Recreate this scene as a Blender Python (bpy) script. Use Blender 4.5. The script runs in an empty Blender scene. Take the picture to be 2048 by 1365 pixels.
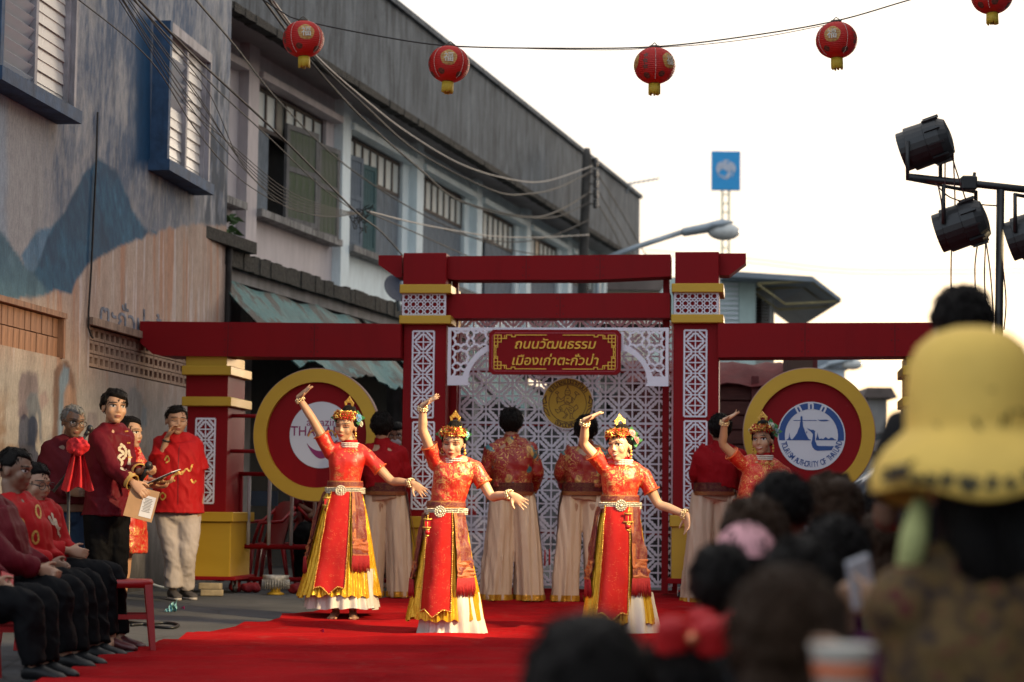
import bpy, bmesh, math, random
import numpy as np
from mathutils import Vector, Matrix, Euler, noise as mnoise
from mathutils.bvhtree import BVHTree
R = math.radians
rng = random.Random(11)
SC = bpy.context.scene
COL = SC.collection

# ------------------------------------------------------------------ camera
F, CX, CY = 4100.0, 1024.0, 682.5            # focal length and centre in photo pixels (2048 wide)
CAM_H, PITCH, ROLL = 0.90, 4.71, 0.70
cam_d = bpy.data.cameras.new('camera'); cam = bpy.data.objects.new('camera', cam_d); COL.objects.link(cam)
cam_d.sensor_width = 36.0; cam_d.lens = F * 36.0 / 2048.0
cam_d.clip_start = 0.05; cam_d.clip_end = 3000
cam.matrix_world = Matrix.Translation((0, 0, CAM_H)) @ Matrix.Rotation(R(90 + PITCH), 4, 'X') @ Matrix.Rotation(R(ROLL), 4, 'Z')
cam_d.dof.use_dof = True; cam_d.dof.focus_distance = 14.9; cam_d.dof.aperture_fstop = 2.1
SC.camera = cam
CR = cam.matrix_world.to_3x3()

# ------------------------------------------------------------------ sky, sun, exposure
SUN_EL, SUN_AZ = 7.0, 28.0                    # low evening sun behind the gate, to the right (azimuth from +Y towards +X)
wd = bpy.data.worlds.new('World'); SC.world = wd; wd.use_nodes = True
nt = wd.node_tree; nt.nodes.clear()
o_ = nt.nodes.new('ShaderNodeOutputWorld'); bg = nt.nodes.new('ShaderNodeBackground')
sky = nt.nodes.new('ShaderNodeTexSky'); sky.sky_type = 'NISHITA'; sky.sun_disc = False
sky.sun_elevation = R(SUN_EL); sky.sun_rotation = R(SUN_AZ); sky.air_density = 1.0; sky.dust_density = 2.0; sky.ozone_density = 1.0
# thin high evening cloud: a pale veil, uneven, mixed over the clear sky
tc = nt.nodes.new('ShaderNodeTexCoord'); nz = nt.nodes.new('ShaderNodeTexNoise'); mp = nt.nodes.new('ShaderNodeMapping')
mp.inputs['Scale'].default_value = (1.4, 1.4, 6.0); nz.inputs['Scale'].default_value = 1.6; nz.inputs['Detail'].default_value = 5
nt.links.new(tc.outputs['Generated'], mp.inputs['Vector']); nt.links.new(mp.outputs[0], nz.inputs['Vector'])
cr = nt.nodes.new('ShaderNodeMapRange'); cr.inputs['From Min'].default_value = 0.3; cr.inputs['From Max'].default_value = 0.7
cr.inputs['To Min'].default_value = 0.74; cr.inputs['To Max'].default_value = 0.90
nt.links.new(nz.outputs['Fac'], cr.inputs['Value'])
mxw = nt.nodes.new('ShaderNodeMix'); mxw.data_type = 'RGBA'
# the veil is brighter on the sunset side than behind the camera
nrm = nt.nodes.new('ShaderNodeVectorMath'); nrm.operation = 'DOT_PRODUCT'; nrm.inputs[1].default_value = (math.sin(R(SUN_AZ)), math.cos(R(SUN_AZ)), 0.25)
nt.links.new(tc.outputs['Generated'], nrm.inputs[0])
vr = nt.nodes.new('ShaderNodeValToRGB'); ve = vr.color_ramp.elements
ve[0].position = 0.0; ve[0].color = (0.64, 0.76, 0.91, 1); ve[1].position = 1.0; ve[1].color = (0.76, 0.70, 0.645, 1)
mrg = nt.nodes.new('ShaderNodeMapRange'); mrg.inputs['From Min'].default_value = -1; nt.links.new(nrm.outputs['Value'], mrg.inputs['Value']); nt.links.new(mrg.outputs[0], vr.inputs[0])
vm = nt.nodes.new('ShaderNodeMix'); vm.data_type = 'RGBA'; vm.blend_type = 'MULTIPLY'; vm.inputs[0].default_value = 1.0; vm.inputs[7].default_value = (6.9, 6.9, 6.9, 1); nt.links.new(vr.outputs[0], vm.inputs[6])
# warmer towards the horizon, whiter above
sxyz = nt.nodes.new('ShaderNodeSeparateXYZ'); nt.links.new(tc.outputs['Generated'], sxyz.inputs[0])
hr = nt.nodes.new('ShaderNodeValToRGB'); he = hr.color_ramp.elements
he[0].position = 0.0; he[0].color = (1.0, 0.87, 0.74, 1); he[1].position = 0.26; he[1].color = (1.0, 1.0, 1.0, 1)
nt.links.new(sxyz.outputs['Z'], hr.inputs[0])
vm2 = nt.nodes.new('ShaderNodeMix'); vm2.data_type = 'RGBA'; vm2.blend_type = 'MULTIPLY'; vm2.inputs[0].default_value = 1.0
nt.links.new(vm.outputs[2], vm2.inputs[6]); nt.links.new(hr.outputs[0], vm2.inputs[7]); nt.links.new(vm2.outputs[2], mxw.inputs[7])
nt.links.new(cr.outputs[0], mxw.inputs[0]); nt.links.new(sky.outputs[0], mxw.inputs[6]); nt.links.new(mxw.outputs[2], bg.inputs['Color'])
bg.inputs['Strength'].default_value = 0.10
nt.links.new(bg.outputs[0], o_.inputs[0])
sun_d = bpy.data.lights.new('sun', 'SUN'); sun = bpy.data.objects.new('sun', sun_d); COL.objects.link(sun)
sun_d.energy = 0.3; sun_d.angle = R(14); sun_d.color = (1.0, 0.86, 0.72)
sdir = Vector((math.sin(R(SUN_AZ)) * math.cos(R(SUN_EL)), math.cos(R(SUN_AZ)) * math.cos(R(SUN_EL)), math.sin(R(SUN_EL))))
sun.rotation_euler = (-sdir).to_track_quat('-Z', 'Y').to_euler()
vs = SC.view_settings; vs.view_transform = 'Standard'; vs.look = 'None'; vs.exposure = 1.3; vs.gamma = 1.0; vs.use_curve_mapping = False
SC.render.engine = 'CYCLES'; SC.cycles.use_denoising = True
SC.cycles.max_bounces = 6; SC.cycles.caustics_reflective = False; SC.cycles.caustics_refractive = False
SC.cycles.sample_clamp_indirect = 4.0

# ------------------------------------------------------------------ placing: pixel of the photograph + real depth -> point
def ray(u, v):
    return CR @ Vector(((u - CX) / F, -(v - CY) / F, -1.0))
def px(u, v, y):
    d = ray(u, v); return Vector((0, 0, CAM_H)) + d * (y / d.y)
def gz(y):                                    # the street climbs a little towards the gate
    return min(max((y - 14.7) * 0.025, 0.0), 0.1)
def on_ground(u, v):
    y = 14.0
    for _ in range(30):
        d = ray(u, v); y = d.y * (gz(y) - CAM_H) / d.z
    return px(u, v, y)

# ------------------------------------------------------------------ tagging
def tag(o, label=None, cat=None, group=None, kind=None):
    if label: o['label'] = label
    if cat: o['category'] = cat
    if group: o['group'] = group
    if kind: o['kind'] = kind
    return o
def empty(name, loc=(0, 0, 0), rz=0.0, label=None, cat=None, group=None, mat=None):
    o = bpy.data.objects.new(name, None); COL.objects.link(o)
    o.empty_display_size = 0.1
    if mat is not None: o.matrix_world = mat
    else: o.location = loc; o.rotation_euler = (0, 0, rz)
    return tag(o, label, cat, group)
def clone(o, parent=None):
    c = o.copy(); COL.objects.link(c); c.parent = parent
    for ch in [x for x in bpy.data.objects if x.parent == o]: clone(ch, c)
    return c

# ------------------------------------------------------------------ mesh builder
class MB:
    def __init__(s): s.v = []; s.f = []; s.m = []; s.sm = []
    def add(s, vs, fs, m=0, smooth=False, M=None):
        n = len(s.v)
        if M is not None: vs = [M @ Vector(p) for p in vs]
        s.v += [tuple(p) for p in vs]; s.f += [tuple(i + n for i in f) for f in fs]
        s.m += [m] * len(fs); s.sm += [smooth] * len(fs); return s
    def box(s, a, b, m=0, M=None, bev=0.0):
        x0, x1 = sorted((a[0], b[0])); y0, y1 = sorted((a[1], b[1])); z0, z1 = sorted((a[2], b[2]))
        if bev <= 0:
            vs = [(x0, y0, z0), (x1, y0, z0), (x1, y1, z0), (x0, y1, z0), (x0, y0, z1), (x1, y0, z1), (x1, y1, z1), (x0, y1, z1)]
            fs = [(0, 3, 2, 1), (4, 5, 6, 7), (0, 1, 5, 4), (1, 2, 6, 5), (2, 3, 7, 6), (3, 0, 4, 7)]
            return s.add(vs, fs, m, False, M)
        bm = bmesh.new(); bmesh.ops.create_cube(bm, size=1)
        for v in bm.verts: v.co = Vector(((x0 + x1) / 2 + v.co.x * (x1 - x0), (y0 + y1) / 2 + v.co.y * (y1 - y0), (z0 + z1) / 2 + v.co.z * (z1 - z0)))
        bmesh.ops.bevel(bm, geom=bm.edges[:], offset=bev, segments=1, affect='EDGES')
        bm.verts.ensure_lookup_table()
        r = s.add([v.co.copy() for v in bm.verts], [[v.index for v in f.verts] for f in bm.faces], m, False, M); bm.free(); return r
    def prism(s, poly, y0, y1, m=0, M=None, smooth=False):
        # 2D polygon (x,z) extruded along y; y0 is the front
        n = len(poly); ar = sum(poly[i][0] * poly[(i + 1) % n][1] - poly[(i + 1) % n][0] * poly[i][1] for i in range(n))
        if ar < 0: poly = poly[::-1]
        vs = [(p[0], y0, p[1]) for p in poly] + [(p[0], y1, p[1]) for p in poly]
        fs = [tuple(range(n)), tuple(range(2 * n - 1, n - 1, -1))] + [(i, i + n, (i + 1) % n + n, (i + 1) % n) for i in range(n)]
        return s.add(vs, fs, m, smooth, M)
    def strip(s, pts, w, y0, y1, m=0, M=None, closed=False, caps=0.0):
        # polyline (x,z) drawn as a flat bar of width w, front at y0, back at y1
        P = [Vector((p[0], p[1])) for p in pts]; n = len(P); L = []; Rr = []
        for i in range(n):
            if closed: a, b = P[i - 1], P[(i + 1) % n]
            else: a, b = P[max(i - 1, 0)], P[min(i + 1, n - 1)]
            d1 = (P[i] - a); d2 = (b - P[i])
            if d1.length < 1e-9: d1 = d2
            if d2.length < 1e-9: d2 = d1
            d1.normalize(); d2.normalize(); n1 = Vector((-d1.y, d1.x)); n2 = Vector((-d2.y, d2.x))
            nn = n1 + n2
            if nn.length < 1e-6: nn = n1
            nn.normalize(); k = min(1.0 / max(nn.dot(n1), 0.35), 2.2)
            L.append(P[i] + nn * (w / 2 * k)); Rr.append(P[i] - nn * (w / 2 * k))
        vs = []
        for q in (L, Rr):
            vs += [(p.x, y0, p.y) for p in q]
        for q in (L, Rr):
            vs += [(p.x, y1, p.y) for p in q]
        fs = []; rn = n if closed else n - 1
        for i in range(rn):
            j = (i + 1) % n
            fs += [(i, n + i, n + j, j), (2 * n + i, 2 * n + j, 3 * n + j, 3 * n + i), (i, j, 2 * n + j, 2 * n + i), (n + i, 3 * n + i, 3 * n + j, n + j)]
        if not closed:
            fs += [(0, 2 * n, 3 * n, n), (n - 1, 2 * n - 1, 4 * n - 1, 3 * n - 1)]
        return s.add(vs, fs, m, False, M)
    def tube(s, pts, rad, seg=8, m=0, M=None, caps=True, smooth=True):
        P = [Vector(p) for p in pts]; n = len(P)
        if not isinstance(rad, (list, tuple)): rad = [rad] * n
        vs = []; up = None
        for i in range(n):
            t = (P[min(i + 1, n - 1)] - P[max(i - 1, 0)])
            if t.length < 1e-9: t = Vector((0, 0, 1))
            t.normalize()
            if up is None:
                up = t.orthogonal().normalized()
            else:
                up = (up - t * up.dot(t))
                up = up.normalized() if up.length > 1e-6 else t.orthogonal().normalized()
            b = t.cross(up)
            for k in range(seg):
                a = 2 * math.pi * k / seg
                vs.append(P[i] + (up * math.cos(a) + b * math.sin(a)) * rad[i])
        fs = [(i * seg + k, i * seg + (k + 1) % seg, (i + 1) * seg + (k + 1) % seg, (i + 1) * seg + k) for i in range(n - 1) for k in range(seg)]
        if caps: fs += [tuple(range(seg - 1, -1, -1)), tuple((n - 1) * seg + k for k in range(seg))]
        return s.add(vs, fs, m, smooth, M)
    def rings(s, rings, m=0, M=None, smooth=True, caps=True, closed=True):
        n = len(rings[0]); vs = [p for r in rings for p in r]; fs = []
        kk = n if closed else n - 1
        for i in range(len(rings) - 1):
            for k in range(kk):
                fs.append((i * n + k, i * n + (k + 1) % n, (i + 1) * n + (k + 1) % n, (i + 1) * n + k))
        if caps and closed: fs += [tuple(range(n - 1, -1, -1)), tuple((len(rings) - 1) * n + k for k in range(n))]
        return s.add(vs, fs, m, smooth, M)
    def lathe(s, prof, seg=16, m=0, M=None, smooth=True, caps=True):
        # profile [(r,z)...] about the z axis
        return s.rings([[(r * math.cos(2 * math.pi * k / seg), r * math.sin(2 * math.pi * k / seg), z) for k in range(seg)] for r, z in prof], m, M, smooth, caps)
    def ball(s, c, r, seg=10, rg=6, m=0, M=None):
        if not isinstance(r, (list, tuple)): r = (r, r, r)
        rr = []
        for i in range(rg + 1):
            a = -math.pi / 2 + math.pi * i / rg; cr_ = max(math.cos(a), 0.02)
            rr.append([(c[0] + r[0] * cr_ * math.cos(2 * math.pi * k / seg), c[1] + r[1] * cr_ * math.sin(2 * math.pi * k / seg), c[2] + r[2] * math.sin(a)) for k in range(seg)])
        return s.rings(rr, m, M)
    def mesh(s, name, mats):
        me = bpy.data.meshes.new(name); me.from_pydata(s.v, [], s.f)
        if not isinstance(mats, (list, tuple)): mats = [mats]
        for q in mats: me.materials.append(q)
        if len(mats) > 1: me.polygons.foreach_set('material_index', s.m)
        me.polygons.foreach_set('use_smooth', s.sm)
        me.validate(); me.update(); return me
    def build(s, name, mats, parent=None, label=None, cat=None, group=None, kind=None):
        return link(name, s.mesh(name, mats), parent, label, cat, group, kind)
def link(name, me, parent=None, label=None, cat=None, group=None, kind=None, loc=None):
    o = bpy.data.objects.new(name, me); COL.objects.link(o); o.parent = parent
    if loc is not None: o.location = loc
    return tag(o, label, cat, group, kind)
def new_mesh_obj(name, v, f, mats, parent=None, smooth=True):
    b = MB(); b.add(v, f, 0, smooth); return b.build(name, mats, parent)

# ------------------------------------------------------------------ materials
MATS = {}
class NT:
    def __init__(s, name):
        s.m = bpy.data.materials.new(name); s.m.use_nodes = True; s.t = s.m.node_tree
        s.b = s.t.nodes['Principled BSDF']; s.co = s.n('ShaderNodeTexCoord').outputs['Object']
    def n(s, typ, **k):
        q = s.t.nodes.new(typ)
        for a, b in k.items(): setattr(q, a, b)
        return q
    def l(s, a, b): s.t.links.new(a, b)
    def map(s, sc=(1, 1, 1), rot=(0, 0, 0), src=None):
        q = s.n('ShaderNodeMapping'); q.inputs['Scale'].default_value = sc; q.inputs['Rotation'].default_value = rot
        s.l(src or s.co, q.inputs['Vector']); return q.outputs[0]
    def noise(s, scale, detail=4, vec=None, rough=0.55, dist=0.0):
        q = s.n('ShaderNodeTexNoise'); q.inputs['Scale'].default_value = scale; q.inputs['Detail'].default_value = detail
        q.inputs['Roughness'].default_value = rough; q.inputs['Distortion'].default_value = dist
        s.l(vec or s.co, q.inputs['Vector']); return q.outputs['Fac']
    def vor(s, scale, feat='F1', vec=None, out='Distance', rnd=1.0):
        q = s.n('ShaderNodeTexVoronoi', feature=feat); q.inputs['Scale'].default_value = scale; q.inputs['Randomness'].default_value = rnd
        s.l(vec or s.co, q.inputs['Vector']); return q.outputs[out]
    def ramp(s, fac, stops, interp='LINEAR'):
        q = s.n('ShaderNodeValToRGB'); e = q.color_ramp.elements; q.color_ramp.interpolation = interp
        while len(e) < len(stops): e.new(0.5)
        for i, (p, c) in enumerate(stops):
            e[i].position = p; e[i].color = (c, c, c, 1) if isinstance(c, (int, float)) else (*c[:3], 1)
        s.l(fac, q.inputs[0]); return q.outputs[0]
    def mix(s, fac, a, b, mode='MIX'):
        q = s.n('ShaderNodeMix', data_type='RGBA', blend_type=mode)
        for i, x in ((0, fac), (6, a), (7, b)):
            if isinstance(x, (int, float)): q.inputs[i].default_value = x if i == 0 else (x, x, x, 1)
            elif isinstance(x, (tuple, list)): q.inputs[i].default_value = (*x[:3], 1)
            else: s.l(x, q.inputs[i])
        return q.outputs[2]
    def math(s, op, a, b=0.0, clamp=False):
        q = s.n('ShaderNodeMath', operation=op, use_clamp=clamp)
        for i, x in ((0, a), (1, b)):
            if isinstance(x, (int, float)): q.inputs[i].default_value = x
            else: s.l(x, q.inputs[i])
        return q.outputs[0]
    def xyz(s, src=None):
        q = s.n('ShaderNodeSeparateXYZ'); s.l(src or s.co, q.inputs[0]); return q.outputs
    def set(s, inp, val):
        i = s.b.inputs[inp]
        if isinstance(val, (int, float)): i.default_value = val
        elif isinstance(val, (tuple, list)): i.default_value = (*val[:3], 1) if len(i.default_value) == 4 else val[:3]
        else: s.l(val, i)
    def bump(s, h, strength=0.3, dist=0.01):
        q = s.n('ShaderNodeBump'); q.inputs['Strength'].default_value = strength; q.inputs['Distance'].default_value = dist
        s.l(h, q.inputs['Height']); s.l(q.outputs[0], s.b.inputs['Normal'])
def C3(c, k): return tuple(max(0, x * k) for x in c[:3])
def mat(name, col, rough=0.6, var=0.15, sc=6.0, bump=0.0, bsc=None, metal=0.0, stretch=(1, 1, 1), sheen=0.0, spec=None, dirt=0.0, alpha=None, bdist=0.01):
    """plain surface: base colour with uneven tone, grain and optional streaked dirt"""
    if name in MATS: return MATS[name]
    t = NT(name); v = t.map(stretch)
    n1 = t.noise(sc, 5, v)
    c = t.mix(t.ramp(n1, [(0.3, 0.0), (0.7, 1.0)]), C3(col, 1 - var), C3(col, 1 + var))
    if dirt > 0:
        d = t.noise(2.3, 8, t.map((3, 3, 0.5)), 0.7)
        c = t.mix(t.math('MULTIPLY', t.ramp(d, [(0.45, 0.0), (0.7, 1.0)]), dirt), c, C3(col, 0.25))
    t.set('Base Color', c); t.set('Metallic', metal)
    rn = t.noise(sc * 2.3, 3, v); t.set('Roughness', t.math('ADD', rough - 0.08, t.math('MULTIPLY', rn, 0.16)))
    if sheen: t.set('Sheen Weight', sheen)
    if spec is not None: t.set('Specular IOR Level', spec)
    if bump > 0: t.bump(t.noise(bsc or sc * 6, 5, v), bump, bdist)
    MATS[name] = t.m; return t.m
# ================================================================== frames of the big planes
def frame(origin, ax):
    x = Vector((ax[0], ax[1], 0)).normalized(); y = Vector((-x.y, x.x, 0)); z = Vector((0, 0, 1))
    return Matrix(((x.x, y.x, 0, origin[0]), (x.y, y.y, 0, origin[1]), (x.z, y.z, 1, origin[2]), (0, 0, 0, 1)))
def on_plane(M, u, v, ly=0.0):
    """photo pixel -> local (x, z) on the plane y=ly of frame M"""
    Mi = M.inverted(); o = Mi @ Vector((0, 0, CAM_H)); d = Mi.to_3x3() @ ray(u, v)
    t = (ly - o.y) / d.y; p = o + d * t; return p.x, p.z
def to_px(p):
    q = CR.transposed() @ (Vector(p) - Vector((0, 0, CAM_H))); return CX + F * q.x / -q.z, CY - F * q.y / -q.z

# ================================================================== ground
def asphalt():
    t = NT('asphalt'); n = t.noise(220, 3); b = t.noise(1.3, 6)
    sp = t.vor(160)
    c = t.mix(t.ramp(b, [(0.3, 0), (0.75, 1)]), (0.038, 0.041, 0.045), (0.10, 0.10, 0.10)); c = t.mix(t.ramp(t.vor(0.9, 'DISTANCE_TO_EDGE', t.map((1, 0.6, 1))), [(0.004, 0.7), (0.012, 0.0)]), c, (0.018, 0.018, 0.018)); c = t.mix(t.ramp(t.noise(2.6, 6, None, 0.7), [(0.6, 0.0), (0.7, 0.5)]), c, (0.13, 0.125, 0.12))
    c = t.mix(t.ramp(sp, [(0.05, 1), (0.3, 0)]), c, (0.16, 0.155, 0.15)); c = t.mix(t.math('MULTIPLY', n, 0.5), c, (0.05, 0.05, 0.052))
    t.set('Base Color', c); t.set('Roughness', 0.85); t.bump(n, 0.5, 0.004); return t.m
b = MB(); ys = [-30, 0, 8, 13, 14.7] + [14.7 + 0.5 * k for k in range(1, 9)] + [25, 60, 200, 900, 2500]
xs = [-1500, -60, -12, -6, 0, 6, 12, 60, 1500]
for y in ys:
    for x in xs: b.v.append((x, y, gz(y)))
for i in range(len(ys) - 1):
    for j in range(len(xs) - 1):
        n = len(xs); b.f.append((i * n + j, i * n + j + 1, (i + 1) * n + j + 1, (i + 1) * n + j)); b.m.append(0); b.sm.append(True)
b.build('road', asphalt(), kind='structure')

def carpet_mat():
    t = NT('red_felt'); n = t.noise(420, 2); big = t.noise(1.1, 5); fold = t.noise(2.0, 4, t.map((0.25, 2.6, 1), (0, 0, R(9))))
    c = t.mix(t.ramp(big, [(0.3, 0), (0.7, 1)]), (0.20, 0.003, 0.005), (0.36, 0.008, 0.010))
    c = t.mix(t.ramp(t.noise(7, 8, None, 0.7), [(0.56, 0), (0.74, 0.5)]), c, (0.26, 0.045, 0.04)); c = t.mix(t.ramp(t.noise(60, 3), [(0.66, 0), (0.75, 0.5)]), c, (0.36, 0.12, 0.10))
    t.set('Base Color', c); t.set('Roughness', 0.95); t.set('Specular IOR Level', 0.05)
    t.set('Sheen Weight', 0.0)
    h = t.math('ADD', t.math('MULTIPLY', n, 0.02), t.math('MULTIPLY', fold, 1.0)); t.bump(t.math('ADD', h, t.math('MULTIPLY', t.noise(5.5, 5, t.map((0.35, 1.6, 1), (0, 0, R(-6)))), 0.8)), 0.9, 0.05); return t.m
CARPET = carpet_mat()
def sheet(lefts, rights, vs, z0, name, label, wob=0.010):
    def lerp(tab, v):
        for (v0, u0), (v1, u1) in zip(tab, tab[1:]):
            if v0 <= v <= v1: return u0 + (u1 - u0) * (v - v0) / (v1 - v0)
        return tab[-1][1] if v > tab[-1][0] else tab[0][1]
    N = 90; top = []; 
    for v in vs:
        a, c = on_ground(lerp(lefts, v), v), on_ground(lerp(rights, v), v); row = []
        for k in range(N + 1):
            p = a.lerp(c, k / N)
            ripple = 0.5 + 0.5 * mnoise.noise(Vector((p.x * 0.5 + 0.15 * p.y, p.y * 2.2 - 0.25 * p.x, 3))) + 2.2 * max(0.0, mnoise.noise(Vector((p.x * 0.3, p.y * 3.2 + 0.5 * p.x, 9))) - 0.10) + 1.2 * max(0.0, 1 - abs(mnoise.noise(Vector((p.x * 0.22 + 4, p.y * 1.6 - 0.3 * p.x, 2)))) * 9)
            e = mnoise.noise(Vector((p.y * 3, 7, z0))) * 0.012 if k in (0, N) else 0
            row.append((p.x + e, p.y, gz(p.y) + z0 + wob * ripple * 2))
        top.append(row)
    b = MB(); b.rings(top, caps=False, closed=False)
    # thickness: a skirt down to the ground round the edge
    for row in (top[0], top[-1]): b.rings([row, [(x, y, gz(y) - 0.002) for x, y, z in row]], caps=False, closed=False)
    for e in (0, -1):
        col = [r[e] for r in top]; b.rings([col, [(x, y, gz(y) - 0.002) for x, y, z in col]], caps=False, closed=False)
    return b.build(name, CARPET, label=label, cat='carpet')
vrows = [1187 + 1.0 * k for k in range(212)] + [1400 + 12 * k for k in range(50)]
sheet([(1187, 832), (1197, 780), (1212, 700), (1227, 626), (1231, 570), (1243, 560), (1263, 440), (1300, 290), (1330, 200), (1365, 95), (1500, -330), (2000, -1900)],
      [(1187, 1420), (1215, 1182), (1325, 900), (1365, 800), (2000, -900)], vrows, 0.006, 'red_carpet', 'red felt carpet strip under the dancers, its frayed left edge on the asphalt')
sheet([(1187, 1398), (1215, 1172), (1325, 890), (1365, 790), (2000, -950)], [(1187, 1900), (1365, 2300), (2000, 3600)], vrows, 0.020,
      'red_carpet', 'red felt carpet strip lapped over the other, running under the seated audience')

# ================================================================== mural building on the left
Mm = frame((-3.888, 16.0, 0.0), (0.128, 1.0))
def mural(u, v): return on_plane(Mm, u, v)
LX1 = mural(454, 420)[0]
def blend(a, b, k): return a + (b - a) * k[..., None]
def poly_mask(U, V, poly, soft=2.0):
    """signed-distance-ish soft mask of a polygon (numpy)"""
    inside = np.zeros(U.shape, bool); dist = np.full(U.shape, 1e9); n = len(poly)
    for i in range(n):
        x0, y0 = poly[i]; x1, y1 = poly[(i + 1) % n]
        c = ((y0 > V) != (y1 > V)) & (U < (x1 - x0) * (V - y0) / (y1 - y0 + 1e-9) + x0); inside ^= c
        dx, dy = x1 - x0, y1 - y0; t = np.clip(((U - x0) * dx + (V - y0) * dy) / (dx * dx + dy * dy + 1e-9), 0, 1)
        dist = np.minimum(dist, np.hypot(U - x0 - t * dx, V - y0 - t * dy))
    sd = np.where(inside, dist, -dist); return np.clip(sd / soft * 0.5 + 0.5, 0, 1)
def vnoise(P, Q, seed=0, octv=4):
    """cheap value noise, numpy"""
    out = 0; amp = 1.0; tot = 0
    for o in range(octv):
        xi = np.floor(P).astype(int); yi = np.floor(Q).astype(int); fx = P - xi; fy = Q - yi
        fx = fx * fx * (3 - 2 * fx); fy = fy * fy * (3 - 2 * fy)
        def h(a, b_):
            r = np.sin(a * 127.1 + b_ * 311.7 + seed * 17.3 + o * 5.1) * 43758.5453; return r - np.floor(r)
        out = out + amp * ((h(xi, yi) * (1 - fx) + h(xi + 1, yi) * fx) * (1 - fy) + (h(xi, yi + 1) * (1 - fx) + h(xi + 1, yi + 1) * fx) * fy)
        tot += amp; amp *= 0.5; P = P * 2.03; Q = Q * 2.03
    return out / tot
def ss(a, b_, x): return np.clip((x - a) / (b_ - a), 0, 1)
def mural_colour(U, V, X, Z):
    A = lambda *c: np.array(c)
    du = (vnoise(X * 6, Z * 6, 3) - 0.5) * 9; dv = (vnoise(X * 6, Z * 6, 4) - 0.5) * 12
    u = U + du; v = V + dv
    c = np.zeros(U.shape + (3,)) + A(0.40, 0.40, 0.41)
    streak = vnoise(X * 9, Z * 2.2, 1, 5); blot = vnoise(X * 2.2, Z * 1.5, 2, 4); fine = vnoise(X * 30, Z * 12, 9, 3)
    w = ss(0.36, 0.60, 0.35 * streak + 0.35 * blot + 0.3 * fine)
    upper = ss(480, 330, V) * 0.25 + 0.6
    c = blend(c, A(0.075, 0.115, 0.19) + 0 * c, w * upper * 1.15 * ss(80, 130, U + 40 * blot) * ss(640, 480, V))
    c = blend(c, A(0.34, 0.42, 0.52) + 0 * c, ss(18, 8, u) * ss(560, 500, V) * 0.8)
    # dark rain stains near the far corner and round the windows
    st = ss(0.44, 0.60, vnoise(X * 7, Z * 3.4, 5, 5)) * ss(392, 412, U) * ss(60, 150, V) * ss(470, 440, V)
    c = blend(c, A(0.035, 0.055, 0.085) + 0 * c, st * 0.9)
    c = blend(c, A(0.012, 0.065, 0.15) + 0 * c, ss(258, 275, u) * ss(304, 300, U) * ss(20, 40, v) * ss(345, 320, v))
    c = blend(c, A(0.03, 0.05, 0.08) + 0 * c, ss(95, 105, U) * ss(135, 115, U) * ss(260, 200, V) * 0.8 * ss(0.3, 0.6, streak))
    # blue limestone peaks
    tex = vnoise(X * 14 + Z * 8, Z * 9, 6, 5)
    mcol = A(0.006, 0.055, 0.13) + (tex[..., None] ** 1.6) * A(0.045, 0.15, 0.21)
    m = poly_mask(u, v, [(20, 600), (60, 515), (100, 458), (130, 425), (165, 350), (200, 318), (232, 345), (262, 410), (290, 462), (320, 470), (320, 620), (20, 620)], 3)
    mshade = ss(60, 200, u) * (1 - ss(200, 215, u)) * 0.6
    c = blend(c, mcol, m); c = blend(c, A(0.02, 0.055, 0.115) + 0 * c, m * ss(0.5, 0.6, vnoise(X * 3, Z * 3, 12)) * 0.5)
    c = blend(c, A(0.11, 0.23, 0.36) + 0.12 * (tex[..., None] - 0.5), poly_mask(u, v, [(42, 512), (78, 458), (102, 455), (70, 540), (60, 552)], 3))
    c = blend(c, A(0.045, 0.12, 0.19) + tex[..., None] * A(0.08, 0.13, 0.13), poly_mask(u, v, [(-400, 330), (-60, 400), (0, 462), (40, 520), (97, 585), (70, 600), (0, 610), (-400, 650)], 3))
    # ochre cliff
    cl = poly_mask(u, v, [(-400, 660), (-20, 640), (5, 612), (20, 596), (60, 598), (110, 583), (143, 588), (152, 562), (172, 532), (205, 512), (250, 487), (283, 480), (298, 468), (312, 474), (325, 458), (352, 456), (366, 452), (398, 446), (420, 452), (445, 450), (470, 460), (470, 1300), (-400, 1300)], 3)
    fold = vnoise(X * 10 + 0.4 * Z, Z * 0.45, 7, 4)
    och = A(0.46, 0.345, 0.285) + (fold[..., None] - 0.5) * A(0.20, 0.24, 0.22)
    och = blend(och, A(0.46, 0.23, 0.14) + 0 * och, ss(0.62, 0.74, vnoise(X * 8 + Z * 0.5, Z * 0.6, 8, 3)) * 0.8)
    och = blend(och, A(0.62, 0.55, 0.54) + 0 * och, ss(0.66, 0.74, vnoise(X * 13 + 0.6 * Z, Z * 0.7, 10, 3)) * 0.8)
    low = ss(700, 790, V + 30 * (blot - 0.5) - (U - 180) * 0.23)
    grey = A(0.33, 0.305, 0.29) + (vnoise(X * 3, Z * 5, 11)[..., None] - 0.5) * 0.10
    och = blend(och, grey, low)
    c = blend(c, och, cl)
    # painted miners' street scene low on the wall
    br = A(0.17, 0.10, 0.075); gb = A(0.11, 0.125, 0.155); lb = A(0.16, 0.23, 0.31)
    smk = ss(0.5, 0.66, vnoise(X * 4, Z * 7, 13, 5)) * ss(95, 40, U) * ss(770, 830, V) * ss(1010, 930, V)
    c = blend(c, A(0.23, 0.15, 0.10) + 0 * c, smk * 0.8)
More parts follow.
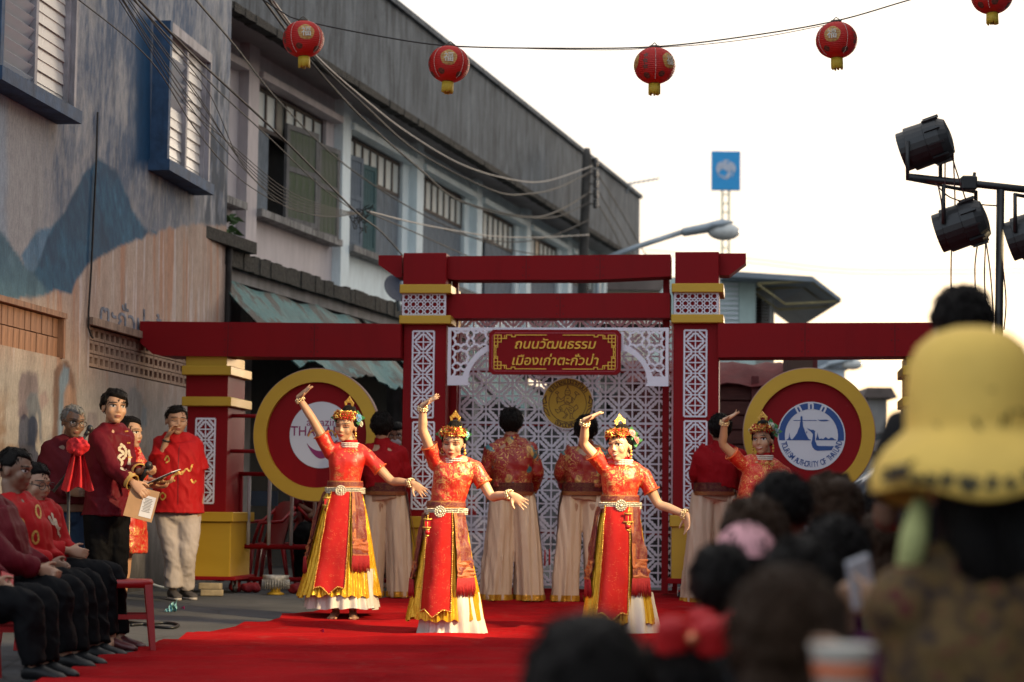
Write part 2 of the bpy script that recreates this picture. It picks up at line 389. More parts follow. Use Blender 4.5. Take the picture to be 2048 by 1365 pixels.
    for poly, col in (([(106, 1000), (106, 800), (110, 745), (122, 724), (136, 722), (150, 750), (158, 850), (160, 1000)], br),
                      ([(116, 1000), (118, 760), (126, 730), (138, 735), (140, 800), (126, 870), (122, 1000)], lb),
                      ([(130, 860), (128, 790), (137, 765), (152, 780), (158, 850)], A(0.30, 0.19, 0.14)),
                      ([(36, 835), (37, 765), (44, 747), (58, 742), (75, 750), (77, 790), (62, 800), (48, 838)], A(0.16, 0.13, 0.15)),
                      ([(50, 800), (60, 785), (75, 788), (84, 830), (86, 892), (80, 880), (74, 830), (72, 838), (70, 900), (54, 890), (56, 840)], gb),
                      ([(78, 790), (92, 779), (97, 800), (84, 826)], A(0.30, 0.23, 0.23)),
                      ([(255, 800), (258, 780), (268, 775), (280, 785), (287, 815), (283, 850), (284, 915), (279, 912), (276, 850), (258, 835)], A(0.22, 0.22, 0.225)),
                      ([(284, 810), (293, 818), (296, 850), (288, 857), (281, 845)], A(0.20, 0.26, 0.32)),
                      ([(277, 910), (290, 890), (300, 930), (285, 960)], A(0.24, 0.21, 0.20)),
                      ([(170, 850), (176, 824), (194, 822), (196, 850), (178, 868)], A(0.26, 0.23, 0.24))):
        q = poly_mask(u, v, poly, 2.5); sh = (0.7 + 0.6 * vnoise(X * 22, Z * 6, 14, 3))[..., None]
        c = blend(c, col * sh, q * 0.92)
    # damp, dark foot of the wall and grime
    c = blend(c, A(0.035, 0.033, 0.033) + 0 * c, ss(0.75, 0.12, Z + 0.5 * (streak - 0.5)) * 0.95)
    c = blend(c, c * 0.55, ss(0.55, 0.75, vnoise(X * 6, Z * 1.5, 15, 4)) * 0.35)
    return np.clip(c * (0.88 + 0.24 * fine[..., None]), 0.005, 1)
def paint_mat(name, attr, rough=0.85, fine=60):
    t = NT(name); a = t.n('ShaderNodeAttribute', attribute_name=attr).outputs['Color']
    n = t.noise(fine, 6); v = t.noise(22, 7, t.map((2.5, 2.5, 0.5)), 0.7)
    c = t.mix(t.ramp(n, [(0.3, 0.0), (0.7, 0.35)]), a, t.mix(0.6, a, (0, 0, 0))); c = t.mix(t.ramp(v, [(0.38, 0.55), (0.56, 0.0)]), c, t.mix(0.5, c, (0.02, 0.03, 0.045))); c = t.mix(t.ramp(v, [(0.60, 0.0), (0.78, 0.14)]), c, (0.52, 0.48, 0.45)) 
    t.set('Base Color', c); t.set('Roughness', rough); t.set('Specular IOR Level', 0.2); t.bump(t.noise(45, 6), 0.35, 0.006); return t.m
MURAL = paint_mat('mural_paint', 'paint')
mb = empty('mural_building', label='two-storey building with a faded blue mountain mural on its plaster wall', cat='building', mat=Mm)
vx0, vz1 = mural(181, 643); vx1 = LX1 - 0.12; _, vz0 = mural(179, 733)
ROW = (vz1 - 0.04 - vz0) / 3
pa0, pa1 = mural(-40, 560)[0], mural(125, 660)[0]; pz0, pz1 = mural(124, 718)[1], mural(120, 626)[1]
NX, NZ = 420, 300; X0, ZT = -3.2, 8.2
gx = np.linspace(X0, LX1, NX); gzz = np.linspace(-0.3, ZT, NZ); XX, ZZ = np.meshgrid(gx, gzz, indexing='ij')
UV = np.zeros(XX.shape + (2,)); MI = np.array(Mm); camr = np.array(CR)
W = np.stack([MI[0, 0] * XX + MI[0, 3], MI[1, 0] * XX + MI[1, 3], ZZ - CAM_H], -1) @ camr
UV[..., 0] = CX + F * W[..., 0] / -W[..., 2]; UV[..., 1] = CY - F * W[..., 1] / -W[..., 2]
colr = mural_colour(UV[..., 0], UV[..., 1], XX, ZZ)
idx = np.arange(NX * NZ).reshape(NX, NZ); fx, fz = XX[:-1, :-1] + (gx[1] - gx[0]) / 2, ZZ[:-1, :-1] + (gzz[1] - gzz[0]) / 2
hole = ((fx > vx0) & (fx < vx1) & (fz > vz0) & (fz < vz1)) | ((fx > pa0) & (fx < pa1) & (fz > pz0) & (fz < pz1))
q = np.stack([idx[:-1, :-1], idx[1:, :-1], idx[1:, 1:], idx[:-1, 1:]], -1)[~hole]
me = bpy.data.meshes.new('wall'); me.from_pydata(np.stack([XX.ravel(), 0 * XX.ravel(), ZZ.ravel()], -1).tolist(), [], q.tolist())
ca = me.color_attributes.new('paint', 'FLOAT_COLOR', 'POINT'); ca.data.foreach_set('color', np.concatenate([colr.reshape(-1, 3), np.ones((NX * NZ, 1))], 1).ravel())
me.materials.append(MURAL); link('wall', me, mb, 'weathered plaster wall with blue peaks and an ochre cliff painted on it')
DARKBR = mat('near_black_brown', (0.03, 0.026, 0.024), 0.9, 0.4, 8, 0.4)  # near-black brown; also paints the shade behind vent blocks and boards
b = MB(); b.box((X0, 0.3, -0.3), (LX1 - 0.01, 6, ZT)); b.box((LX1 - 0.012, 0.004, -0.3), (LX1 + 0.003, 0.31, 8.19)); b.build('wall_core', DARKBR, mb)
# reveal of the two recesses
b = MB(); b.box((vx0 - 0.05, 0.15, vz0 - 0.05), (vx1 + 0.05, 0.29, vz1 + 0.05)); b.build('vent_recess', DARKBR, mb)
OCH = mat('ochre_cement', (0.36, 0.24, 0.17), 0.9, 0.3, 9, 0.4, dirt=0.8)
nb = int((vx1 - vx0) / 0.145); bw = (vx1 - vx0) / nb
def ring_block(w, h, d, t):
    b = MB()
    o = [(-w / 2, -h / 2), (w / 2, -h / 2), (w / 2, h / 2), (-w / 2, h / 2)]; i = [(x * (1 - 2 * t / w), z * (1 - 2 * t / h)) for x, z in o]; j = [(x * 0.72, z * 0.72) for x, z in i]
    vs = [(x, 0, z) for x, z in o] + [(x, 0, z) for x, z in i] + [(x, d, z) for x, z in j] + [(x, d, z) for x, z in o]
    fs = []
    for k in range(4):
        n = (k + 1) % 4; fs += [(k, n, 4 + n, 4 + k), (4 + k, 4 + n, 8 + n, 8 + k), (12 + n, 12 + k, 8 + k, 8 + n), (n, k, 12 + k, 12 + n)]
    b.add(vs, fs); return b.mesh('vent_block', OCH)
vb = ring_block(bw - 0.006, ROW - 0.008, 0.12, 0.026)
for i in range(nb):
    for k in range(3):
        link('vent_block', vb, mb, loc=(vx0 + bw * (i + 0.5), 0.012 + 0.004 * rng.random(), vz0 + ROW * (k + 0.5)))
b = MB(); b.box((vx0 - 0.08, -0.05, vz1 - 0.035), (vx1 + 0.02, 0.0, vz1 + 0.03)); b.build('vent_ledge', OCH, mb)
# boarded opening at the far left
WOODO = mat('ochre_board', (0.30, 0.155, 0.09), 0.8, 0.35, 5, 0.3, stretch=(6, 6, 0.6), dirt=0.7)
b = MB(); b.box((pa0 - 0.03, 0.06, pz0 - 0.03), (pa1 + 0.03, 0.29, pz1 + 0.03)); b.build('board_recess', DARKBR, mb)
nbd = 14; wbd = (pa1 - 0.05 - pa0) / nbd; zmid = pz0 + (pz1 - pz0) * 0.45
bm_ = MB(); bm_.box((0.004, 0, 0.004), (wbd - 0.006, 0.04, zmid - pz0 - 0.006)); lowb = bm_.mesh('board', WOODO)
bm_ = MB(); bm_.box((0.004, 0, 0.004), (wbd - 0.006, 0.04, pz1 - zmid - 0.05)); topb = bm_.mesh('board', WOODO)
for i in range(nbd):
    link('board', lowb, mb, loc=(pa0 + i * wbd, 0.015 + 0.006 * rng.random(), pz0)); link('board', topb, mb, loc=(pa0 + i * wbd, 0.02 + 0.006 * rng.random(), zmid))
b = MB(); b.box((pa0, -0.04, pz1 - 0.045), (pa1, 0.03, pz1)); b.box((pa1 - 0.045, -0.03, pz0), (pa1, 0.05, pz1 - 0.046)); b.build('board_frame', WOODO, mb)
# down-pipe / cable on the wall
b = MB(); pts = []
for u, v in ((191, 225), (188, 330), (183, 430), (178, 540), (173, 620), (172, 655), (178, 672), (181, 676)):
    x, z = mural(u, v); pts.append((x, -0.02, z))
b.tube(pts, 0.009, 6); b.build('wall_cable', DARKBR, mb)
x, z = mural(451, 560); b = MB(); b.tube([(LX1 + 0.02, -0.03, 0.1), (LX1 + 0.02, -0.03, z), (LX1 + 0.02, -0.03, mural(452, 480)[1])], 0.035, 8); b.build('drain_pipe', DARKBR, mb)
# projecting louvre windows
BLUEF = mat('blue_plaster', (0.03, 0.075, 0.15), 0.8, 0.35, 6, 0.3, dirt=0.5)
PALEF = mat('pale_frame', (0.33, 0.31, 0.33), 0.7, 0.25, 6, 0.15, dirt=0.9)
LOUV = mat('frosted_louvre', (0.62, 0.58, 0.53), 0.25, 0.10, 3)
LOUVW = mat('white_louvre', (0.62, 0.66, 0.70), 0.35, 0.06, 3)
ROOMD = mat('room_shade_black', (0.012, 0.014, 0.016), 0.9, 0.3)  # near-black colour stands in for the shade inside windows and shops
def louvre_window(xa, xb, za, zb, lab, open_rows, blue_side=True):
    w = empty('louvre_window'); w.parent = mb; w.location = (xa, 0, za); W_, H_ = xb - xa, zb - za; D = 0.17
    b = MB(); b.box((-0.07, -D, -0.002), (0, 0.0, H_ + 0.10)); b.build('side_slab', BLUEF if blue_side else PALEF, w)
    b = MB(); b.box((W_, -D, -0.002), (W_ + 0.05, 0.0, H_ + 0.10)); b.build('side_slab', PALEF, w)
    b = MB(); b.box((-0.12, -D - 0.04, -0.11), (W_ + 0.09, 0.0, -0.003)); b.build('sill', BLUEF, w)
    b = MB(); b.box((0.0, -D, H_), (W_, 0.0, H_ + 0.10)); b.build('head_slab', PALEF, w)
    b = MB(); b.box((0.001, -0.012, 0), (W_ - 0.001, -0.002, H_)); b.build('dark_backing', ROOMD, w)
    for xx in (0.02, W_ * 0.5, W_ - 0.02):
        b = MB(); b.box((xx - 0.028, -0.13, 0), (xx + 0.028, -0.05, H_ - 0.001)); b.build('mullion', PALEF, w)
    n = 13; sh = H_ / n
    for side in (0, 1):
        x0, x1 = (0.05, W_ * 0.5 - 0.03) if side == 0 else (W_ * 0.5 + 0.03, W_ - 0.05)
        ms = []
        for ang, m_ in ((-8, LOUV), (38, LOUVW)):
            b = MB(); b.box((0, -0.004, -sh * 0.54), (x1 - x0, 0.004, sh * 0.54), M=Matrix.Rotation(R(ang), 4, 'X')); ms.append(b.mesh('louvre_slat', m_))
        for k in range(n):
            op = open_rows(side, k, n)
            link('louvre_slat', ms[1 if op else 0], w, loc=(x0, -0.085 + 0.004 * (k % 2), sh * (k + 0.5)))
xa, z0 = mural(304, 322); xb, _ = mural(384, 360); _, z1 = mural(306, 62)
louvre_window(xa, xb, z0, z1, '', lambda s, k, n: s == 0 and 6 <= k <= 10)
xb2, z0b = mural(108, 214); xa2 = xb2 - (xb - xa) * 1.15
louvre_window(xa2, xb2, z0b - 0.02, z0b - 0.02 + (z1 - z0), '', lambda s, k, n: s == 0)
TXT = []
def text(s, size, mat_, parent, M, name='lettering', align='CENTER', extrude=0.002, bold=0.0, shear=0.0, sx=1.0):
    cu = bpy.data.curves.new(name, 'FONT'); cu.body = s; cu.size = size; cu.align_x = align; cu.align_y = 'CENTER'; cu.extrude = extrude; cu.offset = bold; cu.shear = shear
    cu.materials.append(mat_); cu.resolution_u = 3
    tmp = bpy.data.objects.new(name, cu); me = bpy.data.meshes.new_from_object(tmp); bpy.data.objects.remove(tmp)
    o = link(name, me, parent)
    o.matrix_local = M @ Matrix.Rotation(R(90), 4, 'X') @ Matrix.Diagonal((sx, 1, 1, 1)); return o
x, z = mural(190, 622); INK = mat('faded_blue_paint', (0.14, 0.16, 0.21), 0.9, 0.5, 20)
text('ตะกั่วป่าบ้านเรา', 0.33, INK, mb, Matrix.Translation((x + 0.1, -0.004, z - 0.03)), align='LEFT', extrude=0.001, bold=0.002, sx=1.55)

# ================================================================== row of old shophouses
Ms = frame((-3.34, 24.96, 0.1), (0.26, 1.0))
def shop(u, v, ly=0.0): return on_plane(Ms, u, v, ly)
BAY = 3.49; NB = 6; XE = 21.4
def stained(name, col, dark, amt=1.0, sc=1.0):
    t = NT(name); s1 = t.noise(3.0 * sc, 8, t.map((2.0, 2.0, 0.34)), 0.72, 0.6); s2 = t.noise(1.1 * sc, 5); f = t.noise(30, 5)
    c = t.mix(t.math('MULTIPLY', t.ramp(s1, [(0.40, 0.0), (0.66, 1.0)]), amt), col, dark)
    c = t.mix(t.math('MULTIPLY', t.ramp(s2, [(0.45, 0.0), (0.75, 1.0)]), 0.5 * amt), c, C3(dark, 0.7))
    c = t.mix(t.math('MULTIPLY', t.ramp(t.noise(6.0 * sc, 7, t.map((2.4, 2.4, 0.14)), 0.72, 0.4), [(0.58, 0.0), (0.76, 1.0)]), 0.6 * amt), c, C3(col, 1.7))
    c = t.mix(t.ramp(f, [(0.3, 0.25), (0.6, 0.0)]), c, C3(dark, 0.5))
    t.set('Base Color', c); t.set('Roughness', 0.9); t.set('Specular IOR Level', 0.2); t.bump(f, 0.3, 0.01); return t.m
PARA = stained('stained_render', (0.15, 0.168, 0.185), (0.045, 0.051, 0.058), 1.0)
MOSS = mat('black_moss', (0.028, 0.026, 0.022), 0.95, 0.6, 18, 0.8, 40, bdist=0.03)
PINKW = mat('pink_wall', (0.52, 0.465, 0.465), 0.85, 0.10, 2, 0.15, dirt=0.25)
MINTW = mat('pale_mint_wall', (0.70, 0.79, 0.81), 0.85, 0.08, 2, 0.15, dirt=0.25)
SOFF = mat('soffit', (0.34, 0.31, 0.31), 0.9, 0.15, 2, 0.1)
CONC = mat('grey_concrete', (0.22, 0.215, 0.215), 0.9, 0.25, 3, 0.3, dirt=0.5)
PLNK = stained('weathered_blue_plank', (0.20, 0.235, 0.27), (0.10, 0.118, 0.14), 0.8, 3)
GRNP = stained('green_shutter', (0.085, 0.115, 0.06), (0.15, 0.145, 0.135), 0.9, 3)
TEALP = stained('teal_shutter', (0.075, 0.14, 0.145), (0.05, 0.08, 0.085), 0.7, 3)
WOODG = stained('grey_shutter_frame', (0.20, 0.195, 0.19), (0.10, 0.095, 0.09), 0.8, 3)
SASH = mat('brown_sash', (0.06, 0.045, 0.04), 0.8, 0.3, 10)
def pane_mat(name, col):
    t = NT(name); n = t.noise(1.5, 3); t.set('Base Color', t.mix(n, C3(col, 0.85), C3(col, 1.15))); t.set('Roughness', 0.6); t.set('Specular IOR Level', 0.2); return t.m
PANE = pane_mat('frosted_pane', (0.50, 0.54, 0.53)); PANED = pane_mat('dark_pane', (0.05, 0.06, 0.06)); PANEL_ = pane_mat('cream_curtain_pane', (0.62, 0.5, 0.36))  # the curtained pane is a warm cream colour
sh = empty('shophouse_row', label='row of old two-storey shophouses with a stained grey parapet behind the gate', cat='building', mat=Ms)
b = MB(); b.box((-3.4, -0.80, 6.40), (XE, -0.70, 7.78)); b.build('parapet', PARA, sh, 'dark rain-streaked concrete parapet')
b = MB(); b.box((-3.4, -0.86, 7.78), (XE + 0.04, -0.62, 7.86)); b.build('parapet_cap', PARA, sh)
b = MB()
n = 150
for k in range(n):
    x0, x1 = -3.4 + (XE + 3.4) * k / n, -3.4 + (XE + 3.4) * (k + 1) / n; r_ = rng.random()
    b.box((x0, -0.835 - 0.012 * r_, 6.315 - 0.02 * r_), (x1, -0.69, 6.40))
b.build('drip_edge', MOSS, sh)
b = MB(); b.box((-3.4, -0.70, 6.47), (XE, 0.3, 6.55)); b.build('soffit', SOFF, sh)
b = MB(); b.box((-3.4, -0.695, 6.55), (XE - 0.003, 8, 7.5)); b.build('roof_core', PARA, sh)
# canopy over the pavement
b = MB(); b.box((-3.4, -0.90, 3.42), (XE, 0.25, 3.56)); b.build('canopy_slab', CONC, sh)
b = MB()
for k in range(n):
    x0, x1 = -3.4 + (XE + 3.4) * k / n, -3.4 + (XE + 3.4) * (k + 1) / n; r_ = rng.random()
    b.box((x0, -0.95 - 0.015 * rng.random(), 3.415 - 0.01 * r_), (x1, -0.88, 3.575 + 0.04 * r_))
b.build('canopy_moss_edge', MOSS, sh)
b = MB(); b.box((-3.4, -0.86, 3.28), (XE, -0.70, 3.42)); b.build('canopy_beam', CONC, sh)
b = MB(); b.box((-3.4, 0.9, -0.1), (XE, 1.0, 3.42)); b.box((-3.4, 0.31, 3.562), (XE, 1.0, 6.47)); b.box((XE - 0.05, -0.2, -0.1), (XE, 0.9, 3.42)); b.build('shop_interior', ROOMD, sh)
plank_me = {}
def planks(parent, x0, x1, z0, z1, m_, y=0.06, n=6, nm='plank', lab=None):
    w = (x1 - x0) / n; key = (round(w, 3), round(z1 - z0, 3), m_.name)
    if key not in plank_me:
        b = MB(); b.box((0.004, 0, 0), (w - 0.006, 0.03, z1 - z0)); plank_me[key] = b.mesh(nm, m_)
    for k in range(n): link(nm, plank_me[key], parent, loc=(x0 + k * w, y + 0.006 * rng.random(), z0))
def leaf(parent, hinge_x, z0, w, h, ang, m_, frame_m, y=-0.02):
    """an open shutter leaf hinged at hinge_x; ang = swing out from the wall"""
    o = empty('shutter_leaf'); o.parent = parent; o.location = (hinge_x, y, z0); o.rotation_euler = (0, 0, R(ang))
    b = MB(); t = 0.07
    b.box((0, -0.02, 0), (t, 0.02, h)); b.box((w - t, -0.02, 0), (w, 0.02, h)); b.box((t, -0.02, 0), (w - t, 0.02, t)); b.box((t, -0.02, h - t), (w - t, 0.02, h)); b.box((t, -0.018, h * 0.52), (w - t, 0.018, h * 0.52 + t)); b.build('leaf_frame', frame_m, o)
    n = 4; pw = (w - 2 * t) / n
    b = MB(); b.box((0.002, -0.008, 0), (pw - 0.003, 0.008, h - 2 * t)); pm_ = b.mesh('leaf_board', m_)
    for k in range(n): link('leaf_board', pm_, o, loc=(t + k * pw, 0, t))
for i in range(-1, NB + 1):
    x0 = i * BAY; wall = PINKW if i <= 0 else MINTW
    xe = min(x0 + BAY, XE)
    if x0 >= XE: break
    a0, a1 = x0 + 0.18, xe - 0.34
    b = MB(); b.box((x0 - 0.17, -0.13, 3.56), (x0 + 0.17, 0.3, 6.47)); b.build('pilaster', wall, sh)
    b = MB(); b.box((x0 - 0.2, -0.1, -0.1), (x0 + 0.2, 0.3, 3.42)); b.build('column', CONC, sh)
    # wall panel pieces round the window
    b = MB(); b.box((x0 + 0.172, 0.0, 3.56), (xe - 0.172, 0.3, 4.44)); b.box((x0 + 0.172, 0.0, 6.12), (xe - 0.172, 0.3, 6.47)); b.box((xe - 0.50, 0.0, 4.442), (xe - 0.172, 0.3, 6.118)); b.build('wall_panel', wall, sh)
    b = MB(); b.box((x0 + 0.174, -0.20, 4.38), (xe - 0.30, 0.01, 4.47)); b.build('sill', stained('sill_%d' % i, (0.33, 0.32, 0.31), (0.05, 0.05, 0.048), 1.0, 2), sh)
    b = MB(); b.box((x0 + 0.174, -0.18, 6.10), (xe - 0.30, -0.001, 6.19)); b.build('lintel', wall, sh)
    wi = empty('window'); wi.parent = sh; wi.location = (x0 + 0.18, 0, 4.47); W_ = (xe - 0.502) - (x0 + 0.18); ZT_ = 6.10 - 4.47; zt = 1.14
    b = MB(); b.box((0, 0.05, zt - 0.05), (W_, 0.12, zt)); b.box((0, 0.05, ZT_ - 0.05), (W_, 0.12, ZT_ - 0.002)); nt_ = 8
    for k in range(nt_ + 1): b.box((W_ * k / nt_ - 0.022, 0.05, zt + 0.001), (W_ * k / nt_ + 0.022, 0.118, ZT_ - 0.051))
    b.build('sash', SASH, wi)
    b = MB(); b.box((0.024, 0.07, zt + 0.001), (W_ / nt_ - 0.024, 0.078, ZT_ - 0.051)); pms = {m_.name: None for m_ in (PANE, PANED, PANEL_)}
    for k in range(nt_):
        m_ = PANE
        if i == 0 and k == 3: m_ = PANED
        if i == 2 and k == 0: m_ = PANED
        if i == 4 and k in (3,): m_ = PANEL_
        if pms[m_.name] is None: pms[m_.name] = b.mesh('pane', m_)
        link('pane', pms[m_.name], wi, loc=(W_ * k / nt_, 0, 0))
    if i == 0:
        planks(wi, 0, W_ * 0.30, 0.0, zt - 0.052, PLNK, n=2); planks(wi, W_ * 0.78, W_, 0.0, zt - 0.052, PLNK, n=2)
        leaf(wi, W_ * 0.40, 0.0, 0.82, 1.28, -10, GRNP, WOODG, -0.06); leaf(wi, W_ * 0.79, -0.04, 0.62, 1.26, -8, GRNP, WOODG, -0.10)
    elif i == 1:
        planks(wi, W_ * 0.36, W_, 0.0, zt - 0.052, PLNK, n=5)
        leaf(wi, W_ * 0.02, 0.0, 0.46, 1.3, -10, PLNK, PLNK, -0.05); leaf(wi, W_ * 0.19, 0.0, 0.5, 1.25, -9, TEALP, TEALP, -0.08)
    elif i == 3: planks(wi, W_ * 0.32, W_, 0.0, zt - 0.052, PLNK, n=5)
    else: planks(wi, 0, W_, 0.0, zt - 0.052, PLNK, n=8)
# torn awnings
def tarp():
    t = NT('torn_tarp'); n = t.noise(1.6, 8, t.map((1.3, 0.8, 1)), 0.7, 0.6); n2 = t.noise(1.0, 5)
    c = t.ramp(n, [(0.36, (0.02, 0.095, 0.10)), (0.48, (0.045, 0.16, 0.16)), (0.53, (0.030, 0.027, 0.022)), (0.64, (0.05, 0.042, 0.032)), (0.72, (0.09, 0.22, 0.22))])
    t.set('Base Color', t.mix(t.ramp(n2, [(0.5, 0), (0.7, 0.5)]), c, (0.05, 0.12, 0.13))); t.set('Roughness', 0.6); t.bump(t.noise(7, 5), 0.5, 0.05); return t.m
TARP = tarp()
for k, (xa_, xb_, drop) in enumerate(((-2.75, 1.9, 0.98), (2.1, 5.6, 0.95), (5.8, 9.6, 0.9))):
    rows = []
    for r_ in range(9):
        f_ = r_ / 8; row = []
        for c_ in range(41):
            g_ = c_ / 40; x_ = xa_ + (xb_ - xa_) * g_
            sag = 0.05 * math.sin(g_ * math.pi * 5) * f_ + 0.05 * mnoise.noise(Vector((x_ * 1.5, r_ * 0.3, k)))
            row.append((x_, -0.88 - 0.95 * f_, 3.26 - drop * f_ - 0.08 * f_ * (1 - f_) + sag + (0.05 * rng.random() if r_ == 8 else 0)))
        rows.append(row)
    b = MB(); b.rings(rows, caps=False, closed=False); b.rings([[(x, y + 0.01, z - 0.012) for x, y, z in rw] for rw in rows[::-1]], caps=False, closed=False)
    o = b.build('awning', TARP, None, ['torn green tarpaulin awning nearest the mural wall, hung from the shophouse canopy', 'faded green awning second along the shophouse canopy, behind the left gate pillar', 'green awning farthest along the canopy, seen behind the lattice screen'][k], 'awning', 'awnings under the shophouse canopy')
    o.matrix_world = Ms
# small slab by the corner, weeds
x0_, z0_ = shop(452, 490, -1.05); x1_, z1_ = shop(514, 490, -1.05)
b = MB(); b.box((x0_ - 1.0, -1.05, 3.60), (x1_, -0.1, 3.73)); b.build('corner_slab', MOSS, sh)

# the facing row across the street, outside the picture on the right: unseen, added to shade the road and left wall
opp = empty('added_shophouses', (6.4, -24.0, 0.0), label='facing row of shophouses along the right side of the street, outside the picture', cat='building')
b = MB(); b.box((0, 0, -0.1), (7, 45.5, 7.2)); b.build('wall', MINTW, opp); b = MB(); b.box((-0.7, 0, 6.2), (-0.001, 45.5, 7.6)); b.build('parapet', PARA, opp); b = MB(); b.box((-1.0, 0, 3.3), (-0.001, 45.5, 3.5)); b.build('canopy', CONC, opp)
ob = MB(); ob.box((-0.06, 0, 3.9), (-0.003, 2.6, 5.8)); om = ob.mesh('window', PLNK); od = MB(); od.box((-0.06, 0, 0), (-0.003, 2.8, 3.0)); odm = od.mesh('shutter', CONC)
for k in range(13): link('window', om, opp, loc=(0, 0.45 + 3.5 * k, 0)); link('shutter', odm, opp, loc=(0, 0.35 + 3.5 * k, 0))

# mint house with a big overhanging roof, right of the gate
def simple_box(name, m_, parent, a, b_, **k):
    q = MB(); q.box(a, b_); return q.build(name, m_, parent, **k)
MINT2 = mat('mint_wall', (0.50, 0.62, 0.58), 0.8, 0.08, 1, 0.1, dirt=0.25); ROOFG = mat('grey_roof', (0.17, 0.20, 0.23), 0.6, 0.15, 2); TRUSS = mat('yellow_truss', (0.30, 0.24, 0.11), 0.6, 0.2)
D = 46.0; c0 = px(1452, 640, D)
def P(u, v, d=D): return px(u, v, d)
mh = empty('mint_house', (c0.x, D, 0.1), label='mint green house with louvred wall and wide overhanging roof behind the right gate pillar', cat='house')
k_ = D / F
def L(u, v): p = px(u, v, D); return p.x - c0.x, p.z - 0.1
xl, _ = L(1340, 560); xm, zb_ = L(1500, 640); xr, _ = L(1562, 640); _, ze = L(1500, 558)
simple_box('wall', MINT2, mh, (xl, 0, 0), (xm - 0.25, 6, ze)); simple_box('corner_post', MINT2, mh, (xm - 0.25, -0.06, 0), (xm + 0.12, 0.3, ze - 0.02))
simple_box('inner_wall', mat('grey_inner_wall', (0.40, 0.40, 0.38), 0.9, 0.1), mh, (xm + 0.12, 1.2, 0), (xr, 6, ze - 0.02))  # inner wall has its own plain grey
for kx in (0.30, 0.62):
    x_ = xm + (xr - xm) * kx; w_ = empty('shutter_window'); w_.parent = mh; w_.location = (x_, 1.14, L(1500, 650)[1])
    simple_box('frame', mat('white_sash', (0.6, 0.62, 0.62), 0.6), w_, (-0.2, 0, 0), (0.2, 0.05, 0.72))
    sb = MB(); sb.box((-0.15, -0.03, 0), (0.15, 0.0, 0.045)); sl = sb.mesh('slat', SASH)
    for k in range(9): link('slat', sl, w_, loc=(0, -0.002, 0.05 + 0.07 * k))
sb = MB(); sb.box((xl + 0.1, -0.05, 0), (xm - 0.27, -0.005, 0.06), M=Matrix.Rotation(0, 4, 'X')); sl = sb.mesh('louvre', mat('white_slat', (0.62, 0.66, 0.70), 0.5, 0.06))
zl0, zl1 = L(1480, 650)[1], L(1480, 572)[1]
for k in range(9): link('louvre', sl, mh, loc=(0, -0.002, zl0 + (zl1 - zl0) * k / 8))
xr2, zr2 = L(1668, 606); xa1, za1 = L(1440, 552); xb1, zb1 = L(1612, 563)
b = MB(); b.add([(xa1, -1.0, za1), (xb1, -1.0, zb1), (xb1 + 0.01, 6, zb1 + 0.05), (xa1, 6, za1 + .05), (xa1, -1.0, za1 - 0.12), (xb1, -1.0, zb1 - 0.12), (xb1, 6, zb1 - 0.07), (xa1, 6, za1 - 0.07)],
      [(0, 1, 2, 3), (4, 7, 6, 5), (0, 4, 5, 1), (1, 5, 6, 2), (2, 6, 7, 3), (3, 7, 4, 0)])
b.add([(xb1, -1.0, zb1), (xr2, -1.0, zr2), (xr2, 6, zr2), (xb1, 6, zb1), (xb1, -1.0, zb1 - 0.1), (xr2, -1.0, zr2 - 0.08), (xr2, 6, zr2 - 0.08), (xb1, 6, zb1 - 0.1)],
      [(0, 1, 2, 3), (4, 7, 6, 5), (0, 4, 5, 1), (1, 5, 6, 2), (2, 6, 7, 3), (3, 7, 4, 0)])
b.build('roof', ROOFG, mh)
x1_, z1_ = L(1505, 577); x2_, z2_ = L(1610, 571); x3_, z3_ = L(1660, 611); x4_, z4_ = L(1560, 617)
for y_ in (-0.9, 0.3):
    b = MB(); b.tube([(x1_, y_, z1_), (x2_, y_, z2_), (x3_, y_, z3_), (x4_, y_, z4_)], 0.03, 6); b.tube([(x4_, y_, z4_), (x1_, y_, z1_)], 0.02, 6)
    b.build('roof_truss', TRUSS, mh)

# other far buildings that close the street
def far_house(name, label, u0, u1, vt, d, m_, roof_m, wins=0, roof=0.35, group='low houses at the end of the street'):
    p0, p1 = px(u0, vt, d), px(u1, vt, d); h = p0.z - 0.1; w = p1.x - p0.x
    o = empty(name, (p0.x, d, 0.1), label=label, cat='house', group=group)
    simple_box('wall', m_, o, (0, 0, -0.1), (w, 8, h - roof))
    b = MB(); b.prism([(-0.3, h - roof), (w + 0.3, h - roof), (w + 0.1, h), (-0.1, h)], -0.35, 8.3); b.build('roof', roof_m, o)
    for k in range(wins):
        x_ = w * (k + 0.5) / wins; wn = empty('window'); wn.parent = o; wn.location = (x_, 0, h * 0.6)
        simple_box('frame', SASH, wn, (-0.45, -0.05, -0.5), (0.45, -0.003, 0.5)); simple_box('pane', PANED, wn, (-0.38, -0.06, -0.43), (0.38, -0.052, 0.43))
CREAM = mat('cream_wall', (0.52, 0.47, 0.38), 0.85, 0.1, 1, dirt=0.3); BRNR = mat('brown_roof', (0.10, 0.075, 0.065), 0.85, 0.3, 2); GREYW = mat('grey_house_wall', (0.20, 0.19, 0.18), 0.85, 0.2, 1, dirt=0.3)
far_house('cream_house', 'cream house with brown roof glimpsed between the red cross-beams', 1188, 1352, 556, 54, CREAM, BRNR, 3)
far_house('grey_house', 'small dark grey house low on the skyline beside the right round sign', 1738, 1774, 776, 70, GREYW, BRNR, 1)
far_house('pale_block', 'pale block with a blue awning glimpsed above the red truck', 1600, 1690, 716, 75, mat('pale_blue_wall', (0.45, 0.52, 0.58), 0.8, 0.1, 1), ROOFG, 2)
far_house('brown_house', 'brown house half hidden by the yellow hat', 1770, 1990, 880, 60, GREYW, BRNR, 3)
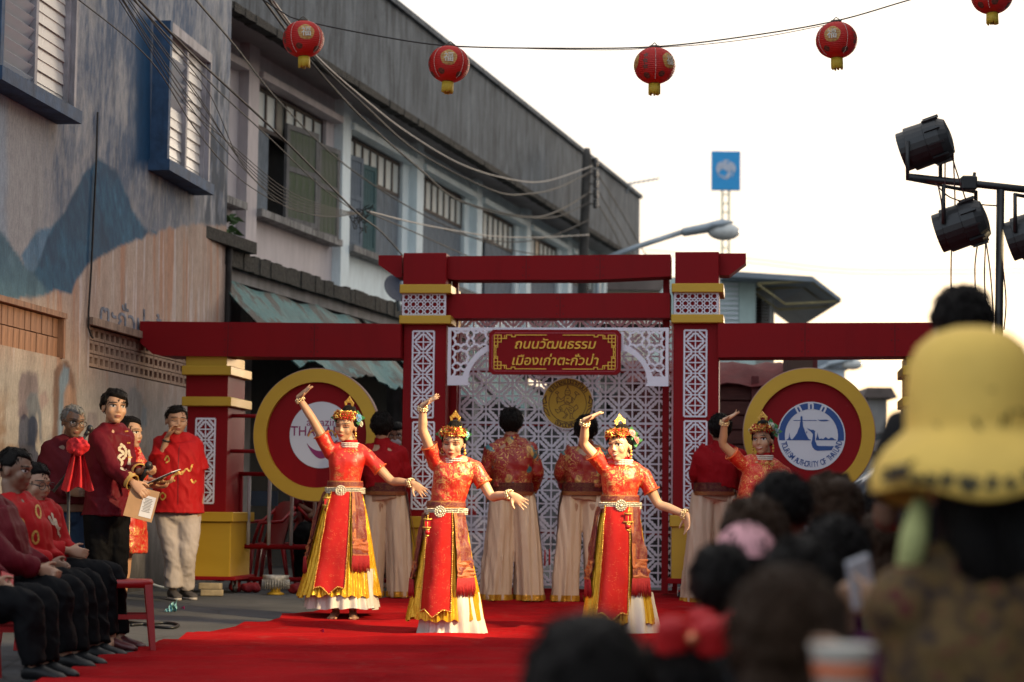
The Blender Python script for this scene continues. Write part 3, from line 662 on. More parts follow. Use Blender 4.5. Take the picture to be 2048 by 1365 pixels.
far_house('low_house', 'low house at the far right behind the audience', 1985, 2400, 800, 64, CREAM, BRNR, 3)
# ================================================================== the red festival gate
g0 = px(1120, 1100, 18.7)
Mg = frame((g0.x, g0.y, 0.1), (math.cos(R(7)), -math.sin(R(7))))
def G(u, v, ly=0.0): return on_plane(Mg, u, v, ly)
def gate_red(name, col):
    t = NT(name); n = t.noise(1.6, 5); s = t.noise(3, 6, t.map((2, 2, 0.3)))
    c = t.mix(n, C3(col, 0.85), C3(col, 1.15)); c = t.mix(t.ramp(s, [(0.55, 0), (0.8, 0.35)]), c, C3(col, 0.6)); c = t.mix(t.ramp(t.noise(14, 9, t.map((0.5, 0.5, 2.5)), 0.75), [(0.66, 0), (0.72, 0.35)]), c, (0.30, 0.06, 0.06)); c = t.mix(t.ramp(t.noise(35, 6, None, 0.7), [(0.70, 0), (0.76, 0.6)]), c, C3(col, 0.35))
    t.set('Base Color', c); t.set('Roughness', t.math('ADD', 0.52, t.math('MULTIPLY', n, 0.2))); t.set('Specular IOR Level', 0.18); t.bump(t.noise(90, 3), 0.06, 0.004); return t.m
RED = gate_red('gate_red_paint', (0.235, 0.003, 0.006))
RED2 = gate_red('disc_red', (0.235, 0.003, 0.006))
def gold_mat():
    t = NT('gold_paint'); n = t.noise(2.2, 6, t.map((1, 1, 2.5))); f = t.noise(120, 3)
    t.set('Base Color', t.mix(n, (0.46, 0.265, 0.014), (0.60, 0.37, 0.032))); t.set('Metallic', 0.25); t.set('Roughness', t.math('ADD', 0.36, t.math('MULTIPLY', n, 0.25))); t.bump(f, 0.12, 0.003); return t.m
GOLD = gold_mat()
WHT = mat('lavender_lit_acrylic', (0.78, 0.76, 0.83), 0.45, 0.06, 3)  # the lavender LED light on the screens is put into this colour
gate = empty('festival_gate', label='red and gold street gate with cross-beams, white fretwork and four pillars', cat='gate', mat=Mg)
def gbox(parent, name, u0, u1, v0, v1, y0, y1, m_=RED, bev=0.006):
    xa, za = G(u0, v1, y0); xb, zb = G(u1, v0, y0)
    b = MB(); b.box((xa, y0, za), (xb, y1, zb), bev=bev); return b.build(name, m_, parent)

# ---- lattice: one square cell, quatrefoil in a cross with stepped corners
def arc(cx, cz, r, a0, a1, n=6): return [(cx + r * math.cos(R(a0 + (a1 - a0) * k / n)), cz + r * math.sin(R(a0 + (a1 - a0) * k / n))) for k in range(n + 1)]
QF = [(0.70, 0.0), (0.685, 0.13), (0.63, 0.23), (0.54, 0.27), (0.47, 0.30), (0.455, 0.37), (0.42, 0.42), (0.37, 0.455), (0.30, 0.47), (0.27, 0.54), (0.23, 0.63), (0.13, 0.685), (0.0, 0.70)]
def quatre(cx, cz, s):
    """stepped cloud outline around the cell centre (closed)"""
    q = QF
    out = []
    for k in range(4):
        a = R(90 * k)
        for x, z in q[:-1]: out.append((cx + s * (x * math.cos(a) - z * math.sin(a)), cz + s * (x * math.sin(a) + z * math.cos(a))))
    return out
def corner_step(cx, cz, s, k):
    """stepped band cutting the corner k of the cell"""
    pts = [(1 - 0.92 * x, 1 - 0.92 * z) for x, z in QF]
    a = R(90 * k); return [(cx + s * (x * math.cos(a) - z * math.sin(a)), cz + s * (x * math.sin(a) + z * math.cos(a))) for x, z in pts]
def corner_dia(cx, cz, s, k):
    a = R(90 * k); return [(cx + s * (x * math.cos(a) - z * math.sin(a)), cz + s * (x * math.sin(a) + z * math.cos(a))) for x, z in ((0.36, 0.36), (0.50, 0.50))]
def cell(b, cx, cz, s, w, y0, y1, cross_out=True, dia=False):
    e = 0.002
    b.strip(quatre(cx, cz, s), w, y0, y1, closed=True)
    b.strip([(cx - s, cz), (cx + s, cz)], w * 0.65, y0 + e, y1 - e); b.strip([(cx, cz - s), (cx, cz + s)], w * 0.65, y0 + 2 * e, y1 - 2 * e)
    for k in range(4): b.strip(corner_step(cx, cz, s, k), w, y0 + e * 0.5, y1 - e * 0.5)
def lattice_panel(nx, nz, s, w, th, border, name, m_):
    """panel of nx by nz cells, origin at its lower left, front at y=0"""
    b = MB()
    for i in range(nx):
        for k in range(nz): cell(b, s * (2 * i + 1), s * (2 * k + 1), s, w, 0, th)
    W_, H_ = 2 * s * nx, 2 * s * nz; e = 0.003
    for k in range(nz + 1): b.strip([(0, 2 * s * k), (W_, 2 * s * k)], w * (border if k in (0, nz) else 0.65), e * 1.2, th - e * 1.2)
    for i in range(nx + 1): b.strip([(2 * s * i, 0), (2 * s * i, H_)], w * (border if i in (0, nx) else 0.65), e * 1.5, th - e * 1.5)
    return b.mesh(name, m_)
# octagram fret
def octa(cx, cz, r):
    out = []
    for k in range(8):
        a = R(45 * k)
        out += [(cx + r * math.cos(a), cz + r * math.sin(a)), (cx + r * 0.80 * math.cos(a + R(22.5)), cz + r * 0.80 * math.sin(a + R(22.5)))]
    return out
def star_panel(nx, nz, p, w, th, name, m_, keep=None):
    b = MB(); e = 0.0015
    for i in range(nx):
        for k in range(nz):
            cx, cz = p * (i + 0.5), p * (k + 0.5)
            if keep and not keep(cx, cz): continue
            b.strip(octa(cx, cz, p * 0.44), w, 0, th, closed=True)
            for a in range(4):
                dx, dz = math.cos(R(45 + 90 * a)), math.sin(R(45 + 90 * a))
                b.strip([(cx + dx * p * 0.36, cz + dz * p * 0.36), (cx + dx * p * 0.70, cz + dz * p * 0.70)], w * 0.9, e, th - e)
                dx, dz = math.cos(R(90 * a)), math.sin(R(90 * a)); b.strip([(cx + dx * p * 0.40, cz + dz * p * 0.40), (cx + dx * p * 0.5, cz + dz * p * 0.5)], w * 0.9, e * 2, th - e * 2)
    W_, H_ = p * nx, p * nz
    b.strip([(0, 0), (W_, 0), (W_, H_), (0, H_)], w * 1.2, e * 3, th - e * 3, closed=True)
    return b.mesh(name, m_)
CELL = (G(1100, 800)[0] - G(1074, 800)[0])          # half-cell of the screen, from the photo

def main_pillar(ul, ur, lat_u, dx):
    """a centre pillar: block, gold band, fret, gold band, shaft, plinth; lattice plates on its face"""
    p = empty('pillar'); p.parent = gate
    D_ = 0.50
    gbox(p, 'top_block', ul + 5, ur, 506 + dx, 572 + dx, -0.02, D_ - 0.02)
    gbox(p, 'gold_band', ul - 2, ur + 9, 569 + dx, 587 + dx, -0.07, D_ + 0.05, GOLD)
    gbox(p, 'neck', ul + 2, ur, 586 + dx, 633 + dx, -0.01, D_ - 0.03)
    gbox(p, 'gold_band', ul - 3, ur + 9, 631 + dx, 648 + dx, -0.07, D_ + 0.05, GOLD)
    gbox(p, 'shaft', ul, ur, 647 + dx, 1036 + dx, 0.0, D_ - 0.04)
    gbox(p, 'plinth_cap', ul - 6, ur + 7, 1034 + dx, 1056 + dx, -0.09, D_ + 0.04, GOLD)
    gbox(p, 'plinth', ul - 3, ur + 4, 1054 + dx, 1162 + dx, -0.06, D_ + 0.02, GOLD)
    gbox(p, 'foot_rail', ul - 12, ur + 12, 1161 + dx, 1170 + dx, -0.07, D_ + 0.03, RED)
    # fret
    xa, za = G(ul + 4, 630 + dx, -0.03); xb, zb = G(ur - 2, 588 + dx, -0.03); n = 6; pch = (xb - xa) / n
    o = link('fret', star_panel(n, 3, pch, 0.009, 0.018, 'fret', WHT), p); o.location = (xa, -0.03, za + (zb - za - 3 * pch) / 2)
    # lattice plates
    la, lb = lat_u
    for v0, v1, nz in ((663, 835, 4), (845, 1018, 4)):
        xa, za = G(la, v1 + dx, -0.018); xb, zb = G(lb, v0 + dx, -0.018); s_ = (xb - xa) / 2
        o = link('lattice_plate', lattice_panel(1, nz, s_, 0.0165, 0.017, 1.0, 'lattice_plate', WHT), p); o.location = (xa, -0.018, za); o.scale = (1, 1, (zb - za) / (2 * s_ * nz))
    return p
main_pillar(801, 893, (823, 868), 0)
main_pillar(1345, 1438, (1368, 1413), -2)
def wing_pillar(u0, u1, lat):
    p = empty('wing_pillar'); p.parent = gate; D_ = 0.62; y = -0.05
    cx = (u0 + u1) / 2
    gbox(p, 'gold_cap', u0 + 8, u1 - 8, 711, 738, y - 0.02, D_ - 0.02, GOLD); gbox(p, 'gold_band', u0, u1, 732, 750, y - 0.08, D_ + 0.04, GOLD)
    gbox(p, 'neck', u0 + 8, u1 - 6, 749, 796, y, D_ - 0.03); gbox(p, 'gold_band', u0, u1, 794, 812, y - 0.08, D_ + 0.04, GOLD)
    gbox(p, 'shaft', u0 + 6, u1 - 6, 811, 1027, y, D_ - 0.03); gbox(p, 'plinth_cap', u0 - 2, u1 + 4, 1025, 1043, y - 0.09, D_ + 0.05, GOLD)
    gbox(p, 'plinth', u0 + 2, u1, 1041, 1155, y - 0.05, D_ + 0.01, GOLD); gbox(p, 'foot_rail', u0 - 10, u1 + 8, 1154, 1160, y - 0.06, D_ + 0.02, RED)
    if lat:
        la, lb = lat; xa, za = G(la, 1006, y - 0.02); xb, zb = G(lb, 838, y - 0.02); s_ = (xb - xa) / 2
        o = link('lattice_plate', lattice_panel(1, 4, s_, 0.0165, 0.017, 1.0, 'lattice_plate', WHT), p); o.location = (xa, y - 0.02, za); o.scale = (1, 1, (zb - za) / (2 * s_ * 4))
wing_pillar(363, 462, (388, 430)); wing_pillar(1806, 1905, (1832, 1874))
def beam(name, pts, y0, y1):
    b = MB(); b.prism([G(u, v, y0) for u, v in pts], y0, y1); return b.build(name, RED, gate)
beam('cross_beam', [(893, 513), (1341, 509), (1341, 553), (1190, 560), (906, 560), (893, 556)], 0.08, 0.36)
beam('cross_beam', [(893, 588), (1340, 586), (1340, 636), (893, 637)], 0.08, 0.36)
beam('beam_end', [(757, 511), (804, 511), (804, 555), (792, 555), (757, 530)], 0.10, 0.34)
beam('beam_end', [(1436, 507), (1492, 507), (1492, 526), (1458, 551), (1436, 551)], 0.10, 0.34)
beam('side_beam', [(280, 643), (801, 648), (801, 716), (324, 712), (305, 708), (280, 686)], -0.12, 0.30)
beam('side_beam', [(1436, 647), (1950, 645), (1975, 648), (1975, 690), (1930, 712), (1436, 715)], -0.12, 0.30)
SEAM = mat('dark_seam', (0.05, 0.002, 0.003), 0.8)
for us, v0, v1 in (((455, 628), 644, 715), ((1052, 1200), 510, 559), ((1120,), 588, 636), ((1610, 1790), 647, 714)):
    for u in us:
        y0 = -0.1215 if v0 > 640 else 0.0785; xa, za = G(u, v1 - 1, y0); xb, zb = G(u, v0 + 2, y0); b = MB(); b.box((xa - 0.0022, y0, za), (xa + 0.0022, y0 + 0.02, zb)); b.build('panel_joint', SEAM, gate)
        for f_ in (0.15, 0.5, 0.85):
            for dx_ in (-0.03, 0.03): b = MB(); b.ball((xa + dx_, y0 + 0.001, za + (zb - za) * f_), (0.006, 0.002, 0.006), 8, 4); b.build('screw', SEAM, gate)
# steel posts and rails that carry the fretwork
b = MB(); xa, zt_ = G(911, 560, 0.30); b.box((xa - 0.03, 0.28, 0.06), (xa + 0.03, 0.34, zt_)); b.build('steel_post', RED, gate)
b = MB(); xa, zt_ = G(1333, 560, 0.30); b.box((xa - 0.03, 0.28, 0.06), (xa + 0.03, 0.34, zt_)); b.build('steel_post', RED, gate)
# fretwork spandrel with an arch cut out of it
xa, zb_ = G(895, 771, -0.06); xb, zt_ = G(1337, 659, -0.06); W_ = xb - xa; H_ = zt_ - zb_
sp = empty('fretwork'); sp.parent = gate; sp.location = (xa, -0.06, zb_)
b = MB(); th = 0.016; pch = H_ / 3.0
def spx(u, v): x, z = G(u, v, -0.06); return x - xa, z - zb_
archL = [spx(u, v) for u, v in ((934, 771), (935, 758), (940, 742), (949, 726), (961, 713), (975, 704), (990, 700))]
archR = [(W_ - x, z) for x, z in archL]
lower = [spx(u, v) for u, v in ((990, 700), (1010, 722), (1040, 740), (1075, 752), (1116, 757), (1158, 752), (1200, 738), (1225, 720), (1245, 700))]
def band(A, B, y0=0.0): b.rings([[(x, y0, z) for x, z in A], [(x, y0, z) for x, z in B]], caps=False, closed=False); b.rings([[(x, y0 + th, z) for x, z in B], [(x, y0 + th, z) for x, z in A]], caps=False, closed=False); b.rings([[(x, y0, z) for x, z in B], [(x, y0 + th, z) for x, z in B]], caps=False, closed=False)
def off(A, d): return [(x, z + d) for x, z in A]
bw_ = 0.06
for arcp, sgn in ((archL, -1), (archR, 1)):
    outer = [(x + sgn * bw_ * (1 - k / 8), z + bw_ * (k / 6)) for k, (x, z) in enumerate(arcp)]
    outer[0] = (arcp[0][0] + sgn * 0.10, 0.0)
    band(arcp, outer) if sgn < 0 else band(outer, arcp)
b.strip([(0.012, 0), (0.012, H_), (W_ - 0.012, H_), (W_ - 0.012, 0)], 0.030, 0.002, th - 0.002)
b.strip([(0, 0.045), (0.19, 0.045)], 0.09, 0.001, th - 0.001); b.strip([(W_ - 0.19, 0.045), (W_, 0.045)], 0.09, 0.001, th - 0.001)
def in_sp(x, z):
    xx = x if x < W_ / 2 else W_ - x
    ax = np.interp(z, [p[1] for p in archL], [p[0] for p in archL]); return xx < ax - 0.02
for i in range(2):
    for side in (0, 1):
        for k in range(3):
            cx = pch * (i + 0.52) + 0.03; cz = H_ - pch * (k + 0.5)
            if not in_sp(cx + pch * (0.1 if k < 2 else -0.2), cz): continue
            cx2 = cx if side == 0 else W_ - cx
            pts = octa(cx2, cz, pch * 0.43)
            b.strip([p for p in pts], 0.020, 0.003, th - 0.003, closed=True)
            for a in range(4):
                dx, dz = math.cos(R(45 + 90 * a)), math.sin(R(45 + 90 * a)); b.strip([(cx2 + dx * pch * 0.36, cz + dz * pch * 0.36), (cx2 + dx * pch * 0.68, cz + dz * pch * 0.68)], 0.018, 0.004, th - 0.004)
cen = [spx(u, v) for u, v in ((988, 701), (1040, 690), (1116, 686), (1195, 690), (1246, 701))]
b.prism([spx(u, v) for u, v in ((985, 700), (1005, 722), (1035, 740), (1075, 752), (1116, 757), (1158, 752), (1198, 740), (1228, 722), (1248, 700), (1248, 665), (985, 665))], 0.0005, th - 0.0005)
b.build('fretwork_plate', WHT, sp)
# name board
GOLDL = mat('gold_lettering', (0.80, 0.47, 0.05), 0.5, 0.12, 8, metal=0.2)
sb_ = empty('name_board'); sb_.parent = gate
nx0, nz0 = G(977, 749, -0.12); nx1, nz1 = G(1242, 660, -0.12); c_ = 0.035
def board(x0, z0, x1, z1, c): return [(x0 + c, z0), (x1 - c, z0), (x1, z0 + c), (x1, z1 - c), (x1 - c, z1), (x0 + c, z1), (x0, z1 - c), (x0, z0 + c)]
b = MB(); b.prism(board(nx0, nz0, nx1, nz1, c_), -0.12, -0.065); b.build('board', RED2, sb_)
b = MB(); q_ = board(nx0 + 0.03, nz0 + 0.03, nx1 - 0.03, nz1 - 0.03, 0.03); b.strip(q_, 0.006, -0.123, -0.1195, closed=True); b.build('inner_line', mat('pink_line', (0.42, 0.05, 0.07), 0.5), sb_)
cxm = (nx0 + nx1) / 2; hz = nz1 - nz0
text('ถนนวัฒนธรรม', 0.118, GOLDL, sb_, Matrix.Translation((cxm, -0.126, nz0 + hz * 0.665)), bold=0.0012, shear=0.22, extrude=0.006, sx=1.06)
text('เมืองเก่าตะกั่วป่า', 0.118, GOLDL, sb_, Matrix.Translation((cxm, -0.126, nz0 + hz * 0.30)), bold=0.0012, shear=0.22, extrude=0.006, sx=1.06)
def greek(ox, oz, sx, sz):
    b = MB(); a = 0.016; w = 0.0075
    for pl in ([(0, 0), (4, 0), (4, 4), (0, 4), (0, 0)], [(2, -2), (2, 6), (0, 6)], [(-0, 2), (6, 2), (6, 0)], [(4, 2), (7, 2), (7, 0), (10, 0), (10, 1), (12, 1), (12, 0), (30, 0)], [(2, 4), (2, 7), (0, 7), (0, 10), (1, 10), (1, 13), (0, 13), (0, 17)]):
        b.strip([(ox + sx * a * x, oz + sz * a * max(z, 0)) for x, z in pl], w, -0.1255 - 0.0005 * len(pl), -0.1198)
    b.build('corner_ornament', GOLDL, sb_)
m_ = 0.05
greek(nx0 + m_, nz1 - m_, 1, -1); greek(nx1 - m_, nz1 - m_, -1, -1); greek(nx0 + m_, nz0 + m_, 1, 1); greek(nx1 - m_, nz0 + m_, -1, 1)

# ---- lattice screen behind the arch: separate cut sheets on a red frame
scr = empty('lattice_screen', label='white lattice screen of square cut-out panels standing in the gate opening', cat='screen', mat=Mg)
YS = 0.62
xa, _ = G(918, 900, YS); xb, _ = G(1345, 900, YS); _, zt_ = G(1100, 655, YS); _, zb_ = G(1100, 1172, YS)
npx = 4; Wp = (xb - xa) / npx; s_ = Wp / 4 * 0.995; 
panel = lattice_panel(2, 2, s_, 0.024, 0.014, 0.8, 'lattice_sheet', WHT)
nrow = int((zt_ - zb_) / (4 * s_)) + 1
for i in range(npx):
    for k in range(nrow):
        link('lattice_sheet', panel, scr, loc=(xa + Wp * i, YS + 0.002 * ((i + k) % 2), zb_ + 4.03 * s_ * k + 0.01))
b = MB(); b.box((xa - 0.05, YS + 0.02, 0.02), (xa + 0.0, YS + 0.07, zb_ + 4.03 * s_ * nrow)); b.box((xb, YS + 0.02, 0.02), (xb + 0.05, YS + 0.07, zb_ + 4.03 * s_ * nrow)); b.box((xa, YS + 0.025, 0.02), (xb, YS + 0.065, 0.07))
b.build('screen_frame', RED, scr)
for k in range(1, nrow + 1):
    b = MB(); z_ = zb_ + 4.03 * s_ * k; b.box((xa + 0.001, YS + 0.022, z_ - 0.02), (xb - 0.001, YS + 0.05, z_ + 0.02)); b.build('screen_rail', RED, scr)
DARKP = mat('dark_board', (0.012, 0.012, 0.014), 0.5, 0.2)
b = MB(); x0_, z0_ = G(1185, 660, 0.75); x1_, z1_ = G(1338, 648, 0.75); b.box((x0_, 0.75, z0_), (x1_, 0.80, z1_)); b.build('dark_bar', DARKP, scr)
# clover washers
for u, v in ((1240, 835), (1130, 1006)):
    x, z = G(u, v, YS - 0.01); b = MB()
    for dx, dz in ((0.03, 0), (-0.03, 0), (0, 0.03), (0, -0.03)): b.prism([(x + dx + 0.03 * math.cos(R(30 * k)), z + dz + 0.03 * math.sin(R(30 * k))) for k in range(12)], YS - 0.006 - abs(dx) * 0.02, YS + 0.003)
    b.build('clover_washer', WHT, scr)

# ---- municipal medallion
def disc_poly(cx, cz, rx, rz, n=64): return [(cx + rx * math.cos(2 * math.pi * k / n), cz + rz * math.sin(2 * math.pi * k / n)) for k in range(n)]
def arc_text(s, cx, cz, r, a_mid, span, size, m_, parent, y, up=True, bold=0.0, sx=1.0):
    """letters set one by one round an arc; combining Thai marks stay with their base"""
    cl = []
    for ch in s:
        if cl and ch in 'ัิีึืฺุู็่้๊๋์ํ': cl[-1] += ch
        else: cl.append(ch)
    n = len(cl)
    for k, ch in enumerate(cl):
        if ch == ' ': continue
        f_ = (k + 0.5) / n - 0.5; a = R(a_mid - span * f_) if up else R(a_mid + span * f_)
        rot = a - math.pi / 2 if up else a + math.pi / 2
        text(ch, size, m_, parent, Matrix.Translation((cx + r * math.cos(a), y, cz + r * math.sin(a))) @ Matrix.Rotation(-rot, 4, 'Y'), extrude=0.0015, bold=bold, sx=sx, name='letter')
med = empty('medallion', label='round gold municipal emblem with a dancing deity, hung on the lattice screen', cat='emblem', mat=Mg)
mx, mz = G(1135, 807, YS - 0.05); mr = (G(1187, 807, YS - 0.05)[0] - G(1083, 807, YS - 0.05)[0]) / 2
GMED = gold_mat(); GMED.name = 'gold_foil'
b = MB(); b.prism(disc_poly(mx, mz, mr, mr), YS - 0.04, YS - 0.012); b.build('rim', WHT, med)
b = MB(); b.prism(disc_poly(mx, mz, mr * 0.96, mr * 0.96), YS - 0.044, YS - 0.0401); b.build('face', GMED, med)
BRN = mat('brown_line', (0.11, 0.045, 0.012), 0.6)
b = MB(); b.strip(disc_poly(mx, mz, mr * 0.72, mr * 0.72), 0.006, YS - 0.0465, YS - 0.0435, closed=True); b.build('ring_line', BRN, med)
Ym = YS - 0.0465
arc_text('เทศบาลเมืองตะกั่วป่า', mx, mz, mr * 0.84, 90, 118, 0.072, BRN, med, Ym, True, 0.001); arc_text('จังหวัดพังงา', mx, mz, mr * 0.845, 270, 66, 0.072, BRN, med, Ym, False, 0.001)
U_ = mr / 600.0
def mp_(x, z): return mx + (x - 672) * U_, mz - (z - 672) * U_
b = MB(); w = 0.0055
lines = [[(668, 250), (655, 320), (615, 385), (612, 470), (650, 480), (700, 480), (735, 450), (728, 380), (685, 320), (668, 250)], [(615, 385), (728, 380)], [(600, 520), (640, 480), (720, 490), (770, 530), (760, 640), (690, 700), (620, 690), (590, 620), (600, 520)],
         [(600, 520), (520, 590), (455, 520), (430, 440)], [(385, 430), (430, 390), (470, 430), (430, 460), (385, 430)], [(600, 590), (520, 640), (440, 640)], [(410, 560), (430, 530), (450, 560), (440, 680), (425, 640), (410, 560)],
         [(770, 530), (830, 590), (870, 500), (850, 440)], [(830, 430), (860, 400), (950, 465), (880, 480), (830, 430)], [(770, 560), (800, 640), (760, 670)], [(620, 690), (520, 730), (470, 780), (520, 850), (600, 870), (650, 770)], [(690, 700), (770, 740), (830, 800), (800, 900), (730, 900), (650, 770)],
         [(520, 850), (450, 900), (400, 850), (385, 810), (470, 830)], [(800, 870), (860, 830), (920, 780), (880, 700), (820, 760)], [(590, 870), (650, 940), (560, 1010), (620, 1015), (680, 935), (640, 880)], [(740, 900), (730, 1020), (840, 1030), (780, 990), (790, 900)],
         [(500, 760), (560, 800)], [(500, 800), (570, 840)], [(700, 760), (780, 800)], [(690, 800), (770, 850)], [(630, 620), (700, 640)], [(600, 660), (750, 660)], [(640, 430), (700, 430)], [(650, 560), (700, 560)]]
for i, ln in enumerate(lines): b.strip([mp_(*p) for p in ln], w, Ym - 0.0002 * (i % 5), YS - 0.0437)
b.build('deity_drawing', BRN, med)
for s_x in (-1, 1):
    b = MB()
    for pl in ([(180, 490), (95, 600), (110, 690), (190, 660), (160, 590), (180, 490)], [(120, 760), (130, 860), (265, 970), (200, 820), (120, 760)], [(120, 720), (200, 740)]):
        b.strip([mp_(x if s_x < 0 else 1344 - x, z) for x, z in pl], 0.010, Ym - 0.0003, YS - 0.0437)
    b.build('flame_ornament', BRN, med)

# ---- the two round signs
def round_sign(uc, vc, ru, rv, label, tilt=0.0):
    cx, cz = G(uc, vc, -0.20); rx = G(uc + ru, vc, -0.20)[0] - cx; rz = G(uc, vc - rv, -0.20)[1] - cz
    o = empty('round_sign', label=label, cat='sign', group='round signs on the gate', mat=Mg @ Matrix.Translation((cx, -0.20, cz)))
    b = MB(); b.prism(disc_poly(0, 0, rx * 0.97, rz * 0.97, 96), 0.05, 0.10, smooth=False); b.build('backing', RED2, o)
    n = 96; A = disc_poly(0, 0, rx, rz, n); B = disc_poly(0, 0, rx * 0.80, rz * 0.80, n)
    b = MB(); b.rings([[(x, 0.10, z) for x, z in A], [(x, 0.0, z) for x, z in A], [(x, 0.0, z) for x, z in B], [(x, 0.049, z) for x, z in B]], smooth=False, caps=False); b.build('gold_rim', GOLD, o)
    b = MB(); b.strip(A, 0.016, 0.02, 0.105, closed=True); b.build('edge_trim', mat('pinkish_wood', (0.42, 0.26, 0.22), 0.7), o)
    return o, rx, rz
PANELW = mat('white_print', (0.60, 0.62, 0.66), 0.4, 0.05, 3)
o, rx, rz = round_sign(632, 870, 126, 132, 'round red and gold sign with white disc reading amazing THAILAND, behind the leftmost dancer')
ox = (G(640, 868, -.2)[0] - G(632, 870, -.2)[0]); rw = G(703, 868, -.2)[0] - G(640, 868, -.2)[0]
b = MB(); b.prism(disc_poly(ox, 0, rw, rw * 1.04), 0.042, 0.0498); b.build('white_disc', PANELW, o)
PURP = mat('magenta_print', (0.22, 0.012, 0.10), 0.5); ORNG = mat('orange_print', (0.60, 0.30, 0.03), 0.5)
text('amazing', 0.105, PURP, o, Matrix.Translation((ox + 0.03, 0.0405, 0.115)), extrude=0.001)
text('THAILAND', 0.125, PURP, o, Matrix.Translation((ox, 0.0405, 0.03)), extrude=0.001, bold=0.001, sx=0.92)
b = MB()
for xx in (-0.075, 0.095):
    b = MB(); b.strip([(ox + xx - 0.045, -0.015), (ox + xx - 0.02, 0.03), (ox + xx, 0.045), (ox + xx + 0.02, 0.03), (ox + xx + 0.045, -0.015)], 0.012, 0.0385, 0.0400)
    b.build('roof_mark', ORNG, o)
b = MB(); up = []; dn = []
for k in range(17):
    f_ = k / 16; xx = -0.13 + 0.28 * f_; up.append((ox + xx, -0.075 - 0.085 * math.sin(math.pi * min(f_ * 1.05, 1)) ** 0.8 + 0.03 * f_)); dn.append((ox + xx + 0.01 * f_, -0.08 - 0.155 * math.sin(math.pi * f_) ** 0.85 + 0.035 * f_))
b.prism(up + dn[::-1], 0.0395, 0.0415); b.build('smile_mark', PURP, o)
o, rx, rz = round_sign(1618, 867, 132, 130, 'round red and gold sign with blue temple and boat emblem, reading TOURISM AUTHORITY OF THAILAND')
ox = G(1623, 872, -.2)[0] - G(1618, 867, -.2)[0]; oz = G(1623, 872, -.2)[1] - G(1618, 867, -.2)[1]; rw = G(1691, 872, -.2)[0] - G(1623, 872, -.2)[0]; K = rw / 578.0
b = MB(); b.prism(disc_poly(ox, oz, rw, rw * 1.02), 0.042, 0.0498); b.build('white_disc', PANELW, o)
BLUE = mat('blue_print', (0.008, 0.060, 0.24), 0.5, 0.08)
def tp(x, z): return ox + (x - 797) * K, oz - (z - 705) * K
b = MB()
A = [(ox + rw * 0.965 * math.cos(R(188 - 196 * k / 48)), oz + rw * 0.985 * math.sin(R(188 - 196 * k / 48))) for k in range(49)]; B = [(ox + rw * 0.785 * math.cos(R(190 - 200 * k / 48)), oz + rw * 0.80 * math.sin(R(190 - 200 * k / 48))) for k in range(49)]
b.rings([[(x, 0.0405, z) for x, z in A], [(x, 0.0405, z) for x, z in B]], caps=False, closed=False, smooth=False); b.build('blue_band', BLUE, o)
b = MB()
for pl in ([(370, 782), (370, 772), (400, 760), (412, 720), (421, 645), (430, 720), (445, 755), (470, 768), (520, 705), (556, 650), (575, 590), (597, 540), (600, 470), (610, 455), (610, 375), (627, 358), (645, 375), (645, 455), (652, 470), (655, 540), (680, 600), (700, 660), (740, 740), (760, 765), (785, 765), (785, 782)],
           [(875, 778), (875, 755), (890, 700), (902, 640), (912, 705), (935, 758), (965, 745), (995, 758), (1010, 745), (1040, 720), (1075, 745), (1090, 755), (1130, 730), (1165, 735), (1190, 760), (1220, 765), (1220, 778)],
           [(715, 565), (790, 600), (830, 598), (865, 625), (858, 640), (862, 790), (880, 830), (890, 865), (920, 877), (1180, 877), (1140, 950), (900, 960), (850, 940), (815, 900), (795, 830), (812, 760), (822, 680), (805, 650), (760, 610)],
           [(905, 412), (930, 428), (1000, 424), (1060, 424), (1102, 436), (1060, 450), (960, 450), (925, 440)], [(705, 640), (716, 620), (726, 640), (716, 672)]):
    b.prism([tp(*p) for p in pl], 0.0395, 0.0415)
b.strip([tp(490, 440), tp(885, 437)], 0.006, 0.0397, 0.0415); b.build('temple_and_boat', BLUE, o)
for ch, a in (('ท', 116), ('ท', 91), ('ท', 66)):
    text(ch, 0.095, PANELW, o, Matrix.Translation((ox + rw * 0.885 * math.cos(R(a)), 0.0385, oz + rw * 0.905 * math.sin(R(a)))) @ Matrix.Rotation(-(R(a) - math.pi / 2), 4, 'Y'), extrude=0.001, bold=0.004, name='letter')
arc_text('TOURISM AUTHORITY OF THAILAND', ox, oz, rw * 0.85, 271, 156, 0.074, BLUE, o, 0.0405, False, 0.0006, 0.66)

# ---- rods between wing pillar and sign, bricks and casters under the gate
for v in (831, 902):
    b = MB(); x0_, z_ = G(462, v, -0.02); x1_, _ = G(520, v, -0.02); b.tube([(x0_ - 0.1, 0.1, z_), (x1_ + 0.1, 0.1, z_)], 0.018, 8); b.build('sign_rod', RED, gate)
BRK = mat('cement_brick', (0.30, 0.24, 0.15), 0.9, 0.3, 14, 0.5)
b = MB(); b.box((-0.10, -0.05, -0.028), (0.10, 0.05, 0.028), bev=0.006); bme = b.mesh('brick', BRK)
def put_brick(u, v, d, rz, label):
    p = px(u, v, d); o = link('brick', bme, None, label, 'brick', 'bricks propping the gate', loc=(p.x, d, max(p.z, gz(d) + 0.03))); o.rotation_euler = (0, 0, rz); return o
a_ = put_brick(424, 1180, 18.55, 0.05, 'lower of two cement bricks stacked under the left wing pillar'); a_.location.z = gz(18.55) + 0.03
a_ = put_brick(421, 1166, 18.56, -0.08, 'upper of two cement bricks stacked under the left wing pillar'); a_.location.z = gz(18.55) + 0.088
a_ = put_brick(832, 1180, 18.62, 0.4, 'cement brick under the plinth of the left centre pillar'); a_.location.z = gz(18.6) + 0.03
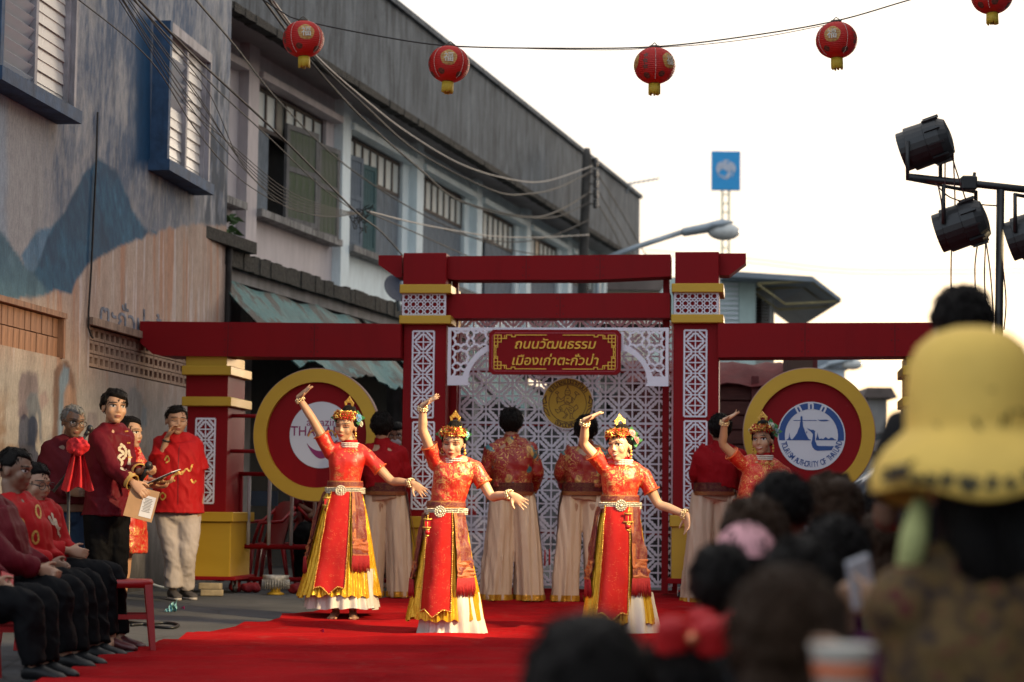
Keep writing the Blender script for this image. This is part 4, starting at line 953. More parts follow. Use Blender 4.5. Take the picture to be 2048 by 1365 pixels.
BLK = mat('black_rubber', (0.012, 0.012, 0.013), 0.5, 0.2)
for u in (384, 470, 1360, 1412):
    x_, z_ = G(u, 1172, 0.05); w_ = empty('caster'); w_.parent = gate; w_.location = (x_, 0.05, 0.045)
    b = MB(); b.lathe([(0.0, -0.014), (0.035, -0.014), (0.042, 0), (0.035, 0.014), (0.0, 0.014)], 14, M=Matrix.Rotation(R(90), 4, 'Y')); b.build('wheel', BLK, w_)
    b = MB(); b.box((-0.022, -0.02, 0.0), (-0.016, 0.02, 0.07)); b.box((0.016, -0.02, 0.0), (0.022, 0.02, 0.07)); b.box((-0.022, -0.02, 0.07), (0.022, 0.02, 0.078)); b.build('fork', mat('zinc', (0.4, 0.4, 0.4), 0.35, metal=0.8), w_)
# ================================================================== figure toolkit
def V(*a): return Vector(a)
def ev_mesh(ob):
    dg = bpy.context.evaluated_depsgraph_get(); return bpy.data.meshes.new_from_object(ob.evaluated_get(dg))
def fuse(b, voxel, name, mats, parent, smooth=3, fac=0.5, label=None, disp=None):
    """overlapping closed shapes -> one continuous skin"""
    me = b.mesh('tmp', mats); ob = bpy.data.objects.new('tmp', me); COL.objects.link(ob)
    m = ob.modifiers.new('r', 'REMESH'); m.mode = 'VOXEL'; m.voxel_size = voxel; m.use_smooth_shade = True
    if smooth: s_ = ob.modifiers.new('s', 'SMOOTH'); s_.factor = fac; s_.iterations = smooth
    out = ev_mesh(ob); bpy.data.objects.remove(ob); bpy.data.meshes.remove(me)
    n = len(out.vertices); out.name = name
    if disp is not None and n:
        co = np.empty(n * 3); out.vertices.foreach_get('co', co); no = np.empty(n * 3); out.vertices.foreach_get('normal', no)
        co = co.reshape(-1, 3); no = no.reshape(-1, 3); co = co + no * disp(co)[:, None]; out.vertices.foreach_set('co', co.ravel()); out.update()
    out.polygons.foreach_set('use_smooth', [True] * len(out.polygons))
    if not out.materials:
        for q in (mats if isinstance(mats, (list, tuple)) else [mats]): out.materials.append(q)
    return link(name, out, parent, label)
def creases(amp, fx=9, fz=5, seed=0, stretch=None):
    def f(co):
        a = vnoise(co[:, 0] * fx + seed * 3.1 + co[:, 1] * fx * 0.8, co[:, 2] * fz + 0.6 * co[:, 0] * fx, seed, 3)
        return amp * (np.abs(a - 0.5) * -2.6 + 0.4)
    return f
def oval(c, side, fwd, rx, ry, n=20, pw=1.0):
    out = []
    for k in range(n):
        a = 2 * math.pi * k / n; ca, sa = math.cos(a), math.sin(a)
        if pw != 1.0: ca = math.copysign(abs(ca) ** pw, ca); sa = math.copysign(abs(sa) ** pw, sa)
        out.append(c + side * (rx * ca) + fwd * (ry * sa))
    return out
def smooth_path(pts, rad, n=6):
    """Catmull-Rom through joints"""
    P = [Vector(p) for p in pts]; out = []; rr = []
    for i in range(len(P) - 1):
        p0, p1, p2, p3 = P[max(i - 1, 0)], P[i], P[i + 1], P[min(i + 2, len(P) - 1)]
        for k in range(n):
            t = k / n; t2, t3 = t * t, t * t * t
            out.append(0.5 * ((2 * p1) + (p2 - p0) * t + (2 * p0 - 5 * p1 + 4 * p2 - p3) * t2 + (3 * p1 - p0 - 3 * p2 + p3) * t3)); rr.append(rad[i] + (rad[i + 1] - rad[i]) * t)
    out.append(P[-1]); rr.append(rad[-1]); return out, rr
def limb(b, pts, rad, seg=12, n=4, capsule=True):
    p, r_ = smooth_path(pts, rad, n); b.tube(p, r_, seg)
    if capsule: b.ball(p[0], r_[0] * 0.98, 10, 6); b.ball(p[-1], r_[-1] * 0.98, 10, 6)
def hand(b, wrist, d, nrm, k=1.0, curl=(0.25, 0.25, 0.25, 0.3), spread=0.10, thumb=1, tcurl=0.3, bend=0.0):
    """palm, four unequal jointed fingers and a thumb from the side of the palm; nrm = palm side; curl>0 closes"""
    d = d.normalized(); nrm = (nrm - d * nrm.dot(d)).normalized(); s = d.cross(nrm).normalized() * thumb
    L = 0.088 * k
    rings = []
    for f_, w, t in ((-0.15, 0.026, 0.021), (0.1, 0.030, 0.020), (0.45, 0.038, 0.017), (0.8, 0.040, 0.014), (1.02, 0.036, 0.0115)):
        rings.append(oval(wrist + d * (L * f_), s, nrm, w * k, t * k, 14, 0.85))
    b.rings(rings)
    tips = []
    for q, (off, ln) in enumerate(((0.029, 0.070), (0.010, 0.079), (-0.010, 0.073), (-0.028, 0.058))):
        p = wrist + d * (L * 0.96) + s * (off * k); a = curl[q]; dirv = (d + s * (off / 0.03 * spread)).normalized(); pts = [p - d * 0.012 * k, p]; ang = a * 0.7
        for sg, fr in ((0, 0.45), (1, 0.30), (2, 0.25)):
            dv = (dirv * math.cos(ang) + nrm * math.sin(ang)); p = p + dv * (ln * fr * k); pts.append(p); ang += a
        b.tube(*smooth_path(pts, [0.0095 * k, 0.0092 * k, 0.0084 * k, 0.0076 * k, 0.0060 * k], 2), seg=8); b.ball(pts[-1], 0.0062 * k, 8, 5); tips.append(pts[-1])
    p = wrist + d * (L * 0.18) + s * (0.020 * k); pts = [p]
    for ang, ln in ((0.85, 0.040), (0.60, 0.032), (0.60 - tcurl, 0.026)):
        dv = (d * math.cos(ang) + s * math.sin(ang) + nrm * (0.25 + tcurl * 0.3)).normalized(); p = p + dv * (ln * k); pts.append(p)
    b.tube(*smooth_path(pts, [0.0155 * k, 0.0125 * k, 0.0105 * k, 0.0075 * k], 2), seg=8); b.ball(pts[-1], 0.0078 * k, 8, 5)
    return tips
def head_matrix(c, yaw=0.0, pitch=0.0, roll=0.0, h=0.225):
    """yaw>0 turns the face to image right; pitch>0 looks down; 180 = back to the camera"""
    return Matrix.Translation(c) @ Matrix.Rotation(R(yaw), 4, 'Z') @ Matrix.Rotation(R(roll), 4, 'Y') @ Matrix.Rotation(R(pitch), 4, 'X') @ Matrix.Scale(h, 4)
def head_shape(b, M, wide=1.0, jaw=1.0):
    b.ball((0, 0.04, 0.09), (0.335 * wide, 0.43, 0.40), 22, 14, M=M); b.ball((0, -0.11, -0.16), (0.265 * wide * jaw, 0.29, 0.335), 20, 12, M=M)
    b.ball((0, -0.25, -0.40), (0.13 * jaw, 0.12, 0.10), 12, 8, M=M)
    for sx in (-1, 1):
        b.ball((sx * 0.165 * wide, -0.235, -0.125), (0.135, 0.125, 0.15), 12, 8, M=M); b.ball((sx * 0.345 * wide, 0.05, -0.06), (0.035, 0.085, 0.135), 10, 8, M=M)
        b.ball((sx * 0.052, -0.385, -0.15), (0.042, 0.04, 0.032), 8, 6, M=M)
    b.tube([M @ V(0, -0.355, 0.05), M @ V(0, -0.385, -0.06), M @ V(0, -0.415, -0.13)], [0.04 * M.to_scale().x, 0.048 * M.to_scale().x, 0.055 * M.to_scale().x], 10); b.ball((0, -0.41, -0.135), (0.062, 0.045, 0.042), 10, 6, M=M)
    b.ball((0, -0.33, 0.11), (0.225, 0.075, 0.055), 14, 6, M=M)
    b.ball((0, -0.375, -0.255), (0.10, 0.045, 0.028), 12, 6, M=M); b.ball((0, -0.37, -0.305), (0.085, 0.045, 0.026), 12, 6, M=M)
def torso_sections(j):
    side = (j['shR'] - j['shL']).normalized()
    return side
def trunk(b, j, k, rad, infl=0.0, frm=0.0, to=1.0, n=5):
    """trunk loft along the spine; rad = [(rx,ry)...] for pelvis, waist, chest, shoulders, neck"""
    pts = [j['pelvis'], j['waist'], j['chest'], j['shm'], j['neck']]
    P, _ = smooth_path(pts, [0] * 5, n); m = len(P); rr = []
    sx_h = (j['hipR'] - j['hipL']).normalized(); sx_s = (j['shR'] - j['shL']).normalized()
    RX, _a = smooth_path([V(r_[0], r_[1], 0) for r_ in rad], [0] * 5, n)
    for i in range(m):
        f_ = i / (m - 1)
        if f_ < frm - 1e-6 or f_ > to + 1e-6: continue
        t = (P[min(i + 1, m - 1)] - P[max(i - 1, 0)]).normalized(); sd = sx_h.lerp(sx_s, min(f_ * 1.4, 1)); sd = (sd - t * sd.dot(t)).normalized(); fw = t.cross(sd)
        rr.append(oval(P[i], sd, fw, (RX[i].x + infl) * k, (RX[i].y + infl) * k, 24, 0.9))
    b.rings(rr)
RADF = [(0.160, 0.115), (0.114, 0.092), (0.138, 0.110), (0.130, 0.080), (0.050, 0.054)]
RADM = [(0.160, 0.115), (0.142, 0.105), (0.172, 0.120), (0.165, 0.092), (0.060, 0.062)]
RADH = [(0.185, 0.155), (0.185, 0.160), (0.195, 0.150), (0.170, 0.100), (0.064, 0.066)]
def fill_joints(j, k):
    """complete a pose: shm, hips, defaults"""
    j.setdefault('shm', (j['shL'] + j['shR']) / 2 + V(0, 0, 0.005)); sd = (j['shR'] - j['shL']); sd.z = 0; sd = sd.normalized() if sd.length > 1e-4 else V(1, 0, 0)
    if 'side' in j: sd = j['side']
    j.setdefault('hipL', j['pelvis'] - sd * 0.09 * k + V(0, 0, -0.04 * k)); j.setdefault('hipR', j['pelvis'] + sd * 0.09 * k + V(0, 0, -0.04 * k)); return j
def body_mesh(j, k, rad, HM, voxel, name, skin, parent, arms=True, legs=True, hands=None, feet=True, wide=1.0, jaw=1.0, armr=1.0):
    b = MB(); trunk(b, j, k, rad)
    hc = HM @ V(0, 0.08, -0.30); limb(b, [j['shm'], j['neck'], hc], [0.07 * k, 0.056 * k, 0.054 * k], 14, 3)
    head_shape(b, HM, wide, jaw)
    for s in 'LR':
        if arms and 'el' + s in j:
            a, e, w = j['sh' + s], j['el' + s], j['wr' + s]; q = armr * k
            limb(b, [a, a.lerp(e, 0.5), e, e.lerp(w, 0.35), w], [0.048 * q, 0.043 * q, 0.036 * q, 0.036 * q, 0.0245 * q], 14, 3)
            if hands and s in hands: hands[s](b)
        if legs:
            h_, kn, an = j['hip' + s], j['kn' + s], j['an' + s]
            limb(b, [h_, h_.lerp(kn, 0.5), kn, kn.lerp(an, 0.35), an], [0.085 * k, 0.075 * k, 0.055 * k, 0.055 * k, 0.034 * k], 14, 3)
            if feet:
                td = j.get('toe' + s, an + V(0, -0.16, -0.05)); limb(b, [an + V(0, 0, -0.03 * k), an.lerp(td, 0.55) + V(0, 0, -0.015), td], [0.036 * k, 0.036 * k, 0.022 * k], 12, 3)
                dx = (td - an); dx.z = 0; dx = dx.normalized(); sd = V(-dx.y, dx.x, 0); sgn = 1 if s == 'L' else -1
                for q in range(5): p = td + sd * (sgn * (0.034 - 0.017 * q) * k) + dx * ((0.018 - 0.007 * q) * k); limb(b, [p - dx * 0.03 * k, p], [0.013 * k, (0.0115 if q == 0 else 0.0085) * k], 8, 1)
    return fuse(b, voxel, name, skin, parent, 3)
def bvh_of(o): 
    me = o.data; return BVHTree.FromPolygons([v.co for v in me.vertices], [p.vertices for p in me.polygons])
def decal(bvh, M, loops, off=0.0018, dirv=V(0, 1, 0), back=1.0):
    """project nested loops of (x,z) head-space points (centre first) on the skin along dirv; returns verts, faces"""
    vs = []; fs = []; R3 = M.to_3x3(); dv = (R3 @ dirv).normalized()
    idx_ = []
    for lp in loops:
        row = []
        for x, z in lp:
            o = M @ (V(x, 0, z) - dirv * back); h = bvh.ray_cast(o, dv)
            if h[0] is None: h = (M @ V(x, -0.40, z), -dv)
            vs.append(h[0] - dv * off); row.append(len(vs) - 1)
        idx_.append(row)
    for a, c in zip(idx_, idx_[1:]):
        n = len(c)
        if len(a) == 1: fs += [(a[0], c[(i + 1) % n], c[i]) for i in range(n)]
        else: fs += [(a[i], a[(i + 1) % n], c[(i + 1) % n], c[i]) for i in range(n)]
    return vs, fs
def ell_loops(cx, cz, rx, rz, tilt=0.0, n=12, shape=None):
    out = [[(cx, cz)]]
    for f_ in (0.5, 1.0):
        lp = []
        for k in range(n):
            a = 2 * math.pi * k / n; x, z = rx * math.cos(a), rz * math.sin(a)
            if shape == 'almond': z *= (1 - 0.55 * abs(math.cos(a)) ** 2)
            lp.append((cx + f_ * (x * math.cos(tilt) - z * math.sin(tilt)), cz + f_ * (x * math.sin(tilt) + z * math.cos(tilt))))
        out.append(lp)
    return out
EYEW = mat('eye_white', (0.55, 0.50, 0.46), 0.3, 0.02); IRIS = mat('dark_iris', (0.012, 0.008, 0.006), 0.15, 0.02); LASH = mat('lash_black', (0.012, 0.009, 0.008), 0.6, 0.02)
BROW = mat('brow_black', (0.028, 0.018, 0.012), 0.8, 0.1); LIPR = mat('red_lips', (0.36, 0.045, 0.035), 0.4, 0.05); LIPN = mat('natural_lips', (0.27, 0.095, 0.07), 0.5, 0.05); TEETH = mat('teeth', (0.7, 0.66, 0.58), 0.3, 0.02)
def face(o, M, parent, lips=LIPR, eyes='open', smile=0.0, brow=1.0, eyeshadow=None):
    bv = bvh_of(o)
    def put(nm, loops, m_, off=0.0018):
        v, f = decal(bv, M, loops, off); new_mesh_obj(nm, v, f, m_, parent)
    for sx in (-1, 1):
        cx, cz = sx * 0.155, 0.015
        if eyeshadow: put('eye_shadow', ell_loops(cx, cz + 0.03, 0.10, 0.05, -sx * 0.08), eyeshadow, 0.0012)
        if eyes == 'open':
            put('eye', ell_loops(cx, cz, 0.078, 0.040, sx * 0.08, shape='almond'), EYEW, 0.0020); put('iris', ell_loops(cx, cz + 0.002, 0.030, 0.032), IRIS, 0.0030)
        lz = cz + (0.024 if eyes == 'open' else -0.012)
        lp = []
        n = 7; cur = 0.020 if eyes == 'open' else -0.020
        up = [(cx + 0.092 * (2 * k / n - 1), lz + cur * (1 - (2 * k / n - 1) ** 2) + 0.010) for k in range(n + 1)]; dn = [(x, z - 0.020) for x, z in up]
        put('eyelash', [up + dn[::-1]] + [[(x, z) for x, z in up + dn[::-1]]], LASH, 0.0032) if False else None
        v, f = strip_decal(bv, M, up, dn, 0.0032); new_mesh_obj('eyelash', v, f, LASH, parent)
        ub = [(cx + 0.105 * (2 * k / n - 1), 0.125 + 0.022 * (1 - (2 * k / n - 1) ** 2) - sx * 0.008 * (2 * k / n - 1)) for k in range(n + 1)]; db = [(x, z - 0.030 * brow * (1 - 0.6 * abs(2 * i / n - 1))) for i, (x, z) in enumerate(ub)]
        v, f = strip_decal(bv, M, ub, db, 0.0022); new_mesh_obj('eyebrow', v, f, BROW, parent)
    n = 8; w = 0.105 + 0.03 * smile
    def lip(top, bot):
        return [(w * (2 * k / n - 1), -0.28 + smile * 0.035 * (2 * k / n - 1) ** 2 + top * (1 - (2 * k / n - 1) ** 2)) for k in range(n + 1)], [(w * (2 * k / n - 1), -0.28 + smile * 0.035 * (2 * k / n - 1) ** 2 + bot * (1 - (2 * k / n - 1) ** 2)) for k in range(n + 1)]
    t, b_ = lip(0.038, -0.048); v, f = strip_decal(bv, M, t, b_, 0.0020); new_mesh_obj('lips', v, f, lips, parent)
    if smile > 0.6: t, b_ = lip(0.012, -0.018); v, f = strip_decal(bv, M, t, b_, 0.0032); new_mesh_obj('teeth', v, f, TEETH, parent)
def strip_decal(bvh, M, up, dn, off=0.002, dirv=V(0, 1, 0), sub=2):
    vs = []; fs = []; dv = (M.to_3x3() @ dirv).normalized(); rows = []
    for q in range(sub + 1):
        row = []
        for (x0, z0), (x1, z1) in zip(up, dn):
            x, z = x0 + (x1 - x0) * q / sub, z0 + (z1 - z0) * q / sub; h = bvh.ray_cast(M @ (V(x, 0, z) - dirv), dv)
            p = h[0] if h[0] is not None else M @ V(x, -0.38, z); vs.append(p - dv * off); row.append(len(vs) - 1)
        rows.append(row)
    for a, c in zip(rows, rows[1:]): fs += [(a[i], a[i + 1], c[i + 1], c[i]) for i in range(len(a) - 1)]
    return vs, fs
def hair_mat(name, col, rough=0.42):
    t = NT(name); n = t.noise(30, 4, t.map((5, 5, 0.7))); f = t.noise(160, 3, t.map((4, 4, 0.5)))
    t.set('Base Color', t.mix(n, C3(col, 0.6), C3(col, 1.7))); t.set('Roughness', rough); t.set('Specular IOR Level', 0.10); t.bump(t.math('ADD', n, t.math('MULTIPLY', f, 0.6)), 0.8, 0.010); return t.m
HAIR = hair_mat('black_hair', (0.0065, 0.005, 0.0045)); HAIRB = hair_mat('brown_hair', (0.030, 0.016, 0.009)); HAIRG = hair_mat('grey_hair', (0.17, 0.165, 0.16), 0.6)
def hair_cap(M, parent, m_=None, style='men', seed=0, vol=1.0, name='hair', front=0.27, nape=-0.30, rough=0.025):
    nu, nv = 56, 40; vs = []; fs = []
    for i in range(nv + 1):
        th = math.pi * i / nv
        for k in range(nu):
            ph = 2 * math.pi * k / nu; d = V(math.sin(th) * math.cos(ph), math.sin(th) * math.sin(ph), math.cos(th))
            p = V(d.x * 0.385 * vol, 0.05 + d.y * 0.475 * vol, 0.10 + d.z * 0.445 * vol)
            # how much hair grows here
            yl = 0.02 + 0.10 * max(0, -(p.z - 0.05)) * 3          # hair starts behind this line beside the face
            side_line = -0.16 + 0.55 * max(0.0, 0.20 - p.z)
            grow_front = (p.z - front - 0.05 * math.cos(p.x * 7 + seed)) / 0.05
            grow_side = (p.y - side_line) / 0.05
            low = nape + (0.16 if abs(p.x) > 0.26 and p.y < 0.22 else 0.0); grow_low = (p.z - low) / 0.06
            g = min(max(grow_front, grow_side), grow_low); g = max(0.0, min(1.0, g))
            nn = mnoise.noise(V(d.x * 6 + seed, d.y * 6, d.z * 3)) * rough * 1.6 + mnoise.noise(V(d.x * 19 + seed, d.y * 19, d.z * 7)) * rough
            s_ = (0.80 + 0.20 * g) + nn * g; vs.append(M @ V(p.x * s_, 0.05 + (p.y - 0.05) * s_, 0.10 + (p.z - 0.10) * s_))
    for i in range(nv):
        for k in range(nu): fs.append((i * nu + k, i * nu + (k + 1) % nu, (i + 1) * nu + (k + 1) % nu, (i + 1) * nu + k))
    hc = new_mesh_obj(name, vs, fs, m_ or HAIR, parent)
    # loose locks that break the outline
    b = MB(); kr_ = random.Random(seed * 7 + 1); n_ = 0
    while n_ < 110:
        i = kr_.randrange(2, nv - 12); k = kr_.randrange(nu); p = vs[i * nu + k]; q = vs[(i + 5) * nu + (k + kr_.randrange(-3, 4)) % nu]; c = M @ V(0, 0.05, 0.10)
        if (p - c).length < 0.34 * M.to_scale().x: n_ += 1; continue
        o1 = (p - c).normalized(); o2 = (q - c).normalized(); s_ = M.to_scale().x * (0.02 + 0.035 * kr_.random())
        b.tube([p - o1 * 0.004, p.lerp(q, 0.5) + o1 * s_, q + o2 * s_ * 0.6], [0.0032, 0.0030, 0.0008], 4); n_ += 1
    if b.v: b.build('hair_locks', m_ or HAIR, hc, kind='stuff')
    return hc
def sleeve(b, a, e, w, frac, k, infl=0.014, r0=0.052, r1=0.042, flare=0.0):
    """frac<=1 along the upper arm, up to 2 along the forearm"""
    if frac <= 1: p = a.lerp(e, frac); b.tube(*smooth_path([a, a.lerp(p, 0.5), p], [(r0 + infl) * k, (r0 * 0.5 + r1 * 0.5 + infl) * k, (r1 + infl + flare) * k], 3), seg=16)
    else: p = e.lerp(w, frac - 1); b.tube(*smooth_path([a, a.lerp(e, 0.5), e, e.lerp(p, .5), p], [(r0 + infl) * k, (0.045 + infl) * k, (0.039 + infl) * k, (0.036 + infl) * k, (0.030 + infl + flare) * k], 3), seg=16)
    b.ball(a, (r0 + infl) * k, 12, 8)
def skin_mat(name, col):
    t = NT(name); n = t.noise(9, 4); c = t.mix(n, C3(col, 0.88), C3(col, 1.1)); t.set('Base Color', c); t.set('Roughness', 0.48); t.set('Subsurface Weight', 0.08); t.set('Subsurface Radius', (0.012, 0.005, 0.003)); t.set('Subsurface Scale', 0.4)
    t.bump(t.noise(240, 3), 0.06, 0.002); return t.m
SKINF = skin_mat('fair_tan_skin', (0.52, 0.31, 0.19)); SKINM = skin_mat('tan_skin', (0.36, 0.20, 0.125)); SKIND = skin_mat('brown_skin', (0.20, 0.105, 0.065)); SKIN2 = skin_mat('warm_tan_skin', (0.44, 0.25, 0.15))
def brocade(name, base, lines, flowers=None, sc=16.0, rough=0.38, dens=0.5, third=None):
    t = NT(name); wv = t.n('ShaderNodeVectorMath', operation='ADD'); nz_ = t.n('ShaderNodeTexNoise'); nz_.inputs['Scale'].default_value = sc * 0.35; t.l(t.co, nz_.inputs['Vector'])
    sc_ = t.n('ShaderNodeVectorMath', operation='SCALE'); t.l(nz_.outputs['Color'], sc_.inputs[0]); sc_.inputs['Scale'].default_value = 0.16; t.l(t.co, wv.inputs[0]); t.l(sc_.outputs[0], wv.inputs[1]); w = wv.outputs[0]
    n = t.noise(sc * 0.55, 2, w); ln = t.math('ABSOLUTE', t.math('SINE', t.math('MULTIPLY', n, 34.0))); l1 = t.ramp(ln, [(0.20, 1.0), (0.34, 0.0)])
    patch = t.ramp(t.noise(sc * 0.30, 2, w), [(dens - 0.04, 0.0), (dens + 0.03, 1.0)])
    vd = t.vor(sc * 0.45, 'F1', w); fl = t.ramp(t.math('ABSOLUTE', t.math('SINE', t.math('MULTIPLY', vd, 15.0))), [(0.25, 1.0), (0.45, 0.0)]); blob = t.ramp(vd, [(0.26, 1.0), (0.32, 0.0)])
    g = t.math('MAXIMUM', t.math('MULTIPLY', l1, patch), t.math('MULTIPLY', fl, blob))
    c = t.mix(t.noise(3, 3), C3(base, 0.8), C3(base, 1.2))
    if third: c = t.mix(t.ramp(t.noise(sc * 0.42, 1, w), [(0.60, 0), (0.63, 1)]), c, third)
    if flowers: c = t.mix(t.math('MULTIPLY', blob, 0.85), c, flowers)
    c = t.mix(g, c, lines); t.set('Base Color', c); t.set('Metallic', t.math('MULTIPLY', g, 0.45)); t.set('Roughness', t.math('ADD', rough, t.math('MULTIPLY', t.noise(40, 3), 0.12)))
    wr = t.noise(7, 4, t.map((1, 1, 1.8))); t.bump(t.math('ADD', t.math('MULTIPLY', wr, 1.0), t.math('MULTIPLY', g, 0.06)), 0.45, 0.018); return t.m
def satin(name, col, rough=0.4, fold=8, fs=0.5, stretch=(1, 1, 0.5), sheen=0.0, metal=0.0, var=0.12):
    t = NT(name); wr = t.noise(fold, 5, t.map(stretch)); fine = t.noise(180, 2)
    t.set('Base Color', t.mix(t.noise(4, 3), C3(col, 1 - var), C3(col, 1 + var))); t.set('Roughness', t.math('ADD', rough - 0.06, t.math('MULTIPLY', fine, 0.12))); t.set('Metallic', metal)
    if sheen: t.set('Sheen Weight', sheen)
    t.set('Specular IOR Level', 0.5 if rough < 0.45 else 0.10)
    t.bump(t.math('ADD', wr, t.math('MULTIPLY', fine, 0.03)), fs, 0.022); return t.m
BRO_R = brocade('red_gold_brocade', (0.50, 0.020, 0.012), (0.72, 0.42, 0.13), (0.60, 0.16, 0.06), 30, 0.36, 0.44)
BRO_O = brocade('orange_red_brocade', (0.52, 0.022, 0.012), (0.60, 0.30, 0.10), None, 34, 0.34, 0.58)
BRO_M = brocade('dragon_brocade', (0.24, 0.010, 0.010), (0.52, 0.30, 0.09), (0.34, 0.20, 0.07), 19, 0.42, 0.42, third=(0.03, 0.13, 0.15))
MARO = brocade('maroon_gold_sash', (0.13, 0.006, 0.014), (0.46, 0.24, 0.07), None, 95, 0.5, 0.50)
SASHB = brocade('gold_sash_border', (0.34, 0.060, 0.022), (0.60, 0.36, 0.10), None, 150, 0.45, 0.30)
GOLDS = satin('gold_lame', (0.70, 0.37, 0.015), 0.28, 26, 0.8, (1, 1, 0.12), metal=0.45)
SEQ = satin('red_sequin_cloth', (0.46, 0.018, 0.016), 0.38, 10, 0.6)
def sequin(name, col, sp):
    t = NT(name); v = t.vor(130, 'F1'); k = t.ramp(t.noise(28, 4), [(0.50, 0.0), (0.62, 1.0)]); s = t.math('MULTIPLY', t.ramp(v, [(0.10, 1.0), (0.28, 0.0)]), k)
    t.set('Base Color', t.mix(s, t.mix(t.noise(6, 3), C3(col, 0.75), C3(col, 1.2)), sp)); t.set('Metallic', t.math('MULTIPLY', s, 0.7)); t.set('Roughness', 0.40); t.set('Specular IOR Level', 0.2); t.bump(t.noise(11, 5), 0.35, 0.012); return t.m
SEQ = sequin('red_sequin_cloth2', (0.44, 0.012, 0.007), (0.85, 0.42, 0.16))
WSAT = satin('white_satin', (0.62, 0.58, 0.50), 0.38, 14, 0.5, (1, 1, 0.2)); CHAMP = satin('champagne_satin', (0.56, 0.40, 0.28), 0.32, 15, 0.9, (1, 1, 0.16)); HEMG = satin('gold_hem', (0.50, 0.24, 0.02), 0.28, 30, 0.7, metal=0.4)
FRNG = mat('red_fringe', (0.40, 0.008, 0.012), 0.6, 0.3, 60, 0.6, stretch=(8, 8, 0.3)); SILV = mat('silver_beads', (0.66, 0.62, 0.50), 0.28, 0.15, 40, 0.5, metal=0.5); GOLDJ = mat('gold_jewel', (0.72, 0.44, 0.10), 0.28, 0.2, 60, 0.4, metal=0.7); REDB = mat('red_bead', (0.45, 0.01, 0.012), 0.25); PEARL = mat('pearl', (0.72, 0.68, 0.60), 0.3, 0.05)
REDC = satin('red_cotton', (0.265, 0.006, 0.010), 0.75, 7, 0.5); REDT = satin('red_shirt', (0.36, 0.010, 0.012), 0.6, 8, 0.4); MARC = satin('maroon_jacket', (0.105, 0.006, 0.012), 0.55, 8, 0.4); MARS = satin('maroon_knit', (0.10, 0.012, 0.018), 0.8, 8, 0.4); BLKC = satin('black_trousers', (0.004, 0.004, 0.005), 0.75, 7, 0.4); KHAK = satin('pale_khaki', (0.42, 0.37, 0.35), 0.75, 8, 0.6); JEAN = satin('blue_jeans', (0.025, 0.045, 0.085), 0.8, 9, 0.4)

# ------------------------------------------------------------------ dress on a skirt surface
class Skirt:
    def __init__(s, c0, c1, r0, r1, sq=0.82, pw=0.85, seed=0.0): s.seed = seed; s.c0, s.c1, s.r0, s.r1, s.sq, s.pw = c0, c1, r0, r1, sq, pw
    def p(s, th, t, off=0.0, lift=0.0):
        c = s.c0.lerp(s.c1, t); r_ = s.r0 + (s.r1 - s.r0) * (t ** s.pw if t > 0 else 0) + off
        if s.seed: r_ += t * (0.014 * math.sin(5 * th + s.seed) + 0.010 * math.sin(9 * th + 2 * s.seed + 2 * t) + 0.045 * mnoise.noise(V(math.cos(th) * 1.3 + s.seed, math.sin(th) * 1.3, t * 1.2)))
        return V(c.x + r_ * math.sin(th), c.y - r_ * s.sq * math.cos(th), c.z + lift)
def pleated(sk, t0, t1, n, amp, off, m_, name, parent, seed=0, wav=0.0, rows=26, seg=220, ext=None):
    rg = []
    for i in range(rows + 1):
        f_ = i / rows; t = t0 + (t1 - t0) * f_; row = []
        for k in range(seg):
            th = 2 * math.pi * k / seg
            g = math.sin(n * th + 1.3 * math.sin(3 * th + seed) + 0.5 * f_) ; big = mnoise.noise(V(math.cos(th) * 1.6 + seed, math.sin(th) * 1.6, f_ * 0.8))
            a = amp * (0.25 + 0.75 * f_); e = ext(th, f_) if ext else 0.0
            row.append(sk.p(th, t, off + a * g + (0.05 * f_ * big if not sk.seed else 0.0) + e, (wav * math.sin(n * th * 0.5 + seed) * 0.5 + wav * big) * f_ if i == rows else 0.0))
        rg.append(row)
    b = MB(); b.rings(rg, caps=False); b.rings([[(p[0] * 1 + (sk.c0.x - p[0]) * 0.012, p[1] + (sk.c0.y - p[1]) * 0.012, p[2]) for p in r_] for r_ in rg[::-1]], caps=False)
    return b.build(name, m_, parent)
def panel_on(sk, th0, th1, t0, t1f, off, m_, name, parent, cols=14, rows=22, amp=0.006, seed=0, thick=0.006, taper=0.0):
    """cloth strip lying on the skirt; t1f(f) gives the hem"""
    rg = []
    for i in range(rows + 1):
        row = []
        for k in range(cols + 1):
            f_ = k / cols; t = t0 + (t1f(f_) - t0) * i / rows; sp = 1 - taper * (1 - i / rows)
            th = (th0 + th1) / 2 + (th1 - th0) * (f_ - 0.5) * sp
            row.append(sk.p(th, t, off + amp * mnoise.noise(V(f_ * 3 + seed, i * 0.3, seed)) * 2))
        rg.append(row)
    b = MB(); b.rings(rg, caps=False, closed=False); c = sk.c0
    rb = [[V(p[0] + (c.x - p[0]) * thick * 5, p[1] + (c.y - p[1]) * thick * 5, p[2]) for p in r_] for r_ in rg]; b.rings([r_[::-1] for r_ in rb], caps=False, closed=False)
    edge = [rg[0], rg[-1]]
    b.rings([rg[-1], rb[-1]], caps=False, closed=False)
    b.build(name, m_, parent); return rg
def bead_line(pts, r_, m_, name, parent, step=0.016):
    b = MB(); acc = 0.0; last = None
    for a, c in zip(pts, pts[1:]):
        a, c = Vector(a), Vector(c); L_ = (c - a).length
        if L_ < 1e-6: continue
        d = 0.0 if last is None else step - acc
        while d <= L_:
            b.ball(a.lerp(c, d / L_), r_ * (0.8 + 0.4 * rng.random()), 6, 4); d += step; last = 1
        acc = L_ - (d - step)
    if b.v: return b.build(name, m_, parent)
